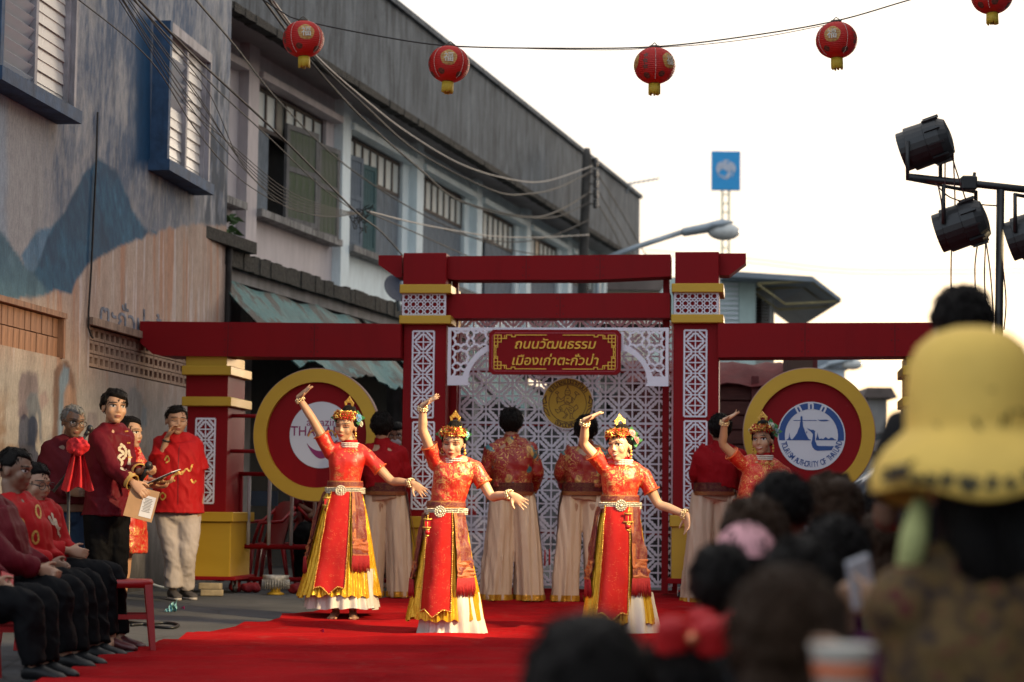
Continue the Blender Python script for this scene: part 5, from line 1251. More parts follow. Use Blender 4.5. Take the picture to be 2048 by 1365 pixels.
def fringe(edge, ln, m_, name, parent, n=46, sway=0.02):
    b = MB(); P = [Vector(p) for p in edge]; m = len(P) - 1
    for k in range(n):
        f_ = k / (n - 1) * m; i = min(int(f_), m - 1); p = P[i].lerp(P[i + 1], f_ - i); l_ = ln * (0.9 + 0.2 * rng.random()); dx = sway * (k / n - 0.3) + 0.012 * (rng.random() - 0.5)
        b.tube([p + V(0, 0, 0.01), p + V(dx * 0.5, -0.004, -l_ * 0.5), p + V(dx, -0.004 + 0.008 * (rng.random() - .5), -l_)], [0.0045, 0.004, 0.0022], 5)
    return b.build(name, m_, parent)
def floret(b, c, nrm, r_, m_pet=0, m_cen=1, pet=5):
    nrm = nrm.normalized(); a = nrm.orthogonal().normalized(); c2 = nrm.cross(a)
    for k in range(pet):
        an = 2 * math.pi * k / pet; d = a * math.cos(an) + c2 * math.sin(an); s = nrm.cross(d)
        b.add([c, c + d * r_ * 0.6 + s * r_ * 0.42 + nrm * r_ * 0.15, c + d * r_ * 1.1 + nrm * r_ * 0.3, c + d * r_ * 0.6 - s * r_ * 0.42 + nrm * r_ * 0.15], [(0, 3, 2, 1), (0, 1, 2, 3)], m_pet, True)
    b.ball(c + nrm * r_ * 0.25, r_ * 0.33, 6, 4, m_cen)
def rose(c, nrm, r_, col, parent, name='rose', seed=0):
    b = MB(); nrm = nrm.normalized(); a = nrm.orthogonal().normalized(); c2 = nrm.cross(a)
    for ring, (rr, up, n, w) in enumerate(((0.95, 0.05, 6, 0.75), (0.72, 0.28, 5, 0.62), (0.48, 0.45, 5, 0.48), (0.26, 0.55, 4, 0.34))):
        for k in range(n):
            an = 2 * math.pi * (k + 0.5 * ring) / n + seed; d = a * math.cos(an) + c2 * math.sin(an); s = nrm.cross(d)
            g = []
            for i in range(5):
                row = []
                for q in range(5):
                    x = (q / 4 - 0.5) * 2; z = i / 4; wd = w * r_ * math.sin(math.pi * (0.18 + 0.62 * z)) ; 
                    row.append(c + d * (rr * r_ * (0.25 + 0.75 * z) - 0.25 * r_ * x * x * w) + s * (x * wd) + nrm * (r_ * (up + 0.45 * z * (1 - 0.45 * z) - 0.10 * (z ** 4))))
                g.append(row)
            b.rings(g, caps=False, closed=False)
    b.ball(c + nrm * r_ * 0.45, r_ * 0.28, 8, 6)
    return b.build(name, mat('petal_%d_%d_%d' % tuple(int(100 * x) for x in col), col, 0.6, 0.18, 20), parent)
# ================================================================== lanterns on their string
def lantern_mat():
    t = NT('red_lantern_paper'); z = t.xyz()[2]; n = t.noise(14, 4)
    c = t.mix(n, (0.50, 0.012, 0.010), (0.66, 0.030, 0.018)); t.set('Base Color', c); t.set('Roughness', 0.5)
    t.set('Transmission Weight', 0.0); t.set('Subsurface Weight', 0.25); t.set('Subsurface Radius', (0.2, 0.03, 0.02)); t.set('Subsurface Scale', 0.3)
    tr = t.n('ShaderNodeBsdfTranslucent'); tr.inputs['Color'].default_value = (0.75, 0.03, 0.02, 1); ms = t.n('ShaderNodeMixShader'); ms.inputs[0].default_value = 0.35
    t.l(t.b.outputs[0], ms.inputs[1]); t.l(tr.outputs[0], ms.inputs[2]); t.l(ms.outputs[0], t.t.nodes['Material Output'].inputs['Surface']); return t.m
LANT = lantern_mat(); LGOLD = mat('lantern_gold_print', (0.42, 0.23, 0.05), 0.5, 0.5, 60); LDARK = mat('lantern_dark_print', (0.13, 0.035, 0.02), 0.6, 0.5, 80); TASS = mat('yellow_tassel', (0.55, 0.38, 0.03), 0.6, 0.3, 60, stretch=(8, 8, 0.3)); LCAP = mat('lantern_cap', (0.05, 0.035, 0.02), 0.5, 0.3)
CORD = mat('dark_cord', (0.02, 0.018, 0.016), 0.7, 0.3)
def lantern(u, v, d, rot, label, w=83):
    p = px(u, v, d); r_ = w / 2 * d / F; h_ = r_ * 0.86
    o = empty('paper_lantern', p, R(rot), label, 'lantern', 'red paper lanterns strung over the street'); o.rotation_euler = (R(2 * math.sin(u)), R(3 * math.cos(u)), R(rot))
    prof = []
    for k in range(73):
        a = -1.28 + 2.56 * k / 72; prof.append((r_ * math.cos(a) ** 0.92 * (1 + 0.020 * math.cos(k * math.pi / 1.5)), h_ * math.sin(a) / math.sin(1.28)))
    b = MB(); b.lathe(prof, 40, caps=True); b.build('shade', LANT, o)
    b = MB(); b.lathe([(r_ * 0.27, h_ * 0.98), (r_ * 0.27, h_ * 1.13), (r_ * 0.25, h_ * 1.13), (r_ * 0.25, h_ * 0.98)], 18); b.tube([(-r_ * 0.25, 0, h_ * 1.1), (0, 0, h_ * 1.32), (r_ * 0.25, 0, h_ * 1.1)], 0.004, 6); b.build('top_collar', LCAP, o)
    b = MB(); b.lathe([(r_ * 0.26, -h_ * 0.97), (r_ * 0.26, -h_ * 1.06), (r_ * 0.23, -h_ * 1.06), (r_ * 0.23, -h_ * 0.97)], 18); b.build('bottom_collar', LCAP, o)
    b = MB()
    for k in range(34):
        a = 2 * math.pi * k / 34; l_ = h_ * (0.50 + 0.16 * rng.random()); x, y = r_ * 0.245 * math.cos(a), r_ * 0.245 * math.sin(a); b.tube([(x, y, -h_ * 1.03), (x * 1.03, y * 1.03, -h_ * 1.03 - l_ * 0.5), (x * (0.98 + 0.1 * rng.random()), y, -h_ * 1.03 - l_)], 0.0075, 5)
    b.build('tassel', TASS, o)
    def patch(a0, z0, ra, rz, m_, nm, wob=0.04, off=1.012):
        b = MB(); c = []
        for i in range(5):
            row = []
            for k in range(22):
                an = 2 * math.pi * k / 22; q = i / 4 * (1 + wob * math.sin(5 * an + a0)); th = a0 + ra * q * math.cos(an); ph = z0 + rz * q * math.sin(an)
                row.append((r_ * off * math.cos(ph) ** 0.92 * math.sin(th), -r_ * off * math.cos(ph) ** 0.92 * math.cos(th), h_ * off * math.sin(ph) / math.sin(1.28)))
            c.append(row)
        b.rings(c, caps=False); b.build(nm, m_, o)
    for a0 in (0.15, 2.2, 4.3): patch(a0, 0.18, 0.42, 0.46, LGOLD, 'gold_medallion')
    for a0 in (0.9, 3.0, 5.1): patch(a0, -0.72, 0.22, 0.20, LDARK, 'rosette'); patch(a0 - 1.15, -0.62, 0.20, 0.18, LDARK, 'rosette')
    for a0 in (-1.15, 1.45, 3.5):
        for z0 in (0.45, 0.12, -0.2): patch(a0, z0, 0.13, 0.13, LDARK, 'printed_character', 0.3)
    for a0 in (-0.62, 0.92):
        b = MB(); 
        for k in range(24):
            ph = -0.95 + 1.9 * k / 23; b.ball((r_ * 1.015 * math.cos(ph) ** 0.92 * math.sin(a0), -r_ * 1.015 * math.cos(ph) ** 0.92 * math.cos(a0), h_ * 1.01 * math.sin(ph) / math.sin(1.28)), 0.0035, 5, 4)
        b.build('dotted_seam', PEARLM, o)
    text('福', r_ * 0.5, PEARLM, o, Matrix.Rotation(0.15, 4, 'Z') @ Matrix.Translation((0, -r_ * 1.02, h_ * 0.14)), name='character', extrude=0.001)
PEARLM = mat('white_dots', (0.6, 0.58, 0.5), 0.5)
LD = 16.0
lantern(607, 79, LD, 5, 'red paper lantern at the left, against the shophouse eave')
lantern(898, 129, LD, -8, 'red paper lantern in front of the parapet edge')
lantern(1309, 132, LD, 35, 'red paper lantern against the white sky, lowest on the string')
lantern(1673, 81, LD, -30, 'red paper lantern high against the sky right of centre')
lantern(1984, -8, LD, 10, 'red paper lantern cut off by the top right corner of the picture')
def cable(pts, d0, d1, r_, label, group, m_=None, name='overhead_cable', n=8, par=None):
    m = len(pts) - 1; P = [px(u, v, d0 + (d1 - d0) * i / m) for i, (u, v) in enumerate(pts)]; p, rr = smooth_path(P, [r_] * len(P), n); b = MB(); b.tube(p, rr, 6)
    if par: return b.build(name, m_ or CORD, par)
    return b.build(name, m_ or CORD, label=label, cat='cable', group=group)
cable([(470, -40), (560, 22), (607, 42), (760, 73), (898, 92), (1100, 97), (1309, 94), (1500, 72), (1673, 42), (1820, 0), (1984, -46)], LD, LD, 0.0055, 'cord strung with red lanterns from the shophouse across the sky', None, name='lantern_cord')
cable([(898, 94), (1000, 96), (1110, 99), (1230, 100), (1309, 96), (1420, 88), (1540, 72), (1673, 46)], LD, LD, 0.003, 'thin loose wire hanging just under the lantern cord', None, mat('copper_wire', (0.25, 0.17, 0.10), 0.5), name='loose_wire')

# ================================================================== overhead cables
KB = 'bundle of cables crossing the mural wall'; lab = 'thin black cable in the bundle running from the upper left to the tangled knot'
for k, (a, m1, m2) in enumerate((((232, -10), (296, 92), (372, 210)), ((240, -10), (304, 88), (385, 205)), ((247, -10), (310, 80), (395, 196)), ((252, -10), (318, 84), (402, 200)), ((262, -10), (336, 84), (420, 190)), ((238, -10), (312, 108), (400, 240)))):
    cable([a, m1, m2, (470 + 4 * k, 296 + 9 * k), (570, 378 + 7 * k), (650, 412 + 4 * k), (722, 428)], 13.5, 23.0, 0.0038, lab, KB)
cable([(268, -10), (375, 100), (450, 170), (560, 272), (650, 362), (716, 428), (760, 462), (806, 512)], 13.5, 23.6, 0.009, 'thickest black cable running past the window down to the tangled knot', KB)
cable([(258, -10), (360, 100), (440, 185), (545, 282), (640, 372), (720, 430)], 13.5, 23.0, 0.006, 'second thick black cable beside the thickest one', KB)
cable([(150, -6), (300, 120), (388, 255), (470, 350), (560, 408), (650, 434), (724, 426)], 13.0, 23.0, 0.0045, 'thin cable crossing the wall between the two mural windows', KB)
cable([(385, -8), (470, 92), (560, 205), (690, 330), (850, 432), (1010, 497), (1160, 520)], 15, 36, 0.009, 'single thin cable crossing the pink shophouse bay', None)
KP = 'cables sagging from the utility pole'
cable([(520, -10), (612, 112), (720, 232), (840, 339), (921, 402), (1056, 434), (1120, 420), (1180, 384)], 17, 38, 0.012, 'thick dark cable sagging lowest across the shophouse eave to the pole', KP)
cable([(535, -5), (625, 112), (730, 212), (840, 307), (988, 382), (1056, 388), (1120, 374), (1182, 343)], 17, 38, 0.012, 'dark cable sagging above the thick one, under the eave, to the pole', KP)
cable([(545, 0), (632, 112), (740, 208), (820, 269), (920, 328), (1012, 357), (1090, 363), (1188, 331)], 17, 38, 0.010, 'pale cable sagging across the stained parapet to the top insulator', KP, mat('pale_cable', (0.30, 0.27, 0.24), 0.6))
cable([(734, 422), (820, 444), (900, 460), (988, 473), (1080, 475), (1178, 470)], 23, 38, 0.011, 'pale cable running from the knot to the pole', KP, mat('pale_cable', (0.3, 0.3, 0.3)))
cable([(734, 424), (840, 470), (940, 514), (1000, 530)], 23, 32, 0.008, 'thin cable dropping from the knot behind the gate top', KP)
cable([(1178, 405), (1120, 432), (1060, 436), (980, 424), (900, 395)], 38, 30, 0.010, 'dark cable rising to the middle insulators of the pole', KP)
cable([(1178, 440), (1110, 470), (1040, 484), (960, 478), (890, 460)], 38, 30, 0.010, 'dark cable rising to the lowest insulators of the pole', KP)
for k, (a, b_, c) in enumerate((((1196, 350), (1240, 420), (1292, 512)), ((1198, 385), (1236, 450), (1270, 512)), ((1198, 412), (1226, 460), (1250, 512)))):
    cable([a, b_, c], 38, 44, 0.012, ['topmost stay cable', 'middle stay cable', 'lowest stay cable'][k] + ' of three running down right from the pole insulators', 'stay cables right of the pole')
YW = mat('pale_wire', (0.55, 0.45, 0.30), 0.6)
for v0 in (518, 526): cable([(1290, 500 + (v0 - 518)), (1500, v0), (1720, v0 + 22), (2060, v0 + 20)], 60, 70, 0.010, ('upper' if v0 == 518 else 'lower') + ' of two faint distant wires crossing the sky right of the gate', 'faint distant wires', YW)
# knot of slack wire
kp = px(722, 430, 23.05); b = MB(); kr = random.Random(4)
for k in range(12):
    pts = [V(kr.uniform(-.04, .04), 0, kr.uniform(-.04, .04))]; d_ = V(kr.uniform(-1, 1), kr.uniform(-.3, .3), kr.uniform(-1, 0.8))
    for q in range(6): d_ = V(d_.x * 0.5 + kr.uniform(-1, 1) - pts[-1].x * 5, kr.uniform(-.3, .3), d_.z * 0.5 + kr.uniform(-1, 1) - (pts[-1].z + 0.06) * 5); pts.append(pts[-1] + d_.normalized() * kr.uniform(0.04, 0.09))
    p_, r__ = smooth_path(pts, [0.0042] * len(pts), 4); b.tube(p_, r__, 5)
b.ball((0, 0, 0), 0.02, 8, 5)
o = b.build('cable_knot', CORD, label='tangled knot of slack cables in front of the second shophouse bay', cat='cable'); o.location = kp

# ================================================================== utility pole, street lamps, antenna, dishes
PO = mat('tarred_pole', (0.05, 0.045, 0.04), 0.9, 0.4, 6, 0.5, dirt=0.5); INS = mat('insulator', (0.03, 0.025, 0.022), 0.3)
pt, pb = px(1174, 305, 38), px(1163, 640, 38); pbx = pb.x - (pt.x - pb.x) / (pt.z - pb.z) * pb.z
o = empty('utility_pole', (pbx, 38, 0.1), label='dark concrete utility pole with stacked insulators in front of the parapet', cat='pole')
b = MB(); d_ = V(pt.x - pbx, 0, pt.z - 0.1); b.tube([V(0, 0, -0.1), d_ * 0.5, d_ * 0.99, d_ * 1.01], [0.115, 0.10, 0.085, 0.05], 12); b.build('shaft', PO, o)
for v in (325, 348, 368, 388, 408):
    q = px(1191, v, 37.95) - V(pbx, 38, 0.1); b = MB(); b.lathe([(0.02, -0.09), (0.06, -0.05), (0.03, -0.03), (0.065, 0.0), (0.03, 0.03), (0.06, 0.06), (0.02, 0.09)], 10); i_ = b.build('insulator', INS, o); i_.location = q
    b = MB(); b.tube([q + V(-0.2, 0.05, 0.0), q], 0.015, 6); b.build('bracket', INS, o)
GALV = mat('galvanised_grey', (0.30, 0.34, 0.37), 0.5, 0.15, 3, metal=0.3); GLS = mat('lamp_glass', (0.55, 0.55, 0.52), 0.15, 0.1)
def street_lamp(pts, d, head0, head1, label, sc=1.0):
    base = px(*pts[0], d); o = empty('street_lamp', (base.x, d, 0.1), label=label, cat='street lamp', group='street lamps behind the gate'); B0 = V(base.x, d, 0.1)
    P = [px(u, v, d) - B0 for u, v in pts]; b = MB(); b.tube([V(0, 0, 0), P[0] * 0.97 + V(0, 0, 0)] + P, 0.05 * sc, 8); b.build('arm', GALV, o)
    a, c = px(*head0, d) - B0, px(*head1, d) - B0; L_ = (c - a).length; x = (c - a).normalized(); z = V(-x.z, 0, x.x)
    def M_(q): return a + x * (q[0] * L_) + V(0, q[1] * sc, 0) + z * (q[2] * sc)
    b = MB(); rg = []
    for f_, w, h_ in ((0, 0.05, 0.06), (0.05, 0.09, 0.13), (0.5, 0.13, 0.15), (0.58, 0.19, 0.13), (0.8, 0.20, 0.16), (1.0, 0.04, 0.03)):
        rg.append([M_((f_, w * math.cos(2 * math.pi * k / 12), h_ * 0.6 * math.sin(2 * math.pi * k / 12) + (0.02 if f_ > 0.5 else 0))) for k in range(12)])
    b.rings(rg); b.build('lamp_head', GALV, o)
    b = MB(); b.ball((0, 0, 0), (0.30 * sc, 0.17 * sc, 0.16 * sc), 12, 8); g_ = b.build('glass_bowl', GLS, o); g_.location = M_((0.80, 0, -0.12))
street_lamp([(1196, 522), (1280, 492), (1366, 464)], 37, (1362, 466), (1466, 447), 'grey street lamp on a long arm above the gate beam', 1.0)
street_lamp([(1610, 745), (1640, 738), (1662, 728)], 62, (1655, 730), (1714, 718), 'distant street lamp behind the top of the right round sign', 1.1)
b = MB(); an = [px(u, v, 44) for u, v in ((1240, 372), (1262, 367), (1316, 358))]; A0 = px(1262, 385, 44)
for i in range(9): q = an[0].lerp(an[2], i / 8); b.tube([q + V(0, -0.25, 0), q + V(0, 0.25, 0)], 0.008, 4)
b.tube(an, 0.014, 5); b.tube([px(1263, 368, 44), px(1262, 372, 44), px(1256, 380, 44), px(1250, 392, 44)], 0.014, 5); b.build('tv_antenna', GALV, label='thin rooftop antenna at the end of the parapet', cat='antenna')
def dish(u, v, d, r_, label, ax=(0.5, -0.75, 0.35)):
    p = px(u, v, d); o = empty('satellite_dish', p, label=label, cat='satellite dish', group='satellite dishes on the canopy'); z = V(*ax).normalized(); M_ = z.to_track_quat('Z', 'Y').to_matrix().to_4x4()
    b = MB(); b.lathe([(0.001, 0.0), (r_ * 0.5, r_ * 0.06), (r_ * 0.85, r_ * 0.18), (r_, r_ * 0.26), (r_ * 1.02, r_ * 0.25), (r_ * 0.86, r_ * 0.15), (r_ * 0.5, r_ * 0.03), (0.001, -0.03)], 28, M=M_, caps=False); b.build('reflector', mat('navy_dish', (0.012, 0.018, 0.045), 0.35), o)
    b = MB(); b.tube([M_ @ V(0, -r_, 0.1), M_ @ V(0, -r_ * 0.4, r_ * 0.75), M_ @ V(0, 0, r_ * 0.9)], 0.012, 6); b.ball(M_ @ V(0, 0, r_ * 0.9), 0.035, 8, 5); b.tube([V(0, 0.05, 0), V(0.05, 0.1, -r_ * 1.4)], 0.03, 6); b.build('feed_arm', GALV, o)
dish(791, 580, 26.6, 0.19, 'dark blue satellite dish on the canopy behind the left pillar top')
dish(972, 643, 33.0, 0.16, 'dark satellite dish low behind the second cross-beam')
# bank sign on its lattice mast
d = 95.0; a, c = px(1423, 380, d), px(1481, 303, d); cx = (a.x + c.x) / 2; o = empty('mast_sign', (cx, d, 0.1), label='blue square sign with white bird emblem on a ladder mast', cat='sign')
SKYB = mat('sky_blue_sign', (0.008, 0.27, 0.58), 0.5, 0.06); W_ = (c.x - a.x); H_ = c.z - a.z; z0 = a.z - 0.1
b = MB(); b.box((-W_ / 2, 0, z0), (W_ / 2, 0.25, z0 + H_)); b.build('sign_box', SKYB, o)
u_ = W_ / 730.0
def sp_(x, y): return ((x - 650) * u_, z0 + H_ - (y - 160) * u_ )
EMB = mat('grey_white_emblem', (0.42, 0.45, 0.52), 0.6)
for nm, pl in (('emblem', [(575, 400), (600, 385), (660, 375), (700, 385), (745, 430), (820, 450), (880, 520), (905, 610), (880, 680), (840, 730), (815, 830), (798, 835), (800, 790), (830, 700), (800, 640), (775, 640), (778, 730), (755, 810), (700, 870), (640, 880), (560, 855), (505, 800), (520, 770), (555, 775), (580, 820), (640, 830), (640, 760), (690, 745), (705, 690), (640, 660), (600, 620), (560, 620), (490, 660), (470, 730), (500, 830), (475, 830), (440, 740), (405, 660), (400, 580), (430, 490), (490, 440), (540, 430), (570, 465), (585, 440)]),):
    b = MB(); b.prism([sp_(*q) for q in pl], -0.02, -0.004); b.build(nm, EMB, o)
b = MB(); b.prism([(sp_(695, 455)[0] + 0.05 * math.cos(k), sp_(695, 455)[1] + 0.06 * math.sin(k)) for k in [2 * math.pi * q / 12 for q in range(12)]], -0.024, -0.021); b.build('emblem_eye', SKYB, o)
MAST = mat('mast_green_steel', (0.10, 0.20, 0.14), 0.6)
xs_ = (px(1445, 400, d).x - cx, px(1458.5, 400, d).x - cx)
for x in xs_:
    b = MB(); b.tube([(x, 0.1, -0.1), (x, 0.1, z0)], 0.045, 6); b.build('mast_leg', MAST, o)
rb = MB(); rb.tube([(xs_[0], 0.1, 0), (xs_[1], 0.1, 0)], 0.03, 5); rm = rb.mesh('mast_rung', MAST)
for k in range(int(z0 / 0.42)): link('mast_rung', rm, o, loc=(0, 0, z0 - 0.2 - 0.42 * k))

# ================================================================== stage lights on their stand (lit)
BLACKM = mat('black_metal', (0.012, 0.012, 0.013), 0.45, 0.3, 8); DS = 13.0
pole_t, pole_b = px(2001, 380, DS), px(1998, 640, DS)
o = empty('light_stand', (pole_b.x, DS, 0), label='black lighting stand with a crossbar at the right edge', cat='light stand'); OB = V(pole_b.x, DS, 0)
b = MB(); b.tube([(0, 0, 0.25), pole_b - OB, pole_t - OB], [0.030, 0.026, 0.026], 10); b.build('mast', BLACKM, o)
b = MB(); b.tube([px(1815, 354, DS) - OB, px(2001, 374, DS) - OB, px(2180, 394, DS) - OB], 0.024, 10); b.build('crossbar', BLACKM, o)
for k in range(3):
    a = 2.1 * k + 0.4; b = MB(); b.tube([(0, 0, 0.75), (0.45 * math.cos(a), 0.45 * math.sin(a), 0.02)], 0.018, 8); b.build('leg', BLACKM, o)
b = MB(); q = px(1937, 367, DS) - OB; b.box(q + V(-0.05, -0.04, -0.045), q + V(0.05, 0.04, 0.045), bev=0.01); b.tube([q + V(0.03, 0, 0), q + V(0.04, 0, 0.07)], 0.01, 6); b.build('clamp', BLACKM, o)
LENS = bpy.data.materials.new('lit_lens'); LENS.use_nodes = True; e_ = LENS.node_tree.nodes['Principled BSDF']; e_.inputs['Emission Color'].default_value = (1.0, 0.78, 0.45, 1); e_.inputs['Emission Strength'].default_value = 4.0; e_.inputs['Base Color'].default_value = (0.8, 0.7, 0.5, 1)
def par_can(u, v, target, label, yoke, power, col=(1.0, 0.75, 0.42), size=0.155):
    p = px(u, v, DS); o = empty('stage_light', p, label=label, cat='stage light', group='stage lights on the stand')
    ax = (Vector(target) - p).normalized(); vis = V(-0.90, 0.34, -0.30).normalized(); z = vis
    M_ = z.to_track_quat('Z', 'Y').to_matrix().to_4x4(); r_ = size
    b = MB(); b.lathe([(r_ * 0.30, -r_ * 1.15), (r_ * 0.72, -r_ * 1.08), (r_ * 0.93, -r_ * 0.75), (r_ * 0.95, -r_ * 0.2), (r_ * 0.90, -r_ * 0.18), (r_ * 0.92, r_ * 0.6), (r_ * 0.82, r_ * 0.62), (r_ * 0.82, r_ * 0.95), (r_ * 0.75, r_ * 0.95), (r_ * 0.72, r_ * 0.5)], 24, M=M_, smooth=False); b.build('housing', BLACKM, o)
    for k in range(10):
        a = 2 * math.pi * k / 10; b = MB(); b.box((-0.006, r_ * 0.90, -r_ * 0.9), (0.006, r_ * 1.03, -r_ * 0.25), M=M_ @ Matrix.Rotation(a, 4, 'Z')); b.build('cooling_fin', BLACKM, o)
    b = MB(); b.lathe([(0.001, r_ * 0.80), (r_ * 0.74, r_ * 0.78), (r_ * 0.74, r_ * 0.74), (0.001, r_ * 0.72)], 20, M=M_); b.build('lens', LENS, o)
    b = MB(); s = -1 if yoke == 'down' else 1; xx = V(0.75, 0.66, 0).normalized() * r_ * 1.1
    b.tube([-xx, -xx + V(0, 0, s * r_ * 1.55), xx + V(0, 0, s * r_ * 1.55), xx], 0.014, 8); b.build('yoke', BLACKM, o)
    ld = bpy.data.lights.new('stage_beam', 'SPOT'); ld.energy = power; ld.color = col; ld.spot_size = R(50); ld.spot_blend = 0.6; ld.shadow_soft_size = 0.10
    lo = bpy.data.objects.new('stage_beam', ld); COL.objects.link(lo); lo.parent = o; lo.location = z * (r_ * 1.05); lo.rotation_euler = ax.to_track_quat('-Z', 'Y').to_euler()
par_can(1848, 290, (-1.25, 15.0, 1.05), 'topmost black stage light standing above the crossbar', 'down', 760)
par_can(1920, 453, (-0.3, 14.7, 1.05), 'black stage light hanging under the crossbar left of the stand', 'up', 270)
par_can(2062, 470, (1.2, 15.2, 1.1), 'black stage light cut off by the right edge of the picture', 'up', 180)
WIRER = mat('red_black_wire', (0.05, 0.010, 0.012), 0.6)
for pts in ([(1897, 280), (1906, 320), (1925, 380), (1938, 420)], [(1890, 285), (1890, 360), (1888, 430)], [(1906, 300), (1910, 420), (1903, 500), (1902, 600)], [(1960, 460), (1950, 530), (1952, 600)], [(1968, 460), (1980, 540), (1988, 640)], [(1876, 370), (1884, 420), (1878, 485)], [(1870, 366), (1900, 395), (1950, 408), (1995, 412)], [(1972, 470), (1969, 560), (1975, 640)], [(2004, 520), (2012, 600), (2008, 660)]):
    cable(pts, DS - 0.02, DS - 0.02, 0.0045, 'thin wire dangling between the stage lights', 'wires dangling from the stage lights', WIRER, 'dangling_wire', 6)

# ================================================================== barrier, chairs and clutter behind the gate at left
BW_ = mat('white_bar', (0.50, 0.48, 0.44), 0.5, 0.1, dirt=0.3)
db = 19.5; a, c = px(486, 948, db), px(700, 1158, db); o = empty('crowd_barrier', (a.x, db, 0.1), label='red crowd barrier with white upright bars under the left round sign', cat='barrier')
def bl(u, v): q = px(u, v, db); return q.x - a.x, q.z - 0.1
for v, r_ in ((948, 0.020), (1093, 0.024), (1158, 0.022)):
    x0, z = bl(470, v); x1, _ = bl(800, v); b = MB(); b.tube([(x0, 0, z), (x1, 0, z)], r_, 8); b.build('rail', RED, o)
x, z0 = bl(495, 1090); _, z1 = bl(495, 952); bb = MB(); bb.tube([(0, 0, 0), (0, 0, z1 - z0)], 0.017, 8); bm2 = bb.mesh('bar', BW_)
for u in (496, 537, 582, 628, 672, 716): link('bar', bm2, o, loc=(bl(u, 1090)[0], -0.004, z0))
for u in (478, 640, 790): x, _ = bl(u, 1100); b = MB(); b.tube([(x, 0.03, -0.0), (x, 0.03, bl(478, 950)[1])], 0.02, 8); b.build('post', RED, o)
RPL = mat('red_plastic', (0.30, 0.006, 0.008), 0.35, 0.08, 5); WPL = mat('white_plastic', (0.5, 0.47, 0.44), 0.4, 0.1)
def chair(loc, rz, label, m_=RPL, sc=1.0, group='red plastic chairs behind the barrier', arms=True):
    o = empty('plastic_chair', loc, rz, label, 'chair', group); o.scale = (sc,) * 3
    b = MB(); b.rings([oval(V(0, 0, z), V(1, 0, 0), V(0, 1, 0), rx, ry, 24, 0.6) for z, rx, ry in ((0.415, 0.20, 0.19), (0.43, 0.215, 0.205), (0.44, 0.21, 0.20), (0.432, 0.18, 0.17))]); b.build('seat', m_, o)
    rg = []
    for i in range(9):
        f_ = i / 8; z = 0.42 + 0.44 * f_; w = 0.19 + 0.02 * math.sin(f_ * 3); rg.append([V(w * (2 * q / 8 - 1), 0.18 + 0.10 * f_ - 0.03 * (2 * q / 8 - 1) ** 2, z - (0.05 * (2 * q / 8 - 1) ** 4 if i == 8 else 0)) for q in range(9)])
    b = MB(); b.rings(rg, caps=False, closed=False); b.rings([[p + V(0, 0.012, 0) for p in r_][::-1] for r_ in rg], caps=False, closed=False); b.build('backrest', m_, o)
    for sx in (-1, 1):
        for sy in (-1, 1):
            b = MB(); b.tube([(sx * 0.17, sy * 0.16, 0.43), (sx * 0.215, sy * 0.215, 0.0)], [0.026, 0.018], 8); b.build('leg', m_, o)
        if not arms: continue
        b = MB(); b.tube([(sx * 0.20, 0.27, 0.80), (sx * 0.24, 0.12, 0.66), (sx * 0.24, -0.12, 0.64), (sx * 0.21, -0.17, 0.44)], 0.018, 8); b.build('armrest', m_, o)
def stool(loc, rz, label, sc=1.0):
    o = empty('plastic_stool', loc, rz, label, 'stool', 'red plastic stools under the seated guests'); o.scale = (sc,) * 3
    b = MB(); b.rings([oval(V(0, 0, z), V(1, 0, 0), V(0, 1, 0), r_, r_, 24, 0.5) for z, r_ in ((0.40, 0.155), (0.435, 0.16), (0.45, 0.152), (0.445, 0.10))]); b.build('seat', RPL, o)
    for sx in (-1, 1):
        for sy in (-1, 1):
            b = MB(); b.tube([(sx * 0.125, sy * 0.125, 0.42), (sx * 0.165, sy * 0.165, 0.0)], [0.034, 0.022], 4, smooth=False); b.build('leg', RPL, o)
    for y_ in (-0.145, 0.137): b = MB(); b.strip([(-0.145, 0.22), (0.145, 0.22)], 0.03, y_, y_ + 0.008); b.build('brace', RPL, o)
pq = px(520, 1150, 20.3); chair((pq.x, 20.3, 0.1), R(-60), 'red plastic chair nearest the left wing pillar, behind the barrier')
pq = px(556, 1150, 20.9); chair((pq.x, 20.9, 0.1), R(-75), 'red plastic chair farther back, beside the seated helper')
pq = px(640, 1150, 20.4); chair((pq.x, 20.6, 0.1), R(100), 'red plastic chair under the seated helper behind the barrier')
q0, q1 = px(495, 1012, 19.9), px(556, 983, 19.9); b = MB(); b.box((q0.x, 19.88, q0.z), (q1.x, 19.92, q1.z)); b.build('blue_board', mat('dusky_blue', (0.03, 0.07, 0.11), 0.6), label='dusky blue board leaning behind the barrier', cat='board')
# silver offering bowl
p = on_ground(551, 1190); o = empty('offering_bowl', p, label='silver footed offering bowl with hanging bead fringe on the road', cat='bowl')
b = MB(); b.lathe([(0.075, 0.0), (0.08, 0.012), (0.045, 0.03), (0.04, 0.045), (0.06, 0.06)], 20); b.build('gold_foot', GOLD, o)
SIL = mat('chased_silver', (0.55, 0.52, 0.47), 0.35, 0.3, 40, 0.6, metal=0.7)
b = MB(); b.lathe([(0.05, 0.06), (0.10, 0.075), (0.118, 0.15), (0.122, 0.178), (0.112, 0.178), (0.10, 0.10), (0.0, 0.09)], 28); b.build('bowl_body', SIL, o)
b = MB()
for k in range(30): a = 2 * math.pi * k / 30; b.tube([(0.122 * math.cos(a), 0.122 * math.sin(a), 0.14), (0.124 * math.cos(a), 0.124 * math.sin(a), 0.055)], [0.004, 0.0055], 5)
b.build('bead_fringe', SIL, o)
MSK = mat('teal_mask', (0.30, 0.60, 0.62), 0.6, 0.1)
p = on_ground(340, 1224); rg = []
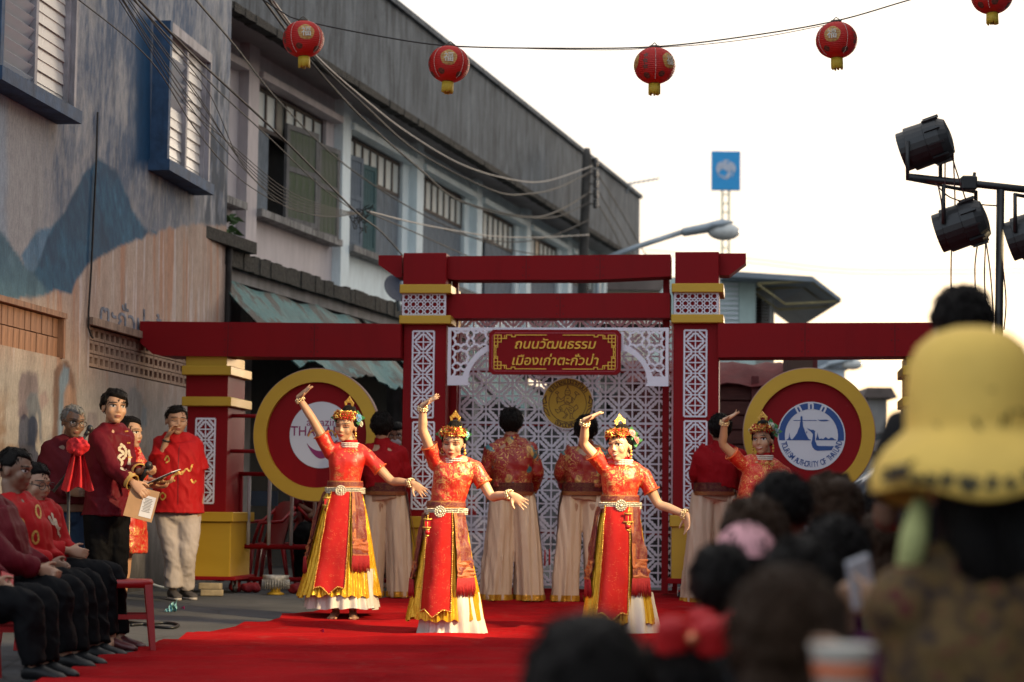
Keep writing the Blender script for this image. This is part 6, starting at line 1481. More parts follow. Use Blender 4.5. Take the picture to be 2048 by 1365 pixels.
for i in range(7):
    rg.append([(0.085 * (k / 8 - 0.5) * (1.0 - 0.35 * i / 6) + 0.012 * math.sin(i), 0.05 * (0.5 - i / 6) + 0.02 * math.sin(k * 2.2), 0.004 + 0.09 * math.sin(math.pi * i / 6) ** 0.8 * (0.6 + 0.4 * math.sin(k * 1.9 + i)) * (k / 8)) for k in range(9)])
b = MB(); b.rings(rg, caps=False, closed=False); b.rings([[(x, y + 0.002, z - 0.002) for x, y, z in r_][::-1] for r_ in rg], caps=False, closed=False); b.tube([(0.03, 0, 0.05), (0.05, -0.02, 0.09), (0.04, 0.0, 0.02)], 0.002, 5); o = b.build('face_mask', MSK, label='crumpled pale teal face mask lying on the road', cat='mask'); o.location = p; o.scale = (1.15,) * 3
b = MB(); pts = [on_ground(u, v) + V(0, 0, 0.012) for u, v in ((252, 1247), (290, 1251), (330, 1249), (356, 1253), (345, 1259), (310, 1257), (290, 1252), (262, 1254))]; b.tube(*smooth_path(pts, [0.011] * len(pts), 6), seg=8); b.build('floor_cable', BLK, label='black cable looped on the road left of the carpet', cat='cable')
PTL = mat('pink_petal', (0.55, 0.06, 0.22), 0.6)
for (u, v), l_ in (((302, 1275), 'pink petal on the road near the carpet edge'), ((641, 1272), 'pink petal on the carpet below the leftmost dancer'), ((363, 1225), 'pink petal on the road beside the face mask')):
    q = on_ground(u, v); b = MB(); b.rings([[(0.045 * (k / 5 - 0.5), -0.015 * math.sin(math.pi * k / 5), 0.03 + 0.004 * k) for k in range(6)], [(0.05 * (k / 5 - 0.5), 0.018 * math.sin(math.pi * k / 5), 0.028 + 0.006 * math.sin(k)) for k in range(6)]], caps=False, closed=False); o = b.build('petal', PTL, label=l_, cat='petal', group='pink petals'); o.location = q
# cables along the wall foot
cable([(215, 1168), (260, 1160), (300, 1168), (330, 1176), (372, 1174)], 19.0, 18.6, 0.014, 'pale cable lying along the foot of the mural wall', None, mat('pale_hose', (0.42, 0.48, 0.52), 0.5), 'hose')

# ================================================================== truck, car and scooter beyond the gate
TRED = mat('truck_red', (0.12, 0.008, 0.008), 0.6, 0.25, 3, dirt=0.5); RUST = mat('truck_board', (0.075, 0.02, 0.014), 0.8, 0.3, 4, 0.3, stretch=(1, 1, 4)); TBLK = BLK
d = 23.0; a = px(1262, 715, d); c = px(1622, 1010, d); o = empty('cargo_truck', (a.x, d, 0.1), label='dark red cargo truck with boarded sides parked behind the right round sign', cat='truck')
W_ = 1.95; zt = a.z - 0.1
n = 9; zb = 0.75; hb = (zt - 0.30 - zb) / n; pb_ = MB(); pb_.box((0, -0.02, 0), (W_ - 0.25, 0.02, hb - 0.02)); pm2 = pb_.mesh('side_board', RUST)
for k in range(n): link('side_board', pm2, o, loc=(0, 0.03 * (k % 2) * 0.3, zb + hb * k))
for x in (0.12, 0.75, 1.35, W_ - 0.3): b = MB(); b.box((x, -0.07, zb - 0.05), (x + 0.08, -0.025, zt - 0.2)); b.build('stake', TRED, o)
b = MB(); b.box((0, 0.06, zb), (W_ - 0.25, 4.5, zt - 0.25)); b.build('cargo_box', TRED, o)
rg = [[(x, -0.10, zt - 0.32 + 0.03 * math.sin(x * 7)), ] for x in (0,)]
rg = []
for i in range(7): rg.append([(W_ * k / 14 - 0.05, -0.12 + 0.9 * i / 6, zt - 0.30 + 0.30 * math.sin(math.pi * 0.5 * i / 6) + 0.025 * math.sin(k * 1.7 + i)) for k in range(15)])
b = MB(); b.rings(rg, caps=False, closed=False); b.rings([[(x, y, z - 0.01) for x, y, z in r_][::-1] for r_ in rg], caps=False, closed=False); b.build('tarpaulin', mat('red_tarp', (0.10, 0.004, 0.004), 0.8, 0.2, 4, 0.4), o)
b = MB(); b.box((W_ - 0.2, -0.1, zb), (W_ + 0.08, 0.3, zt + 0.05)); b.build('corner_frame', mat('brown_frame', (0.09, 0.05, 0.035), 0.8), o)
b = MB(); b.box((W_ + 0.1, 0.2, zb), (W_ + 0.18, 2.0, zt + 0.05)); b.build('corrugated_panel', TRED, o)
b = MB(); b.box((0, 0.1, 0.55), (W_, 4.4, 0.70)); b.build('chassis', BLACKM, o)
for x in (0.30, 1.6):
    w_ = empty('wheel'); w_.parent = o; w_.location = (x, 0.2, 0.42); b = MB(); b.lathe([(0.20, -0.12), (0.40, -0.12), (0.42, -0.06), (0.42, 0.06), (0.40, 0.12), (0.20, 0.12)], 24, M=Matrix.Rotation(R(90), 4, 'X')); b.build('tyre', BLK, w_); b = MB(); b.lathe([(0.02, -0.06), (0.2, -0.08), (0.2, 0.08), (0.02, 0.06)], 16, M=Matrix.Rotation(R(90), 4, 'X')); b.build('rim', GALV, w_)
# silver car
d = 24.0; q = px(1770, 1120, d); o = empty('parked_car', (q.x + 0.4, d, 0.1), label='silver car half hidden behind the right round sign and the audience', cat='car')
CARS = mat('silver_car_paint', (0.42, 0.46, 0.50), 0.22, 0.04, metal=0.4)
def section(x, hw, z0, z1, top): return [V(x, -hw, z0), V(x, -hw, z1), V(x, -hw * 0.86, top), V(x, 0, top + 0.03), V(x, hw * 0.86, top), V(x, hw, z1), V(x, hw, z0), V(x, 0, z0)]
b = MB(); b.rings([section(*s) for s in ((-2.1, 0.72, 0.35, 0.62, 0.72), (-1.9, 0.82, 0.22, 0.72, 0.86), (-1.0, 0.86, 0.20, 0.80, 0.98), (1.3, 0.86, 0.20, 0.84, 1.0), (1.95, 0.82, 0.22, 0.80, 0.98), (2.1, 0.75, 0.35, 0.70, 0.85))]); b.build('body', CARS, o)
b = MB(); b.rings([section(*s) for s in ((-1.0, 0.80, 0.9, 0.95, 0.99), (-0.35, 0.74, 0.9, 1.1, 1.40), (0.7, 0.74, 0.9, 1.1, 1.44), (1.7, 0.78, 0.9, 0.98, 1.02))]); b.build('roof', mat('car_glass', (0.10, 0.12, 0.14), 0.08), o)
for x in (-1.3, 1.3):
    for y in (-0.78, 0.78):
        w_ = empty('wheel'); w_.parent = o; w_.location = (x, y, 0.30); b = MB(); b.lathe([(0.18, -0.09), (0.29, -0.09), (0.31, 0), (0.29, 0.09), (0.18, 0.09)], 20, M=Matrix.Rotation(R(90), 4, 'X')); b.build('tyre', BLK, w_); b = MB(); b.lathe([(0.02, -0.06), (0.18, -0.07), (0.18, 0.07), (0.02, 0.06)], 14, M=Matrix.Rotation(R(90), 4, 'X')); b.build('rim', GALV, w_)
for y in (-0.6, 0.6): b = MB(); b.ball((-2.02, y, 0.66), (0.09, 0.14, 0.07), 12, 8); b.build('headlight', GLS, o)
# scooter: only its front cowl shows
q = px(1772, 1060, 20.0); o = empty('motor_scooter', (q.x, 20.0, 0.1), label='white scooter front cowl and handlebar behind the audience', cat='scooter'); WH = mat('white_scooter', (0.62, 0.66, 0.70), 0.25, 0.04)
b = MB(); b.rings([oval(V(0.0 + 0.10 * f_, 0, 0.45 + 0.50 * f_), V(1, 0, 0), V(0, 1, 0), 0.08 + 0.05 * math.sin(f_ * 3), 0.14, 16) for f_ in [k / 8 for k in range(9)]]); b.ball((0.12, -0.02, 1.0), (0.16, 0.12, 0.09), 16, 10); o2 = fuse(b, 0.015, 'front_cowl', WH, o, 3)
b = MB(); b.tube([(0.1, -0.38, 1.06), (0.12, 0, 1.0), (0.1, 0.38, 1.06)], 0.018, 8); b.build('handlebar', BLACKM, o); b = MB(); b.tube([(0.1, -0.2, 1.03), (0.06, -0.24, 1.14)], 0.007, 6); b.ball((0.05, -0.25, 1.18), (0.05, 0.02, 0.04), 10, 6); b.build('mirror', BLACKM, o)
b = MB(); b.lathe([(0.12, -0.05), (0.22, -0.05), (0.24, 0), (0.22, 0.05), (0.12, 0.05)], 20, M=Matrix.Translation((-0.05, 0, 0.24)) @ Matrix.Rotation(R(90), 4, 'X')); b.build('front_wheel', BLK, o); b = MB(); b.rings([oval(V(x, 0, z), V(0, 1, 0), V(0, 0, 1), w, h_, 14) for x, w, h_, z in ((0.15, 0.1, 0.1, 0.4), (0.7, 0.14, 0.16, 0.55), (1.3, 0.12, 0.14, 0.65), (1.5, 0.05, 0.05, 0.7))]); b.build('seat_body', BLACKM, o); b = MB(); b.lathe([(0.12, -0.05), (0.22, -0.05), (0.24, 0), (0.22, 0.05), (0.12, 0.05)], 20, M=Matrix.Translation((1.2, 0, 0.24)) @ Matrix.Rotation(R(90), 4, 'X')); b.build('rear_wheel', BLK, o)
# gift table behind the screen
q = px(970, 1100, 21.2); o = empty('folding_table', (q.x, 21.2, 0.1), label='white cloth table behind the lattice screen', cat='table'); b = MB(); b.box((-0.6, -0.3, 0.70), (0.6, 0.3, 0.74)); b.build('table_top', WPL, o); b = MB(); b.box((-0.61, -0.31, 0.25), (0.61, -0.295, 0.742)); b.build('cloth', WSATP, o) if False else b.build('cloth', mat('pale_cloth', (0.45, 0.45, 0.5), 0.8), o)
for x in (-0.55, 0.55): b = MB(); b.tube([(x, 0.2, 0.7), (x, 0.2, 0)], 0.015, 6); b.build('leg', GALV, o)
GB = [mat('gift_white', (0.55, 0.53, 0.55), 0.6), mat('gift_red', (0.35, 0.012, 0.012), 0.6)]
for k, (x, z, w, h_) in enumerate(((-0.42, 0.74, 0.16, 0.14), (-0.18, 0.74, 0.18, 0.20), (0.08, 0.74, 0.14, 0.12), (-0.40, 0.88, 0.13, 0.10), (0.32, 0.74, 0.2, 0.16))):
    b = MB(); b.box((-w / 2, -0.1, 0), (w / 2, 0.1, h_), bev=0.006); t_ = b.build('gift_box', GB[k % 2], label=['white gift box at the left end of the table behind the screen', 'tall red gift box on the table behind the screen', 'small white gift box at the middle of the table behind the screen', 'red gift box stacked on the white one behind the screen', 'white gift box at the right end of the table behind the screen'][k], cat='box', group='gift boxes behind the screen'); t_.location = (q.x + x, 21.1, 0.1 + z)
# fern growing from the wall corner
fr = px(457, 440, 22.3); o = empty('fern', fr, label='small green fern growing from the top of the mural wall corner', cat='plant'); b = MB(); fk = random.Random(3)
for k in range(26):
    a = fk.uniform(0, 6.28); L_ = fk.uniform(0.06, 0.18); d_ = V(math.cos(a), math.sin(a) * 0.6, fk.uniform(-0.9, 0.8)).normalized(); s = d_.cross(V(0, 1, 0.3)).normalized() * 0.025; c = V(fk.uniform(-.03, .05), -0.05, fk.uniform(-0.25, 0.05)); b.add([c, c + d_ * L_ * 0.5 + s, c + d_ * L_ + V(0, 0, -0.03), c + d_ * L_ * 0.5 - s], [(0, 1, 2, 3), (3, 2, 1, 0)], 0, True)
b.build('fronds', mat('fern_green', (0.05, 0.10, 0.025), 0.6, 0.4, 20), o)
# ================================================================== the four women dancing in front
GRNL = mat('green_leaf_fabric', (0.05, 0.20, 0.06), 0.6, 0.3, 30)
def dancer(label, u0, v0, pts, head, skirt, bro, skin, flowers, eyes, smile, hands_, h=0.232, pend=-0.75, orn_yaw=0.0, feet=False, lipm=LIPR):
    base = on_ground(u0, v0); Y = base.y; o = empty('person', base, label=label, cat='person', group='women dancing in red and gold')
    S = F / Y
    def J(u, v, dy=0.0): return px(u, v, Y + dy) - base
    j = {n_: J(*p) for n_, p in pts.items()}; k = 0.93
    for s_ in 'LR': j['sh' + s_] += V(0.010 if s_ == 'L' else -0.010, 0, -0.030)
    j['shm'] = (j['shL'] + j['shR']) / 2 + V(0, 0, 0.015); j['side'] = V(1, 0, 0); fill_joints(j, k)
    hz_ = j['pelvis'].z
    for s, dx in (('L', -0.08), ('R', 0.08)):
        j['kn' + s] = V(j['pelvis'].x + dx, -0.05, 0.45); j['an' + s] = V(J(*skirt['feet' + s]).x if 'feet' + s in skirt else dx, -0.01, 0.075); j['toe' + s] = j['an' + s] + V(dx * 0.25, -0.15, -0.055)
    HM = head_matrix(J(head[0], head[1], head[2]), head[3], head[4], head[5], h)
    hd = {s: (lambda b, s=s: hand(b, j['wr' + s], V(*hands_[s][0]), V(*hands_[s][1]), 0.9, hands_[s][2], hands_[s][3], hands_[s][4], 0.25)) for s in hands_}
    bd = body_mesh(j, k, RADF, HM, 0.0055, 'body', skin, o, hands=hd, wide=0.98, jaw=0.95)
    face(bd, HM, bd, lipm, eyes, smile, 0.9, mat('eye_shadow_tone', (0.26, 0.10, 0.06), 0.6))
    hp = hair_cap(HM, o, HAIR, seed=u0, front=0.30, nape=-0.28, rough=0.015); b = MB(); b.ball((0, 0.20, 0.50), (0.24, 0.26, 0.20), 16, 10, M=HM); b.ball((0, 0.40, 0.05), (0.26, 0.20, 0.30), 16, 10, M=HM); b.build('hair_bun', HAIR, hp)
    for sx in (-1, 1):
        b = MB(); b.tube([HM @ V(sx * 0.10, -0.36, 0.30), HM @ V(sx * 0.20, -0.40, 0.15), HM @ V(sx * 0.29, -0.30, -0.05), HM @ V(sx * 0.32, -0.20, -0.28)], [0.0012, 0.0014, 0.0012, 0.0005], 5); b.build('hair_strand', HAIR, hp)
    # blouse
    b = MB(); trunk(b, j, k, RADF, 0.016, 0.20, 0.82)
    sl = skirt.get('sleeve', 0.55)
    for s in 'LR': sleeve(b, j['sh' + s], j['el' + s], j['wr' + s], sl, k, 0.013, 0.050, 0.045, 0.006)
    nk = j['neck']
    for s_ in 'LR': b.tube([nk + V(0, 0, -0.02), nk.lerp(j['sh' + s_], 0.6) + V(0, 0, 0.012), j['sh' + s_]], [0.052 * k, 0.050 * k, 0.058 * k], 14)
    b.tube([j['shm'] + V(0, 0, 0.005), nk + V(0, 0, 0.012)], [0.085 * k, 0.062 * k], 16)
    bl = fuse(b, 0.008, 'blouse', bro, o, 3, disp=creases(0.010, 8, 7, int(u0)))
    for s in 'LR':
        a, e = j['sh' + s], j['el' + s]; c = a.lerp(e, sl); d = (e - a).normalized(); sd = d.orthogonal().normalized(); q = d.cross(sd)
        b = MB(); ring = oval(c, sd, q, 0.066 * k, 0.066 * k, 20); b.tube(ring + [ring[0]], 0.005, 6, caps=False); b.build('sleeve_piping', mat('orange_piping', (0.60, 0.10, 0.015), 0.5), bl)
    b = MB(); b.tube([nk + V(0, 0, -0.015), nk + V(0, -0.002, 0.035)], [0.070 * k, 0.063 * k], 20, caps=False); b.tube([nk + V(0, -0.002, 0.035), nk + V(0, 0, -0.015)], [0.060 * k, 0.066 * k], 20, caps=False); b.build('collar', REDT, bl)
    # skirt layers
    c0 = J(*skirt['waist']); sk = Skirt(c0, J(*skirt['hem']), 0.140 * k, skirt['r'], seed=u0)
    skp = Skirt(c0, J(*skirt['hem2']), 0.13 * k, skirt['r'] * 0.92)
    pleated(skp, 0.66, 1.0, 17, 0.018, 0.0, WSAT, 'petticoat', o, seed=u0, wav=0.012)
    pleated(sk, 0.0, 1.0, 40, 0.011, 0.0, GOLDS, 'pleated_skirt', o, seed=u0 + 1, wav=0.02)
    pc, pw_ = skirt.get('panel', (-0.22, 0.40))
    def zig(f_): x = abs(f_ - 0.5) * 2; return 0.90 + (0.075 * (1 - x / 0.55) if x < 0.55 else 0.02 * (x - 0.55) / 0.45)
    rg = panel_on(sk, pc - pw_, pc + pw_, 0.0, zig, 0.030, SEQ, 'front_panel', o, seed=u0 * 0.1, taper=-0.35, amp=0.003)
    path = [r_[0] for r_ in rg] + rg[-1][1:] + [r_[-1] for r_ in rg[::-1]][1:]
    bead_line([p + V(0, -0.004, 0) for p in path], 0.0065, GOLDJ, 'bead_trim', o, 0.013)
    for nm, a0, a1, tt in (('side_sash', 0.38, 0.98, 0.62), ('side_sash', -1.60, -1.10, 0.64)):
        if a0 < 0 and skirt.get('nolsash'): continue
        rs = panel_on(sk, a0, a1, 0.0, lambda f_: tt, 0.034, MARO, nm, o, seed=a0 + u0, amp=0.01)
        sp_ = o.children[-1]
        for nm2, f0, f1, t0_, t1_ in (('sash_border', 0.0, 0.22, 0.0, tt), ('sash_border', 0.0, 1.0, tt * 0.72, tt * 0.99)):
            th0, th1 = a0 + (a1 - a0) * f0, a0 + (a1 - a0) * f1; panel_on(sk, th0, th1, t0_, lambda f_: t1_, 0.0375 + 0.0008 * (f1 > 0.5), SASHB, nm2, sp_, cols=8, seed=a0 + u0, amp=0.01 if f1 > .5 else 0.004)
        fringe([p + V(0, -0.002, 0) for p in rs[-1]], 0.115, FRNG, 'fringe', sp_)
    # waist sash, silver belt with rosette
    ch = j['waist']; top = c0.lerp(ch, 0.35) + V(0, 0, 0.055)
    def band(z0, z1, r0, r1, m_, nm, par=o):
        A = [oval(c0 + V(0, 0, z0), V(1, 0, 0), V(0, 1, 0), r0, r0 * 0.82, 40), oval(c0 + V(0, 0, z1), V(1, 0, 0), V(0, 1, 0), r1, r1 * 0.82, 40)]
        b = MB(); b.rings(A, caps=False); b.rings([[p.lerp(c0 + V(0, 0, p.z - c0.z), 0.05) for p in a] for a in A[::-1]], caps=False); return b.build(nm, m_, par)
    ra = 0.152 * k
    ws = band(-0.045, 0.085, ra + 0.002, ra * 0.93 + 0.006, SASHB, 'waist_sash'); band(0.045, 0.075, ra * 0.97 + 0.006, ra * 0.955 + 0.006, MARO, 'sash_stripe', ws)
    bt = band(-0.012, 0.030, ra + 0.009, ra + 0.006, SILV, 'belt')
    for z_ in (-0.010, 0.002, 0.014, 0.027):
        ring = oval(c0 + V(0, 0, z_), V(1, 0, 0), V(0, 1, 0), ra + 0.012, (ra + 0.012) * 0.83, 60); bead_line(ring + [ring[0]], 0.0055, SILV, 'bead_row', bt, 0.012)
    pb = sk.p(skirt.get('ros', -0.15), 0, ra - sk.r0 + 0.018) + V(0, 0, 0.008); b = MB()
    for rr, n_, rb_ in ((0.0, 1, 0.014), (0.022, 9, 0.008), (0.036, 14, 0.0075)):
        for q in range(n_): b.ball(pb + V(rr * math.cos(2 * math.pi * q / n_), -0.006, rr * math.sin(2 * math.pi * q / n_)), rb_, 8, 5)
    b.prism([(pb.x + 0.042 * math.cos(R(15 * q)), pb.z + 0.042 * math.sin(R(15 * q))) for q in range(24)], pb.y - 0.003, pb.y + 0.006); b.build('belt_rosette', SILV, bt)
    # hanging pendant with tassel
    pd = sk.p(pend, 0.02, 0.05); pe = empty('pendant'); pe.parent = o; pe.location = pd
    b = MB(); b.box((-0.020, -0.008, -0.085), (0.020, 0.008, -0.035)); b.ball((0, -0.002, -0.125), 0.020, 10, 6); b.build('charm', REDB, pe)
    b = MB()
    b.tube([(0, -0.006, 0.0), (0, -0.006, -0.30)], 0.003, 5)
    for z_, w_ in ((-0.03, 0.032), (-0.09, 0.036), (-0.105, 0.014), (-0.147, 0.012)):
        b.tube([(-w_, -0.008, z_), (0, -0.010, z_ - 0.004), (w_, -0.008, z_)], 0.0065, 6)
    b.build('gold_charm', GOLDJ, pe); b = MB(); b.tube([(0, 0, -0.15), (0, -0.004, -0.18), (0, -0.004, -0.30)], [0.004, 0.010, 0.013], 8); b.build('tassel', FRNG, pe)
    # jewellery
    b = MB(); ce = nk + V(0, -0.004, -0.022)
    for q in range(3):
        ring = oval(ce + V(0, -0.002 * q, 0.014 * q), V(1, 0, 0), V(0, 1, 0), 0.076 * k - 0.001 * q, 0.074 * k, 40)
        for p in ring[::1]: b.ball(p, 0.0065, 6, 4)
    b.build('bead_choker', PEARL, o)
    b = MB()
    for q in range(13):
        a = R(-90 + (q - 6) * 11); p0 = ce + V(0.085 * k * math.cos(a), 0.083 * k * math.sin(a), -0.012)
        ln = 0.028 + 0.016 * (q % 2); b.ball(p0 + V(0, -0.006, -ln * 0.5), 0.0055, 6, 4); b.ball(p0 + V(0, -0.012, -ln), 0.0072, 6, 4)
    b.build('necklace', GOLDJ, o)
    for s in 'LR':
        if s not in hands_: continue
        d = (j['wr' + s] - j['el' + s]).normalized(); c = j['wr' + s] - d * 0.022; sd = d.orthogonal().normalized(); q = d.cross(sd); b = MB()
        for off_, rr in ((-0.008, 0.034), (0.008, 0.033)):
            for n_ in range(20): a = 2 * math.pi * n_ / 20; b.ball(c + d * (off_ + 0.006 * math.sin(n_ * 2.4)) + (sd * math.cos(a) + q * math.sin(a)) * rr, 0.0065 + 0.002 * (n_ % 2), 6, 4)
        b.build('bracelet', mat('pale_gold_bangle', (0.74, 0.58, 0.34), 0.25, 0.2, 50, metal=0.55), o)
    for sx in (-1, 1):
        p = HM @ V(sx * 0.365, 0.02, -0.22); b = MB(); b.ball(p, 0.009, 8, 5); b.ball(p + V(0, 0, -0.022), 0.011, 8, 5); b.ball(p + V(0, 0, -0.046), 0.008, 8, 5); b.tube([p, p + V(0, 0, -0.05)], 0.003, 5); b.build('earring', GOLDJ, o)
    # head-dress: florets in a band, arch ornament, fabric flowers
    hd_ = empty('head_dress'); hd_.parent = o
    b = MB()
    for row, (zz, rr) in enumerate(((0.335, 0.020), (0.41, 0.023), (0.48, 0.020))):
        n_ = 17 - 2 * row
        for q in range(n_):
            a = R(-168 + 156 * q / (n_ - 1) + 0) ; lift = 0.05 * math.sin(math.pi * q / (n_ - 1)); p = V(0.40 * math.cos(a), 0.05 + 0.50 * math.sin(a), zz + lift - 0.04)
            f_ = 1 - 0.10 * row; p = V(p.x * f_, p.y * f_, p.z); w_ = HM @ p; nr = HM.to_3x3() @ V(p.x, p.y - 0.05, 0.15); floret(b, w_ + V(0, 0, 0.004 * rng.random()), nr + V(0.3 * (rng.random() - .5), 0, 0.3 * (rng.random() - .5)), rr * (0.85 + 0.4 * rng.random()))
    b.build('floral_band', [GOLDJ, REDB], hd_)
    b = MB()
    for q in range(9):
        a = R(-150 + 120 * q / 8); w_ = HM @ V(0.40 * math.cos(a), 0.05 + 0.49 * math.sin(a), 0.27 + 0.05 * math.sin(math.pi * q / 8)); b.ball(w_, 0.006, 6, 4); b.ball(w_ + V(0, 0, -0.012), 0.0048, 6, 4)
    b.build('bead_drops', REDB, hd_)
    # arch ornament standing on the bun
    OM = HM @ Matrix.Translation((0, 0.16, 0.62)) @ Matrix.Scale(0.66, 4) @ Matrix.Rotation(R(orn_yaw), 4, 'Z')
    out = [(-0.20, -0.05), (-0.24, 0.14), (-0.27, 0.25), (-0.15, 0.36), (-0.08, 0.46), (0.0, 0.58), (0.08, 0.46), (0.15, 0.36), (0.27, 0.25), (0.24, 0.14), (0.20, -0.05)]
    inn = [(-0.10, -0.05), (-0.12, 0.10), (-0.13, 0.17), (-0.10, 0.20), (-0.06, 0.22), (0.0, 0.25), (0.06, 0.22), (0.10, 0.20), (0.13, 0.17), (0.12, 0.10), (0.10, -0.05)]
    b = MB()
    for yy, fl in ((0.03, 0), (-0.03, 1)):
        A = [V(x, yy, z) for x, z in out]; B = [V(x, yy, z) for x, z in inn]; b.rings([A, B] if fl else [B, A], caps=False, closed=False, M=OM, smooth=False)
    for pl in (out, inn): b.rings([[V(x, -0.03, z) for x, z in pl], [V(x, 0.03, z) for x, z in pl]], caps=False, closed=False, M=OM, smooth=False)
    for q in range(len(out)):
        for f_ in (0.25, 0.5, 0.75): x = out[q][0] + (inn[q][0] - out[q][0]) * f_; z = out[q][1] + (inn[q][1] - out[q][1]) * f_; b.ball((x, -0.035, z), 0.022, 6, 4, M=OM)
    b.build('arch_ornament', GOLDJ, hd_)
    for q, (p, rr, col) in enumerate(flowers):
        w_ = HM @ V(*p); rose(w_, HM.to_3x3() @ V(p[0], p[1] - 0.1, 0.15), rr, col, hd_, seed=q)
    b = MB()
    for p, rr, col in flowers[:2]:
        for q in range(4):
            a = 1.6 * q; c = HM @ V(*p); d = V(math.cos(a), -0.3, math.sin(a)) * rr * 1.5; s = V(-d.z, 0, d.x) * 0.35; b.add([c, c + d * 0.5 + s, c + d, c + d * 0.5 - s], [(0, 1, 2, 3), (3, 2, 1, 0)], 0, True)
    b.build('leaf', GRNL, hd_)
    return o
BLUEFL, PINKFL, WHTFL, TEALFL = (0.16, 0.36, 0.62), (0.68, 0.27, 0.27), (0.66, 0.66, 0.55), (0.20, 0.45, 0.55)
UPL = ((0.74, -0.25, 0.62), (-0.45, -0.55, 0.70), (-0.12, -0.05, -0.02, 0.03), 0.14, 1)
dancer('leftmost of the dancing women, barefoot, eyes closed, blue rose in her hair', 690, 1240,
       dict(pelvis=(690, 1020), waist=(690, 968), chest=(694, 925), neck=(700, 889), shL=(660, 898), shR=(736, 904), elL=(626, 840, -0.06), wrL=(597, 795, -0.08), elR=(783, 962, -0.02), wrR=(826, 967, -0.14)),
       (692, 852, -0.02, -20, 8, 6), dict(waist=(690, 984), hem=(676, 1192), hem2=(684, 1216), r=0.31, feetL=(672, 1225), feetR=(706, 1225), ros=-0.15, panel=(-0.16, 0.36)), BRO_O, SKIN2,
       [((0.40, 0.06, 0.30), 0.040, BLUEFL), ((-0.42, 0.02, 0.24), 0.026, BLUEFL), ((0.44, 0.16, 0.10), 0.030, WHTFL)], 'closed', 0.3,
       {'L': ((0.74, -0.25, 0.62), (-0.45, -0.55, 0.70), (0.16, -0.06, -0.12, 0.02), 0.20, 1), 'R': ((0.78, -0.2, -0.62), (-0.3, -0.9, 0.1), (0.10, 0.06, 0.05, 0.05), 0.22, 1)})
dancer('woman dancing second from left, eyes lowered, small teal and white flowers in her hair', 900, 1271,
       dict(pelvis=(889, 1056), waist=(894, 1008), chest=(905, 958), neck=(909, 920), shL=(871, 920), shR=(953, 930), elL=(846, 862, -0.10), wrL=(845, 812, -0.16), elR=(983, 993, -0.03), wrR=(1023, 990, -0.17)),
       (907, 886, -0.02, -10, 10, 3), dict(waist=(892, 1026), hem=(890, 1238), hem2=(904, 1266), r=0.262, ros=-0.25, panel=(-0.26, 0.42)), BRO_R, SKINF,
       [((0.40, 0.0, 0.28), 0.030, TEALFL), ((-0.40, -0.04, 0.26), 0.028, WHTFL)], 'closed', 0.2,
       {'L': ((0.80, -0.25, 0.55), (-0.40, -0.45, 0.80), (-0.10, -0.08, -0.02, 0.02), 0.16, 1), 'R': ((0.80, -0.2, -0.55), (-0.25, -0.9, 0.1), (0.02, 0.06, 0.1, 0.12), 0.20, 1)})
dancer('smiling woman dancing third from left with two pink roses in her hair, face turned left', 1240, 1275,
       dict(pelvis=(1240, 1052), waist=(1240, 1003), chest=(1243, 958), neck=(1246, 923), shL=(1205, 926), shR=(1290, 944), elL=(1168, 887, -0.08), wrL=(1170, 841, -0.20), elR=(1317, 1008, -0.01), wrR=(1374, 1031, -0.10)),
       (1240, 892, -0.02, -34, 2, -6), dict(waist=(1240, 1014), hem=(1236, 1246), hem2=(1256, 1272), r=0.245, ros=0.0, panel=(-0.20, 0.42)), BRO_R, SKINF,
       [((0.40, 0.10, 0.34), 0.034, PINKFL), ((0.44, 0.22, 0.12), 0.036, PINKFL)], 'open', 0.8,
       {'L': ((0.86, -0.3, 0.42), (-0.30, -0.35, 0.85), (0.10, -0.06, -0.10, -0.04), 0.16, 1), 'R': ((0.02, -0.25, -0.95), (-0.8, -0.4, 0.0), (0.15, 0.25, 0.3, 0.35), 0.12, 1)}, pend=0.28, orn_yaw=40)
dancer('rightmost dancing woman, smiling, white flower in her hair, half hidden by the audience', 1502, 1243,
       dict(pelvis=(1498, 1052), waist=(1503, 1005), chest=(1518, 955), neck=(1528, 914), shL=(1482, 922), shR=(1570, 940), elL=(1446, 889, -0.08), wrL=(1449, 841, -0.18), elR=(1602, 1000, 0.0), wrR=(1640, 1040, -0.05)),
       (1525, 880, -0.02, -26, 2, -3), dict(waist=(1500, 1020), hem=(1500, 1215), hem2=(1505, 1238), r=0.27, ros=-0.1), BRO_R, SKIN2,
       [((0.30, 0.06, 0.46), 0.042, WHTFL), ((0.46, 0.12, 0.26), 0.034, (0.40, 0.52, 0.58)), ((-0.42, 0.0, 0.36), 0.022, WHTFL)], 'open', 1.0,
       {'L': ((0.80, -0.45, 0.45), (-0.35, -0.30, 0.85), (0.12, 0.0, 0.06, 0.3), 0.12, 1), 'R': ((0.7, -0.2, -0.6), (-0.2, -0.9, 0.1), (0.1, 0.1, 0.1, 0.1), 0.1, 1)})

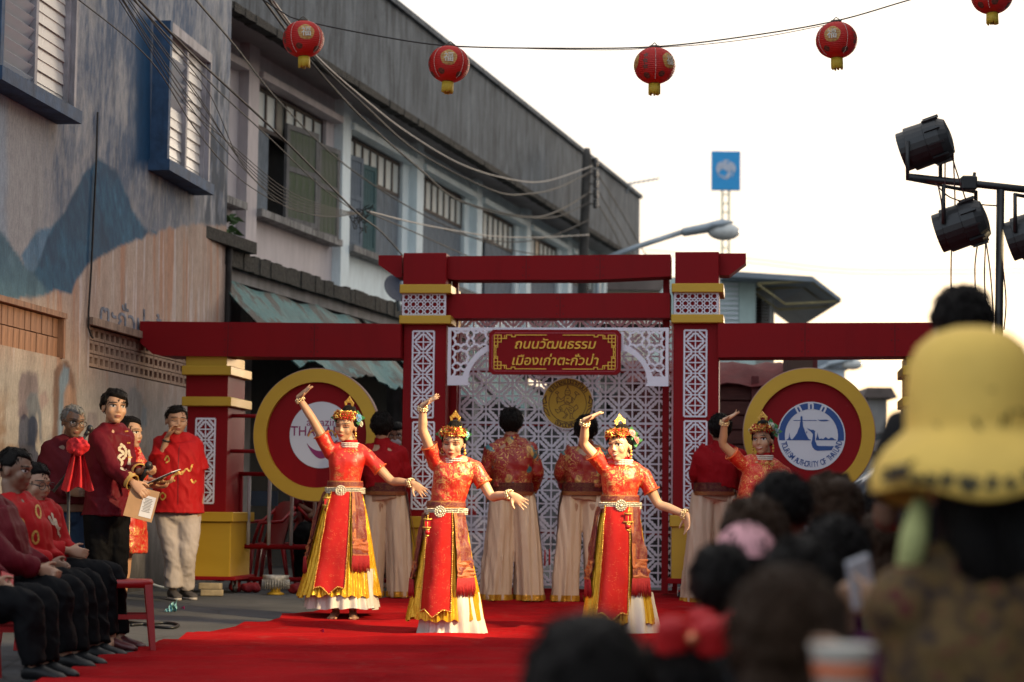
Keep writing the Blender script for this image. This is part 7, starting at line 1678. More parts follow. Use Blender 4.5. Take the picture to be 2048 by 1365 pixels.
# ================================================================== the four men with their backs turned
def male_dancer(label, u0, v0, uh, vh, wsh, hem, shirt, seed, hands_back=False, tuck=0.0):
    base = on_ground(u0, v0); Y = base.y; o = empty('person', base, label=label, cat='person', group='men dancing with their backs turned')
    def J(u, v, dy=0.0): return px(u, v, Y + dy) - base
    k = 1.0; ht = J(uh, vh).z; us = (u0 + uh) / 2
    j = dict(pelvis=J(u0, 1000), waist=J(us, 965), chest=J(us, 925), neck=J(uh, vh + 33), shL=J(uh - wsh * 0.74, vh + 57), shR=J(uh + wsh * 0.74, vh + 57))
    if hands_back:
        j.update(elL=J(uh - wsh - 4, 950, 0.02), elR=J(uh + wsh + 4, 950, 0.02), wrL=J(uh - wsh * 0.7, 1000, -0.14), wrR=J(uh + wsh * 0.7, 1000, -0.14))
    else: j.update(elL=J(uh - wsh, 945, 0.03), elR=J(uh + wsh, 945, 0.03), wrL=J(uh - wsh * 0.8, 985, 0.26), wrR=J(uh + wsh * 0.8, 985, 0.26))
    j['side'] = V(1, 0, 0); fill_joints(j, k)
    for s, dx in (('L', -0.12), ('R', 0.12)): j['kn' + s] = V(j['pelvis'].x + dx, 0.0, 0.46); j['an' + s] = V(j['pelvis'].x + dx * 1.2, 0.02, 0.07); j['toe' + s] = j['an' + s] + V(0, 0.16, -0.05)
    HM = head_matrix(J(uh, vh + 2, 0.0), 180 + seed % 3 * 6 - 6, 2, 0, 0.25)
    hd = {s: (lambda b, s=s: hand(b, j['wr' + s], (j['wr' + s] - j['el' + s]), V(0, -1, 0.2), 1.0, (0.4, 0.4, 0.4, 0.4))) for s in 'LR'}
    bd = body_mesh(j, k, RADM, HM, 0.008, 'body', SKINM, o, hands=hd)
    hair_cap(HM, o, HAIR, seed=seed, front=0.25, nape=-0.36, vol=1.08, rough=0.055)
    b = MB(); trunk(b, j, k, RADM, 0.024, 0.18, 0.82)
    for s in 'LR': sleeve(b, j['sh' + s], j['el' + s], j['wr' + s], 1.75, k, 0.022, 0.058, 0.05, 0.012)
    b.tube([j['shm'], j['neck'] + V(0, 0, 0.02)], [0.10, 0.068], 16)
    for s_ in 'LR': b.tube([j['neck'] + V(0, 0, -0.03), j['neck'].lerp(j['sh' + s_], 0.6) + V(0, 0, 0.01), j['sh' + s_]], [0.06, 0.062, 0.07], 14)
    fuse(b, 0.009, 'shirt', shirt, o, 3, disp=creases(0.022, 7, 6, seed))
    b = MB(); n_ = j['neck']; b.tube([n_ + V(0, 0, -0.02), n_ + V(0, 0, 0.045)], [0.078, 0.066], 20, caps=False); b.tube([n_ + V(0, 0, 0.045), n_ + V(0, 0, -0.02)], [0.062, 0.074], 20, caps=False); b.build('collar', shirt, o)
    # wide trousers: two flared legs joined at the hips
    z_w = j['waist'].z - 0.06; b = MB(); z_c = J(u0, 1075).z; hw = hem
    cw = J(u0, 990)
    b.rings([oval(V(cw.x, 0.0, z), V(1, 0, 0), V(0, 1, 0), r_, r_ * 0.70, 26) for z, r_ in ((z_w - 0.13, 0.06), (z_w - 0.08, 0.14), (z_w - 0.03, 0.160), (z_w + 0.03, 0.155))])
    LEG = lambda f_: (0.100 + (hw * 0.465 - 0.100) * f_ ** 0.8, 0.088 + (hw * 0.54 - 0.088) * f_ ** 0.7, z_w - 0.03 + (0.022 - z_w + 0.03) * f_)
    FOLD = lambda a, f_, sgn: f_ * (0.040 * mnoise.noise(V(math.cos(a) * 2.0 + seed * 3, math.sin(a) * 2.0 + sgn, f_ * 0.5)) + 0.022 * mnoise.noise(V(math.cos(a) * 5.0 + sgn, math.sin(a) * 5.0 + seed, f_ * 0.6)))
    for sgn in (-1, 1):
        rg = []
        for i in range(17):
            f_ = i / 16; rr, cx_, z = LEG(f_); cx = cw.x + sgn * cx_; row = []
            for q in range(64):
                a = 2 * math.pi * q / 64; fold = FOLD(a, f_, sgn); row.append(V(cx + (rr + fold) * math.cos(a), 0.01 + (rr * 0.92 + fold) * math.sin(a), z))
            rg.append(row)
        b.rings(rg)
    t = fuse(b, 0.011, 'trousers', CHAMP, o, 3, disp=creases(0.022, 13, 1.4, seed + 3))
    for sgn in (-1, 1):
        rg = []
        for f_ in (0.945, 0.97, 0.998):
            rr, cx_, z = LEG(f_); rr += 0.007; cx = cw.x + sgn * cx_
            rg.append([V(cx + (rr + FOLD(a, f_, sgn)) * math.cos(a), 0.01 + (rr * 0.92 + FOLD(a, f_, sgn)) * math.sin(a), z) for a in [2 * math.pi * q / 64 for q in range(64)]])
        b = MB(); b.rings(rg, caps=False); b.build('gold_hem', HEMG, t)
    # belt sash and hanging ends
    def band(z0, z1, r0, r1, m_, nm):
        b = MB(); A = [oval(V(cw.x, 0, z0), V(1, 0, 0), V(0, 1, 0), r0, r0 * 0.78, 40), oval(V(cw.x, 0, z1), V(1, 0, 0), V(0, 1, 0), r1, r1 * 0.78, 40)]; b.rings(A, caps=False); b.rings(A[::-1], caps=False); b.build(nm, m_, o)
    band(z_w - 0.045, z_w + 0.055, 0.182, 0.178, MARO, 'waist_sash'); band(z_w - 0.055, z_w - 0.022, 0.187, 0.185, SASHB, 'sash_border')
    sgn = 1 if seed % 2 else -1; rg = []
    for i in range(12):
        f_ = i / 11; z = z_w - 0.02 - 0.52 * f_; x = cw.x + sgn * (0.175 + 0.10 * f_); rg.append([V(x + sgn * 0.012, -0.05 + 0.11 * q / 6 + 0.01 * math.sin(q * 2 + f_ * 5), z) for q in range(7)])
    b = MB(); b.rings(rg, caps=False, closed=False); b.rings([[p - V(sgn * 0.012, 0, 0) for p in r_][::-1] for r_ in rg], caps=False, closed=False); b.build('sash_end', MARO, o); fringe(rg[-1], 0.12, FRNG, 'fringe', o, 30, 0.0)
    return o
male_dancer('man dancer with his back turned in plain red shirt beside the left round sign', 772, 1199, 764, 853, 46, 0.25, REDC, 1, False)
male_dancer('man dancer with his back turned in dragon brocade shirt, left of the gold medallion', 1026, 1206, 1023, 846, 50, 0.29, BRO_M, 3, False)
male_dancer('man dancer with his back turned in dragon brocade shirt, behind the woman with pink roses', 1165, 1208, 1172, 860, 50, 0.27, BRO_M, 4, False)
male_dancer('man dancer with his back turned in plain red shirt beside the right pillar', 1428, 1213, 1440, 858, 48, 0.28, REDC, 7, False)
def bundle(u, v, rx, rz_, label, seed):
    p = on_ground(u, v); b = MB(); b.ball((0, 0, rz_ * 0.9), (rx, rx * 0.6, rz_), 20, 12); b.ball((rx * 0.5, -0.02, rz_ * 0.7), (rx * 0.6, rx * 0.5, rz_ * 0.7), 16, 10); b.ball((-rx * 0.45, 0.02, rz_ * 0.8), (rx * 0.5, rx * 0.5, rz_ * 0.75), 16, 10)
    o = fuse(b, 0.012, 'cloth_bundle', REDT_, None, 2, disp=creases(0.03, 10, 9, seed)); tag(o, label, 'cloth', 'red cloth bundles on the road'); o.location = p
REDT_ = mat('bundle_red', (0.26, 0.006, 0.009), 0.7, 0.2, 8, 0.4)
bundle(500, 1186, 0.10, 0.055, 'red cloth bundle left of the silver bowl', 1)
bundle(470, 1184, 0.06, 0.055, 'red cloth heap at the foot of the left wing pillar', 2)
bundle(598, 1188, 0.10, 0.050, 'red cloth bundle right of the silver bowl', 3)
# ================================================================== presenters by the mural wall
def shoe(b, an, dx, k=1.0, L_=0.25):
    dx = V(dx.x, dx.y, 0).normalized(); sd = V(-dx.y, dx.x, 0); rg = []
    for f_, w, h_ in ((-0.28, 0.028, 0.06), (-0.18, 0.038, 0.085), (0.1, 0.042, 0.085), (0.35, 0.046, 0.062), (0.6, 0.046, 0.045), (0.74, 0.022, 0.025)):
        c = an + dx * (L_ * f_) ; rg.append([c + sd * (w * k * math.cos(a)) + V(0, 0, -an.z + 0.012 + h_ * k * (0.5 + 0.5 * math.sin(a))) for a in [2 * math.pi * q / 14 for q in range(14)]])
    b.rings(rg)
def trousers(o, j, k, m_, voxel=0.011, infl=0.02, cuff=0.045, seed=0, top=True, nm='trousers', amp=0.016, knee=0.062):
    b = MB()
    if top: trunk(b, j, k, RADM, infl, 0.0, 0.22)
    b.ball(j['pelvis'] + V(0, 0, -0.03), (0.165 * k, 0.135 * k, 0.12 * k), 16, 10) if 'nob' not in j else None
    for s in 'LR':
        h_, kn, an = j['hip' + s], j['kn' + s], j['an' + s]; b.tube(*smooth_path([h_, h_.lerp(kn, .5), kn, kn.lerp(an, .5), an + (kn - an).normalized() * 0.02], [(0.088 + infl) * k, (0.080 + infl) * k, (knee + infl) * k, (0.052 + infl) * k, (cuff + infl) * k], 4), seg=16); b.ball(kn, (knee + infl) * k, 12, 8); b.ball(h_, (0.088 + infl) * k, 12, 8)
    return fuse(b, voxel, nm, m_, o, 3, disp=creases(amp, 8, 9, seed))
def shirt(o, j, k, rad, m_, frac, nm='shirt', infl=0.022, hem=0.10, voxel=0.010, seed=0, flare=0.01, amp=0.018, collar=True, skirt_z=None):
    b = MB(); trunk(b, j, k, rad, infl, hem, 0.82)
    for s in 'LR':
        if 'el' + s in j: sleeve(b, j['sh' + s], j['el' + s], j['wr' + s], frac, k, infl * 0.8, 0.058, 0.050, flare)
    b.tube([j['shm'], j['neck'] + V(0, 0, 0.015)], [0.11 * k, 0.078 * k], 16)
    for s in 'LR': b.tube([j['neck'] + V(0, 0, -0.03), j['neck'].lerp(j['sh' + s], 0.55) + V(0, 0, 0.008), j['sh' + s]], [0.078 * k, 0.076 * k, 0.074 * k], 14)
    if skirt_z is not None:
        c = j['pelvis']; sd = (j['hipR'] - j['hipL']).normalized(); fw = V(-sd.y, sd.x, 0); b.rings([oval(V(c.x, c.y, z), sd, fw, (rad[0][0] + infl + e) * k, (rad[0][1] + infl + e) * k, 24, 0.9) for z, e in ((skirt_z, 0.02), ((skirt_z + c.z) / 2, 0.012), (c.z + 0.08, 0.0))])
    s_ = fuse(b, voxel, nm, m_, o, 3, disp=creases(amp, 8, 7, seed))
    if collar:
        n_ = j['neck']; b = MB(); b.tube([n_ + V(0, 0, -0.02), n_ + V(0, 0, 0.035)], [0.078 * k, 0.066 * k], 20, caps=False); b.tube([n_ + V(0, 0, 0.035), n_ + V(0, 0, -0.02)], [0.062 * k, 0.074 * k], 20, caps=False); b.build('collar', m_, s_)
    return s_
EMBG = mat('gold_embroidery', (0.50, 0.28, 0.06), 0.5, 0.4, 60, metal=0.3); EMBC = mat('cream_embroidery', (0.52, 0.44, 0.32), 0.6, 0.3, 60)
def embroider(garment, parent, Mw, shapes, m_, off=0.004, dirv=V(0, 1, 0), w=0.012):
    bv = bvh_of(garment)
    for pl in shapes:
        P, _ = smooth_path([V(x, 0, z) for x, z in pl], [0] * len(pl), 5); up = []; dn = []
        for i, p in enumerate(P):
            t = (P[min(i + 1, len(P) - 1)] - P[max(i - 1, 0)]).normalized(); n_ = V(-t.z, 0, t.x) * (w * 0.5 * (0.5 + 0.5 * abs(math.sin(i * 1.3)))); up.append((p.x + n_.x, p.z + n_.z)); dn.append((p.x - n_.x, p.z - n_.z))
        v, f = strip_decal(bv, Mw, up, dn, off, dirv, 1); new_mesh_obj('embroidery', v, f, m_, parent)
def glasses(o, HM):
    b = MB()
    for sx in (-1, 1):
        ring = [HM @ V(sx * 0.17 + 0.115 * math.cos(a), -0.44, 0.0 + 0.10 * math.sin(a)) for a in [2 * math.pi * q / 16 for q in range(17)]]; b.tube(ring, 0.0022, 5); b.tube([HM @ V(sx * 0.285, -0.42, 0.02), HM @ V(sx * 0.37, -0.2, 0.02), HM @ V(sx * 0.37, 0.08, 0.0)], 0.0022, 5)
    b.tube([HM @ V(-0.06, -0.45, 0.02), HM @ V(0.06, -0.45, 0.02)], 0.002, 5); b.build('glasses', BLK, o)
class Pose:
    def __init__(s, u0, v0, label, group):
        s.base = on_ground(u0, v0); s.Y = s.base.y; s.o = empty('person', s.base, label=label, cat='person', group=group); s.S = F / s.Y
    def J(s, u, v, dy=0.0): return px(u, v, s.Y + dy) - s.base
GP = 'presenters standing by the mural wall'
# --- man in red shirt and pale trousers, hand to his ear
P_ = Pose(352, 1200, 'man in red dragon shirt and pale trousers holding a hand to his ear', GP); J = P_.J; o = P_.o
j = dict(pelvis=J(356, 1022), waist=J(357, 975), chest=J(356, 925), neck=J(353, 874), shL=J(324, 889, 0.02), shR=J(386, 890, 0.02), elL=J(320, 928, -0.10), wrL=J(334, 876, -0.12), elR=J(399, 952, 0.02), wrR=J(401, 1008, -0.02), side=V(1, 0, 0)); fill_joints(j, 1)
for s, u_, dx in (('L', 345, -0.08), ('R', 366, 0.07)): j['kn' + s] = J(u_ + (2 if s == 'L' else 8), 1108, -0.02); j['an' + s] = V(J(u_, 1190).x, 0.0 if s == 'L' else 0.12, 0.085)
HM = head_matrix(J(353, 842, -0.01), 22, 3, 2, 0.245)
hd = {'L': lambda b: hand(b, j['wrL'], V(0.35, -0.1, 0.93), V(0.9, 0.1, -0.3), 1.0, (0.5, 0.55, 0.6, 0.7), 0.05, -1, 0.5), 'R': lambda b: hand(b, j['wrR'], V(0.0, -0.15, -1), V(-1, 0.2, 0), 1.0, (0.3, 0.3, 0.35, 0.4), 0.06, 1)}
bd = body_mesh(j, 1.0, RADH, HM, 0.006, 'body', SKINM, o, hands=hd, feet=False, wide=1.05, jaw=1.08); face(bd, HM, bd, LIPN, 'closed', 0.0, 1.3); hair_cap(HM, o, HAIR, seed=5, front=0.30, nape=-0.14, vol=1.04, rough=0.035)
trousers(o, j, 1.0, KHAK, seed=4, cuff=0.052, infl=0.026); st = shirt(o, j, 1.0, RADH, REDT, 0.85, infl=0.034, hem=0.05, seed=6, flare=0.03, skirt_z=J(356, 1026).z)
MW = Matrix.Translation(J(358, 950)) ; S_ = 1 / P_.S
embroider(st, st, MW, [[(-0.02, -0.03), (0.02, 0.03), (0.05, 0.0), (0.09, 0.05), (0.12, 0.03), (0.14, 0.09)], [(0.0, -0.06), (-0.03, -0.02), (0.03, 0.01), (0.07, 0.03)], [(-0.10, 0.12), (-0.08, 0.16), (-0.06, 0.12), (-0.09, 0.10)], [(-0.14, -0.19), (-0.11, -0.16), (-0.08, -0.19), (-0.11, -0.22), (-0.14, -0.19)], [(0.13, -0.04), (0.15, -0.07), (0.17, -0.05)]], EMBG, w=0.016)
embroider(st, st, MW, [[(0.02, 0.26), (0.025, 0.0), (0.03, -0.26)]], mat('dark_red_seam', (0.14, 0.004, 0.006), 0.7), w=0.006)
SHOE = mat('dark_grey_shoe', (0.05, 0.042, 0.04), 0.7, 0.2, 20, 0.3); SOLE = mat('pale_sole', (0.42, 0.38, 0.35), 0.7)
for s, dx in (('L', V(0.45, -0.9, 0)), ('R', V(0.6, -0.8, 0))):
    b = MB(); shoe(b, j['an' + s], dx, 1.0); sh_ = fuse(b, 0.008, 'shoe', SHOE, o, 2); b = MB(); d_ = dx.normalized(); c = j['an' + s] + d_ * 0.055; c.z = 0.0; b.rings([oval(V(c.x, c.y, z), d_, V(-d_.y, d_.x, 0), 0.135, 0.046, 18, 0.8) for z in (0.001, 0.022)]); b.build('sole', SOLE, sh_)
b = MB(); w_ = j['wrL'].lerp(j['elL'], 0.12); d_ = (j['wrL'] - j['elL']).normalized(); sd = d_.orthogonal().normalized(); ring = oval(w_, sd, d_.cross(sd), 0.030, 0.030, 16); b.tube(ring + [ring[0]], 0.009, 6); b.build('wrist_band', BLK, o)
# --- young presenter in maroon jacket with gold cuffs
P_ = Pose(216, 1238, 'young man in maroon jacket with gold cuffs holding a microphone and brown folder', GP); J = P_.J; o = P_.o
j = dict(pelvis=J(214, 1020), waist=J(214, 975), chest=J(217, 925), neck=J(224, 856), shL=J(196, 877, -0.14), shR=J(247, 875, 0.12), elL=J(228, 940, -0.22), wrL=J(266, 966, -0.30), elR=J(258, 940, 0.02), wrR=J(281, 944, -0.16), side=V(0.65, 0.75, 0).normalized()); fill_joints(j, 1)
for s, dd in (('L', -0.09), ('R', 0.09)): j['kn' + s] = j['pelvis'] + V(dd * 0.65 + 0.02, dd * 0.75, -0.44); j['an' + s] = V(j['pelvis'].x + dd * 0.8, dd, 0.085)
HM = head_matrix(J(229, 815, -0.02), 30, 0, 3, 0.255)
hd = {'L': lambda b: hand(b, j['wrL'], V(0.75, -0.1, -0.65), V(-0.5, 0.8, 0.0), 1.05, (0.35, 0.4, 0.4, 0.45), 0.05, 1, 0.4), 'R': lambda b: hand(b, j['wrR'], V(0.9, -0.3, -0.1), V(0.1, 0.3, 0.9), 1.0, (0.8, 0.8, 0.85, 0.9), 0.04, 1, 0.6)}
bd = body_mesh(j, 1.0, RADM, HM, 0.006, 'body', SKIN2, o, hands=hd, feet=False, wide=1.0, jaw=1.08); face(bd, HM, bd, LIPN, 'open', 0.1, 1.6); hair_cap(HM, o, HAIR, seed=2, front=0.30, nape=-0.16, vol=1.08, rough=0.03)
trousers(o, j, 1.0, BLKC, seed=2); st = shirt(o, j, 1.0, RADM, MARC, 1.82, 'jacket', 0.030, 0.06, 0.009, 3, 0.014, skirt_z=J(214, 1032).z)
for s in 'LR':
    e, w_ = j['el' + s], j['wr' + s]; d_ = (w_ - e).normalized(); sd = d_.orthogonal().normalized(); q = d_.cross(sd); a, c = e.lerp(w_, 0.70), e.lerp(w_, 0.98); b = MB(); b.rings([oval(a, sd, q, 0.062, 0.062, 20), oval(c, sd, q, 0.064, 0.064, 20)], caps=False); b.rings([oval(c, sd, q, 0.056, 0.056, 20), oval(a, sd, q, 0.054, 0.054, 20)], caps=False); b.rings([oval(c, sd, q, 0.064, 0.064, 20), oval(c, sd, q, 0.056, 0.056, 20)], caps=False); b.build('gold_cuff', satin('cuff_gold', (0.58, 0.36, 0.10), 0.35, 20, 0.4, metal=0.3), st)
MW = Matrix.Translation(J(243, 915)) @ Matrix.Rotation(R(15), 4, 'Z')
embroider(st, st, MW, [[(0.0, 0.09), (-0.03, 0.06), (0.01, 0.03), (-0.03, 0.0), (0.0, -0.04), (-0.02, -0.09), (0.03, -0.10)], [(-0.02, 0.10), (0.02, 0.07), (0.03, 0.02), (0.0, -0.02)], [(0.05, 0.06), (0.06, 0.0), (0.05, -0.06)]], EMBC, w=0.024)
embroider(st, st, MW, [[(0.02, 0.20), (0.05, 0.205)], [(0.035, 0.11), (0.065, 0.112)], [(0.045, -0.0), (0.08, 0.0)], [(0.05, -0.13), (0.085, -0.13)]], EMBG, w=0.012)
# folder with a sheet, microphone: held things
KRAFT = mat('kraft_card', (0.42, 0.25, 0.13), 0.8, 0.06, 20); PAPR = mat('paper_white', (0.66, 0.66, 0.68), 0.7, 0.03)
pf = px(283, 1008, P_.Y - 0.30); fo = empty('folder', pf, label='brown card folder with a printed sheet held by the young presenter', cat='folder'); fo.rotation_euler = (R(-8), R(14), R(12))
b = MB(); b.box((-0.11, -0.004, -0.12), (0.11, 0.004, 0.12)); b.build('cover', KRAFT, fo); b = MB(); b.box((0.0, -0.0065, -0.095), (0.095, -0.0045, 0.07)); pp = b.build('sheet', PAPR, fo)
LINE = mat('print_grey', (0.12, 0.12, 0.13), 0.8)
for k in range(10): b = MB(); b.box((0.012 + 0.004 * (k % 3), -0.0075, 0.045 - 0.011 * k), (0.07 + 0.006 * (k % 2), -0.0066, 0.049 - 0.011 * k)); b.build('text_line', LINE, pp)
b = MB(); m0 = px(287, 952, P_.Y - 0.18); m1 = px(297, 931, P_.Y - 0.22); b.tube([m0 + (m0 - m1) * 1.2, m0, m0.lerp(m1, 0.7)], [0.012, 0.016, 0.02], 10); b.ball(m1, 0.030, 12, 8); b.build('microphone', BLACKM, label='black microphone in the hand of the young presenter', cat='microphone')
# --- woman beside him in red brocade dress
P_ = Pose(250, 1226, 'woman in red brocade dress seen in profile behind the young presenter', GP); J = P_.J; o = P_.o
j = dict(pelvis=J(256, 1020), waist=J(262, 975), chest=J(266, 935), neck=J(260, 899), shL=J(252, 920, -0.14), shR=J(272, 918, 0.14), elL=J(272, 965, -0.12), wrL=J(305, 972, -0.10), elR=J(284, 960, 0.14), wrR=J(318, 965, -0.05), side=V(0.35, 0.93, 0).normalized()); fill_joints(j, 0.93)
for s, dd in (('L', -0.07), ('R', 0.07)): j['kn' + s] = V(j['pelvis'].x - 0.02, dd, 0.45); j['an' + s] = V(j['pelvis'].x - 0.05, dd, 0.07)
HM = head_matrix(J(260, 866, -0.02), 68, 2, 0, 0.24)
hd = {'L': lambda b: hand(b, j['wrL'], V(0.9, -0.2, -0.1), V(0, 0.2, 0.9), 0.9, (0.4, 0.4, 0.4, 0.4)), 'R': lambda b: hand(b, j['wrR'], V(0.9, -0.2, 0.0), V(0, 0.2, 0.9), 0.9, (0.6, 0.6, 0.6, 0.6))}
bd = body_mesh(j, 0.93, RADF, HM, 0.0065, 'body', SKIN2, o, hands=hd); face(bd, HM, bd, LIPR, 'open', 0.0, 1.0); hp = hair_cap(HM, o, HAIR, seed=8, front=0.32, nape=-0.22, vol=1.03, rough=0.02); b = MB(); b.ball((0, 0.42, 0.0), (0.2, 0.2, 0.24), 14, 8, M=HM); b.build('hair_bun', HAIR, hp)
st = shirt(o, j, 0.93, RADF, BRO_R, 0.6, 'dress', 0.022, 0.0, 0.010, 8, skirt_z=J(256, 1106).z); b = MB(); b.ball(HM @ V(-0.35, 0.0, -0.22), 0.010, 8, 6); b.build('earring', PEARL, o)
b = MB()
for q in range(6): c = J(271, 912) + V(0.03 * math.sin(q * 2.1), -0.17, 0.035 * math.cos(q * 1.7)); floret(b, c, V(0.4, -1, 0.2), 0.035)
b.build('red_corsage', [REDT, REDB], o)
cb0 = px(318, 958, P_.Y - 0.16); co_ = empty('clipboard', cb0, label='clipboard with white sheets held level beside the folder', cat='clipboard'); co_.rotation_euler = (R(10), R(-22), R(-20)); b = MB(); b.box((-0.13, -0.09, -0.004), (0.16, 0.09, 0.0)); b.build('board', BLACKM, co_); b = MB(); b.box((-0.12, -0.085, 0.001), (0.165, 0.085, 0.006)); b.build('sheets', PAPR, co_)
# --- grey-haired man
P_ = Pose(128, 1229, 'grey-haired man in dark maroon sweater and glasses behind the red microphone bow', GP); J = P_.J; o = P_.o
j = dict(pelvis=J(130, 1025), waist=J(130, 975), chest=J(130, 930), neck=J(139, 880), shL=J(98, 902, -0.05), shR=J(166, 902, 0.08), elL=J(92, 962, -0.10), wrL=J(140, 985, -0.22), elR=J(178, 962, 0.06), wrR=J(160, 985, -0.18), side=V(0.9, 0.35, 0).normalized()); fill_joints(j, 1)
for s, dd in (('L', -0.1), ('R', 0.1)): j['kn' + s] = j['pelvis'] + V(dd, 0, -0.45); j['an' + s] = V(j['pelvis'].x + dd, dd * 0.4, 0.08)
HM = head_matrix(J(147, 844, -0.02), 34, 10, 3, 0.245)
bd = body_mesh(j, 1.0, RADH, HM, 0.0065, 'body', SKIND, o, wide=1.0, jaw=1.05, hands={'L': lambda b: hand(b, j['wrL'], V(0.8, -0.3, 0), V(0.2, 0.8, 0), 1.0, (0.6,) * 4)}); face(bd, HM, bd, LIPN, 'open', 0.0, 1.0); hair_cap(HM, o, HAIRG, seed=9, front=0.34, nape=-0.12, vol=1.0, rough=0.05); glasses(o, HM)
trousers(o, j, 1.0, JEAN, seed=9); shirt(o, j, 1.0, RADH, MARS, 1.9, 'sweater', 0.022, 0.06, 0.010, 9, collar=False)
# --- microphone stand dressed with red tulle
pm = on_ground(137, 1262); o = empty('microphone_stand', pm, label='microphone stand dressed with a red tulle bow in front of the grey-haired man', cat='microphone stand')
def JM(u, v, dy=0): return px(u, v, pm.y + dy) - pm
b = MB(); b.tube([V(0, 0, 0.02), JM(137, 950)], 0.012, 8); b.build('pole', BLACKM, o)
b = MB(); b.tube([JM(106, 984, -0.02), JM(137, 945), JM(155, 905, 0.0), JM(172, 868, 0.03)], [0.012, 0.012, 0.011, 0.011], 8); b.build('boom', BLACKM, o)
b = MB(); b.ball(JM(180, 858, 0.04), (0.026, 0.026, 0.03), 12, 8); b.tube([JM(170, 872, 0.03), JM(178, 861, 0.04)], [0.014, 0.02], 10); b.build('microphone_head', BLACKM, o)
for k in range(3): a = 2.1 * k + 0.3; b = MB(); b.tube([(0, 0, 0.12), (0.3 * math.cos(a), 0.3 * math.sin(a), 0.01)], 0.010, 6); b.build('leg', BLACKM, o)
TUL = mat('red_tulle', (0.50, 0.006, 0.012), 0.7, 0.2, 20, 0.5); b = MB()
for q in range(26):
    c = JM(155 + 9 * math.cos(q * 2.4) * (0.4 + 0.6 * rng.random()) * 1.6, 893 + 8 * math.sin(q * 2.4) * 1.3, -0.05 - 0.04 * rng.random()); b.ball(c, (0.035, 0.03, 0.028), 8, 6)
fuse(b, 0.012, 'bow', TUL, o, 1, disp=creases(0.03, 20, 22, 3))
rg = []
for i in range(14):
    f_ = i / 13; row = []
    for q in range(25): g = q / 24; u_ = 144 + 22 * g + f_ * (-22 + 44 * g); row.append(JM(u_, 905 + 74 * f_ + 5 * math.sin(g * 9) * f_, -0.06 + 0.03 * math.sin(g * 16 + f_ * 2)))
    rg.append(row)
b = MB(); b.rings(rg, caps=False, closed=False); b.rings([[p + V(0, 0.004, 0) for p in r_][::-1] for r_ in rg], caps=False, closed=False); b.build('drape', TUL, o)

# ================================================================== seated guests at the left edge
GS = 'guests seated at the left edge'
def seated(label, u0, v0, pts, head, skin, hair, top, k=1.0, frac=1.85, rad=RADM, eyes='open', glass=False, hairkw={}, shoe_m=None, legm=None, lipm=LIPN, hands=True, female=False):
    P_ = Pose(u0, v0, label, GS); J = P_.J; o = P_.o; j = {n_: J(*p) for n_, p in pts.items()}; j['side'] = V(0.25, 0.97, 0).normalized(); j['nob'] = 1; fill_joints(j, k)
    HM = head_matrix(J(*head[:3]), head[3], head[4], 0, 0.24)
    hd = {s: (lambda b, s=s: hand(b, j['wr' + s], (j['wr' + s] - j['el' + s]) + V(0.05, 0, -0.02), V(0.3, 0.9 if s == 'L' else -0.9, -0.3), 1.0 * k, (0.5, 0.55, 0.6, 0.6), 0.05, 1, 0.4)) for s in 'LR'} if hands else None
    bd = body_mesh(j, k, rad, HM, 0.0075, 'body', skin, o, hands=hd, feet=female); face(bd, HM, bd, lipm, eyes, 0.0, 1.2); hair_cap(HM, o, hair, seed=u0, **hairkw)
    if glass: glasses(o, HM)
    trousers(o, j, k, legm or BLKC, seed=u0, amp=0.024, infl=0.018); st = shirt(o, j, k, rad, top, frac, 'shirt', 0.028, 0.02, 0.010, u0)
    for s in 'LR':
        b = MB(); shoe(b, j['an' + s], V(0.9, -0.35, 0), k); fuse(b, 0.009, 'shoe', shoe_m or mat('black_leather', (0.008, 0.008, 0.009), 0.4, 0.1, spec=0.2), o, 2)
    return o, j, st, P_, HM
o, j, st, P_, HM = seated('woman with glasses in red embroidered blouse seated on a stool, hands half raised', 120, 1300, dict(pelvis=(88, 1130), waist=(84, 1090), chest=(80, 1052), neck=(76, 1012), shL=(62, 1036, -0.16), shR=(104, 1030, 0.16), elL=(92, 1098, -0.22), wrL=(138, 1102, -0.16), elR=(126, 1092, 0.12), wrR=(150, 1112, 0.02), knL=(205, 1152, -0.16), knR=(222, 1150, 0.12), anL=(222, 1275, -0.16), anR=(240, 1275, 0.06)), (70, 968, 0, 58, 8), SKINM, HAIR, REDT, 0.93, 1.75, RADF, 'closed', True, dict(front=0.28, nape=-0.35, vol=1.04), mat('maroon_shoe', (0.07, 0.012, 0.014), 0.4), female=True)
MW = Matrix.Translation(P_.J(98, 1058)) @ Matrix.Rotation(R(40), 4, 'Z'); embroider(st, st, MW, [[(-0.06, 0.08), (-0.02, 0.03), (0.0, 0.06), (0.03, -0.02), (0.07, -0.05)], [(-0.03, 0.10), (0.0, 0.02), (0.05, 0.0)]], EMBC, w=0.022)
o, j, st, P_, HM = seated('man in red shirt with gold roundels seated in profile', 90, 1318, dict(pelvis=(45, 1152), waist=(40, 1100), chest=(34, 1050), neck=(26, 1000), shL=(10, 1024, -0.18), shR=(58, 1018, 0.18), elL=(48, 1108, -0.24), wrL=(100, 1128, -0.12), elR=(84, 1098, 0.14), wrR=(118, 1128, -0.02), knL=(160, 1172, -0.15), knR=(182, 1168, 0.12), anL=(180, 1296, -0.15), anR=(200, 1294, 0.06)), (30, 940, 0, 80, 8), SKIND, HAIR, REDT, 1.0, 1.85, RADH, 'open', False, dict(front=0.30, nape=-0.12, vol=1.0))
MW = Matrix.Translation(P_.J(38, 1050)) @ Matrix.Rotation(R(30), 4, 'Z')
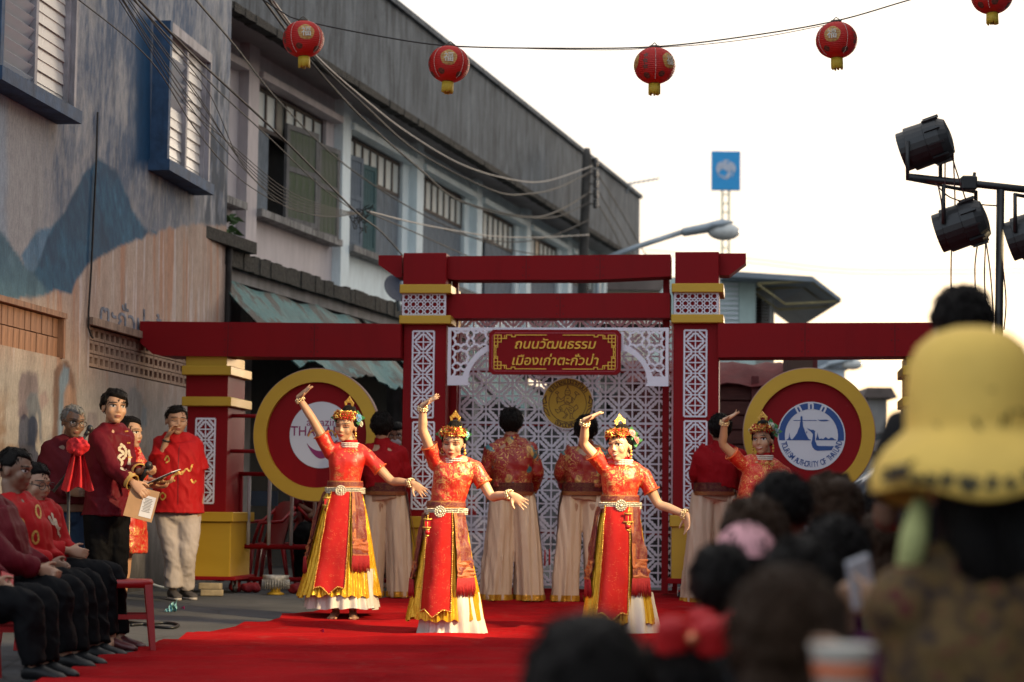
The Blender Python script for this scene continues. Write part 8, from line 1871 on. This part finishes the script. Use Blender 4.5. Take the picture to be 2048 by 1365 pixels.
for cx, cz in ((-0.05, 0.0), (0.08, 0.08), (0.04, -0.07)): embroider(st, st, MW, [[(cx + 0.02 * math.cos(a), cz + 0.035 * math.sin(a)) for a in [0.9 * q for q in range(8)]]], EMBG, w=0.016)
seated('guest in dark maroon shirt seated with clasped hands, head outside the picture', 60, 1336, dict(pelvis=(-8, 1172), waist=(-14, 1120), chest=(-20, 1060), neck=(-30, 1005), shL=(-50, 1036, -0.18), shR=(6, 1028, 0.18), elL=(16, 1120, -0.24), wrL=(78, 1140, -0.14), elR=(42, 1108, 0.14), wrR=(90, 1138, -0.02), knL=(112, 1188, -0.15), knR=(140, 1182, 0.12), anL=(132, 1312, -0.15), anR=(156, 1310, 0.06)), (-34, 940, 0, 70, 4), SKINM, HAIR, MARC, 1.0, 1.88, RADH)
o, j, st, P_, HM = seated('guest in dark maroon holding a red phone at the bottom left corner', 20, 1360, dict(pelvis=(-90, 1196), waist=(-96, 1140), chest=(-100, 1080), neck=(-110, 1020), shL=(-130, 1050, -0.18), shR=(-70, 1044, 0.18), elL=(-60, 1140, -0.22), wrL=(-16, 1166, -0.14), elR=(-30, 1130, 0.14), wrR=(0, 1164, -0.02), knL=(50, 1212, -0.15), knR=(82, 1204, 0.12), anL=(70, 1336, -0.15), anR=(96, 1334, 0.06)), (-116, 950, 0, 70, 4), SKINM, HAIR, MARS, 1.0, 1.88, RADM)
b = MB(); b.box((-0.035, -0.005, -0.06), (0.035, 0.005, 0.06), bev=0.003); ph = b.build('phone', mat('red_phone', (0.4, 0.01, 0.012), 0.4), label='red phone held at the bottom left corner', cat='phone'); ph.location = px(14, 1162, P_.Y - 0.06); ph.rotation_euler = (R(-50), R(20), R(30))
for (u, v), l_ in (((252, 1302), 'red plastic stool standing empty beyond the seated woman'), ((86, 1298), 'red plastic stool under the woman with glasses'), ((48, 1318), 'red plastic stool under the man with gold roundels'), ((0, 1336), 'red plastic stool under the guest with clasped hands'), ((-70, 1362), 'red plastic stool at the bottom left corner')):
    q = on_ground(u, v); stool((q.x, q.y, gz(q.y)), R(12), l_, 0.98)
q = on_ground(165, 1262); chair((q.x - 0.1, q.y, gz(q.y)), R(70), 'white plastic chair behind the seated woman', WPL, 1.0, None, False)

# ================================================================== people behind the gate
P_ = Pose(794, 1180, 'masked person with glasses half hidden behind the left centre pillar', None); P_.o.location.y = 20.4; P_.base = Vector((px(794, 900, 20.4).x, 20.4, 0.1)); P_.o.location = P_.base; P_.Y = 20.4; J = P_.J; o = P_.o
j = dict(pelvis=J(796, 1030), waist=J(796, 985), chest=J(796, 945), neck=J(795, 908), shL=J(770, 918), shR=J(826, 918), elL=J(764, 970), wrL=J(780, 1010, -0.1), elR=J(832, 970), wrR=J(815, 1010, -0.1), side=V(1, 0, 0)); fill_joints(j, 0.95)
for s, dd in (('L', -0.09), ('R', 0.09)): j['kn' + s] = V(j['pelvis'].x + dd, 0, 0.45); j['an' + s] = V(j['pelvis'].x + dd, 0, 0.08)
HM = head_matrix(J(794, 872), -10, 4, 0, 0.24); bd = body_mesh(j, 0.95, RADF, HM, 0.009, 'body', SKINM, o); face(bd, HM, bd, LIPN, 'open', 0.0); hair_cap(HM, o, HAIR, seed=3, front=0.28, nape=-0.4, vol=1.06); glasses(o, HM); shirt(o, j, 0.95, RADF, BLKC, 1.8); trousers(o, j, 0.95, BLKC)
b = MB(); b.ball((0, -0.26, -0.25), (0.245, 0.19, 0.19), 16, 10, M=HM); b.build('white_mask', mat('white_mask', (0.62, 0.62, 0.65), 0.7), o)
P_ = Pose(632, 1175, 'helper in dark red shirt sitting behind the barrier under the round sign', None); P_.base = Vector((px(632, 1100, 20.55).x, 20.55, 0.1)); P_.o.location = P_.base; P_.Y = 20.55; J = P_.J; o = P_.o
j = dict(pelvis=J(650, 1058), waist=J(648, 1020), chest=J(640, 980), neck=J(628, 940), shL=J(600, 956), shR=J(668, 956), elL=J(592, 1010, -0.08), wrL=J(626, 1026, -0.24), elR=J(672, 1010, -0.05), wrR=J(640, 1028, -0.24), side=V(1, 0, 0), nob=1); fill_joints(j, 1)
for s, dd in (('L', -0.14), ('R', 0.10)): j['kn' + s] = J(632, 1066, -0.45) + V(dd, 0, 0); j['an' + s] = V(j['kn' + s].x, -0.42, 0.08)
HM = head_matrix(J(624, 900, -0.04), 10, 30, 0, 0.24); bd = body_mesh(j, 1, RADM, HM, 0.009, 'body', SKIND, o, hands={'L': lambda b: hand(b, j['wrL'], V(0.6, -0.6, 0), V(0.3, 0, -0.9), 1, (0.5,) * 4), 'R': lambda b: hand(b, j['wrR'], V(-0.6, -0.6, 0), V(-0.3, 0, -0.9), 1, (0.5,) * 4)}); face(bd, HM, bd, LIPN, 'closed'); hair_cap(HM, o, HAIR, seed=6); shirt(o, j, 1, RADM, MARC, 1.2); trousers(o, j, 1, BLKC)

# ================================================================== audience in the foreground, out of focus
GA = 'audience seated on the street in the foreground'
def floral_cloth():
    t = NT('brown_floral'); v = t.noise(22, 3); w = t.noise(12, 4); c = t.ramp(v, [(0.35, (0.018, 0.007, 0.005)), (0.48, (0.085, 0.042, 0.008)), (0.56, (0.12, 0.07, 0.014)), (0.64, (0.085, 0.010, 0.006))]); t.set('Base Color', t.mix(t.ramp(w, [(0.55, 0), (0.65, 0.7)]), c, (0.05, 0.028, 0.006))); t.set('Roughness', 0.8); return t.m
FLOR = floral_cloth()
def onlooker(label, u, v, y, yaw, skin, hair, top, hh=0.235, k=0.95, hairkw={}, stand=False, raise_=None, pitch=0, has_hair=True, frac=0.8, stray=46):
    hc = px(u, v, y); zb = 0.0; base = V(hc.x, y, gz(y)); o = empty('person', base, label=label, cat='person', group=GA); c = hc - base
    f = V(math.sin(R(yaw)), -math.cos(R(yaw)), 0); sd = V(-f.y, f.x, 0)
    sz = c.z - 0.31 * k; seat = max(sz - 0.50 * k, 0.10) if not stand else 0.9
    pv = V(c.x, c.y, seat) - f * 0.06
    j = dict(pelvis=pv, waist=V(c.x, c.y, seat + (sz - seat) * 0.38) - f * 0.06, chest=V(c.x, c.y, seat + (sz - seat) * 0.72) - f * 0.05, neck=V(c.x, c.y, sz + 0.07) - f * 0.02, shL=V(c.x, c.y, sz) - sd * 0.165 * k - f * 0.03, shR=V(c.x, c.y, sz) + sd * 0.165 * k - f * 0.03, side=sd)
    for s, q in (('L', -1), ('R', 1)):
        j['el' + s] = j['sh' + s] + sd * q * 0.06 + V(0, 0, -0.24 * k) + f * 0.06; j['wr' + s] = j['el' + s] + f * 0.2 - sd * q * 0.10 + V(0, 0, -0.02)
    if raise_:
        for s, (e, w_) in raise_.items(): j['el' + s] = px(*e) - base; j['wr' + s] = px(*w_) - base
    fill_joints(j, k)
    for s, q in (('L', -1), ('R', 1)):
        if stand: j['kn' + s] = pv + sd * q * 0.1 + V(0, 0, -0.42); j['an' + s] = V(pv.x, pv.y, 0.08) + sd * q * 0.1
        elif seat > 0.3: j['kn' + s] = pv + f * 0.38 + sd * q * 0.12 + V(0, 0, -0.02); j['an' + s] = V(pv.x, pv.y, 0.08) + f * 0.36 + sd * q * 0.12
        else: j['kn' + s] = pv + f * 0.25 + sd * q * 0.25 + V(0, 0, 0.04); j['an' + s] = pv + f * 0.28 - sd * q * 0.05 + V(0, 0, -0.02)
        j['toe' + s] = j['an' + s] + f * 0.14 + V(0, 0, -0.04)
    HM = head_matrix(c, yaw, pitch, 0, hh)
    hd = {s: (lambda b, s=s: hand(b, j['wr' + s], (j['wr' + s] - j['el' + s]), V(-0.8, 0.4, 0.1), k, (0.5, 0.5, 0.5, 0.5), 0.06, 1)) for s in (raise_ or {})}
    body_mesh(j, k, RADM, HM, 0.011, 'body', skin, o, hands=hd)
    if has_hair:
        hair_cap(HM, o, hair, seed=u, **hairkw)
        if hairkw.get('nape', 0) < -0.5:
            b = MB(); b.ball((0, 0.26, -0.30), (0.36, 0.24, 0.45), 18, 12, M=HM); b.ball((0.04, 0.30, -0.75), (0.33, 0.18, 0.40), 18, 12, M=HM); fuse(b, 0.014, 'long_hair', hair, o, 2, disp=creases(0.03, 24, 3, u))
        b = MB(); kr_ = random.Random(u)
        for q in range(stray):
            th = kr_.uniform(0, 6.28); ph = kr_.uniform(0.1, 1.5); d = V(math.cos(th) * math.cos(ph), math.sin(th) * math.cos(ph), math.sin(ph)); p0 = V(d.x * 0.37, 0.05 + d.y * 0.46, 0.10 + d.z * 0.43); t_ = V(-d.y, d.x, kr_.uniform(-0.6, 0.2)); b.tube([HM @ p0, HM @ (p0 * 1.08 + t_ * 0.10), HM @ (p0 * 1.10 + t_ * 0.24)], [0.003, 0.0025, 0.001], 4)
        if stray: b.build('stray_hair', hair, o, kind='stuff')
    shirt(o, j, k, RADM, top, frac, 'shirt', 0.025, 0.0, 0.014, u); trousers(o, j, k, BLKC, 0.016, seed=u)
    return o, j, HM, c
PURS = satin('purple_shirt', (0.05, 0.005, 0.032), 0.7); DKG = satin('dark_green_shirt', (0.025, 0.035, 0.025), 0.8); GRYS = satin('grey_shirt', (0.16, 0.13, 0.13), 0.8); BLKS = satin('black_shirt', (0.015, 0.014, 0.014), 0.8); OLV = brocade('olive_pattern_shirt', (0.06, 0.05, 0.025), (0.16, 0.05, 0.03), None, 40, 0.8, 0.45)
WOM = dict(front=0.25, nape=-0.55, vol=1.06, rough=0.05); MEN = dict(front=0.25, nape=-0.16, vol=1.03, rough=0.06)
onlooker('man with thinning dark hair and purple collar in front of the rightmost dancer', 1563, 1030, 6.1, 172, SKIND, HAIR, PURS, hairkw=MEN)
o, j, HM, c = onlooker('woman with dark curly pinned-up hair right of the man with purple collar', 1662, 1030, 7.0, 190, SKIND, HAIRB, GRYS, hairkw=dict(front=0.2, nape=-0.4, vol=1.12, rough=0.10)); b = MB(); b.ball((0, 0.30, 0.34), (0.28, 0.26, 0.2), 14, 10, M=HM); b.build('hair_bun', HAIRB, o)
onlooker('small far spectator with short black hair and patterned shirt beside the scooter', 1730, 1032, 11.2, 215, SKINM, HAIR, OLV, 0.22, 0.9, MEN)
onlooker('woman with long brown hair in the audience behind the pink cap', 1512, 1088, 5.9, 165, SKINM, HAIRB, BLKS, 0.245, 0.95, WOM)
o, j, HM, c = onlooker('child wearing a pale pink cap in the audience', 1490, 1128, 5.0, 185, SKINM, HAIR, GRYS, 0.18, 0.70, MEN, stray=0)
b = MB(); rg = []
for i in range(10):
    a = math.pi / 2 * i / 9; rg.append([HM @ V(0.425 * math.cos(a) * math.cos(t), 0.04 + 0.52 * math.cos(a) * math.sin(t), 0.10 + 0.47 * math.sin(a)) for t in [2 * math.pi * q / 28 for q in range(28)]])
b.rings(rg, caps=False); PINKC = mat('pink_cap', (0.60, 0.29, 0.31), 0.75, 0.06, 8, 0.15); b.rings([[HM @ V(0.36 * math.cos(t) * (1 + 0.1 * s_), -0.44 - s_ * 0.40 * math.sin(math.pi * q / 12), 0.10 - 0.05 * s_) for q, t in enumerate([math.pi * (1 - q / 12) for q in range(13)])] for s_ in (0, 0.5, 1)], caps=False, closed=False); cap_ = b.build('cap', PINKC, o)
def bow(HM_, pos, sc, par):
    b = MB()
    for sx in (-1, 1):
        for q in range(3): b.ball((pos[0] + sx * 0.16 * sc, pos[1] + 0.03 * q, pos[2] + 0.08 * sc * (q - 1)), (0.15 * sc, 0.07 * sc, 0.09 * sc), 10, 6, M=HM_)
    b.ball(pos, (0.07 * sc, 0.08 * sc, 0.07 * sc), 10, 6, M=HM_); bw__ = fuse(b, 0.008, 'hair_bow', TULB, par, 1); b = MB(); b.ball((pos[0], pos[1] + 0.10 * sc, pos[2]), 0.05 * sc, 8, 6, M=HM_); b.build('bow_sequin', mat('orange_sequin', (0.8, 0.25, 0.12), 0.15, metal=0.5), bw__)
TULB = mat('red_ribbon', (0.50, 0.008, 0.010), 0.55, 0.15, 12, 0.4)
o, j, HM, c = onlooker('girl with red hair bow sitting in the audience below the pink cap', 1442, 1178, 4.7, 178, SKINM, HAIR, BLKS, 0.185, 0.70, dict(front=0.2, nape=-0.38, vol=1.06)); bow(HM, (0.05, 0.52, -0.42), 1.3, o)
onlooker('spectator with smooth black hair in the audience left of the raised phone', 1602, 1196, 4.5, 178, SKINM, HAIR, DKG, 0.235, 0.85, WOM)
onlooker('largest dark head in the audience, brown-lit hair, at the bottom right of centre', 1575, 1300, 3.3, 176, SKIND, HAIRB, BLKS, 0.235, 0.8, WOM)
onlooker('black-haired spectator nearest the camera at the bottom centre', 1176, 1412, 3.1, 182, SKINM, HAIR, DKG, 0.235, 0.8, dict(front=0.2, nape=-0.5, vol=1.12, rough=0.03))
o, j, HM, c = onlooker('girl with a red bow low at the bottom edge, right of the nearest spectator', 1352, 1408, 4.1, 180, SKINM, HAIR, BLKS, 0.225, 0.75, dict(front=0.2, nape=-0.38, vol=1.06)); bow(HM, (-0.10, 0.32, 0.60), 1.1, o)
o, j, HM, c = onlooker('standing spectator whose dark head shows above the yellow bucket hat', 1925, 662, 6.0, 175, SKIND, HAIR, BLKS, 0.235, 1.0, MEN, stand=True)
onlooker('spectator with short dark hair between the phone and the curly-haired woman', 1668, 1128, 5.3, 188, SKIND, HAIR, PURS, 0.225, 0.9, MEN)
onlooker('brown-haired woman low beside the yellow hat', 1772, 1096, 6.6, 200, SKINM, HAIRB, OLV, 0.225, 0.9, WOM)
# the person in the yellow bucket hat, arm raised with a phone
yh = 3.9
o, j, HM, c = onlooker('person in a yellow bucket hat and brown floral shirt filming at the right edge', 1935, 880, yh, 205, SKIN2, HAIR, FLOR, 0.27, 1.0, dict(front=0.0, nape=-0.95, vol=1.0), raise_={'R': ((1840, 1290, yh + 0.25), (1778, 1240, yh + 0.35))}, frac=0.7)
YEL = mat('yellow_canvas', (0.78, 0.50, 0.10), 0.75, 0.06, 10, 0.2); b = MB(); rg = []
for r_, z in ((0.02, 0.80), (0.14, 0.79), (0.30, 0.745), (0.41, 0.66), (0.475, 0.53), (0.495, 0.37), (0.502, 0.20), (0.505, 0.12), (0.500, 0.07), (0.55, 0.03), (0.66, -0.05), (0.73, -0.14), (0.77, -0.24), (0.775, -0.34), (0.755, -0.36), (0.735, -0.24), (0.69, -0.14), (0.60, -0.05), (0.49, 0.03), (0.48, 0.10)):
    rg.append([HM @ V(r_ * 0.86 * math.cos(t), 0.04 + r_ * math.sin(t), z + (0.09 * math.cos(2 * t + 0.5) + 0.10 * math.cos(t - 2.6) + 0.03 * math.sin(5 * t)) * max(0, (r_ - 0.5)) * 3) for t in [2 * math.pi * q / 48 for q in range(48)]])
b.rings(rg, caps=False); hat = b.build('bucket_hat', YEL, o); b = MB(); b.ball((0, 0.16, -0.50), (0.34, 0.30, 0.52), 18, 12, M=HM); b.ball((0, 0.24, -0.85), (0.28, 0.20, 0.40), 18, 12, M=HM); fuse(b, 0.014, 'long_hair', HAIR, o, 2, disp=creases(0.02, 22, 3, 2))
bvh_h = bvh_of(hat)
INKH = mat('dark_print', (0.05, 0.04, 0.015), 0.8)
MWh = Matrix.Translation(px(1905, 955, yh) - o.location)
embroider(hat, hat, MWh, [[(-0.155, 0.02), (-0.14, -0.005), (-0.13, 0.012)], [(-0.10, 0.0), (-0.085, -0.02), (-0.07, 0.0)], [(-0.055, -0.022), (-0.045, 0.004)], [(-0.025, 0.0), (-0.015, -0.025), (0.0, -0.004)], [(0.02, -0.026), (0.03, 0.0)], [(0.05, -0.004), (0.065, -0.022)], [(0.085, 0.01), (0.10, -0.012), (0.11, 0.02)]], INKH, 0.004, w=0.022)
b = MB(); b.box((-0.030, -0.005, -0.055), (0.030, 0.005, 0.055), bev=0.004); ph = b.build('phone', mat('white_phone', (0.50, 0.50, 0.55), 0.3), label='white phone raised by the person in the yellow hat', cat='phone'); ph.location = px(1722, 1165, yh + 0.42); ph.rotation_euler = (R(10), R(-18), R(25))
# pale scarf seen under the brim
b = MB(); b.tube(*smooth_path([px(1842, 1005, yh - 0.05) - o.location, px(1828, 1075, yh - 0.10) - o.location, px(1816, 1150, yh - 0.08) - o.location, px(1830, 1210, yh) - o.location], [0.016, 0.026, 0.022, 0.010], 5), seg=12); b.build('pale_scarf', mat('pale_lime_scarf', (0.36, 0.37, 0.14), 0.8, 0.1, 10), o)
# cup in the near foreground, held by a hand from below
yc = 3.0; cu = empty('paper_cup', px(1685, 1336, yc), label='white cup held up at the bottom right, very near and blurred', cat='cup'); b = MB(); b.lathe([(0.034, -0.05), (0.047, 0.03), (0.050, 0.033), (0.045, 0.033), (0.034, -0.045)], 24); b.build('cup_body', mat('white_cup', (0.66, 0.60, 0.52), 0.5), cu); b = MB(); b.lathe([(0.0415, -0.012), (0.0445, 0.008)], 24, caps=False); b.build('orange_band', mat('orange_band', (0.6, 0.14, 0.05), 0.5), cu)
o, j, HM, c = onlooker('spectator at the bottom right corner holding up a white cup', 1860, 1600, 2.9, 190, SKINM, HAIRB, GRYS, 0.235, 0.9, WOM, raise_={'R': ((1770, 1500, 2.95), (1722, 1392, 3.04))}, frac=0.9)
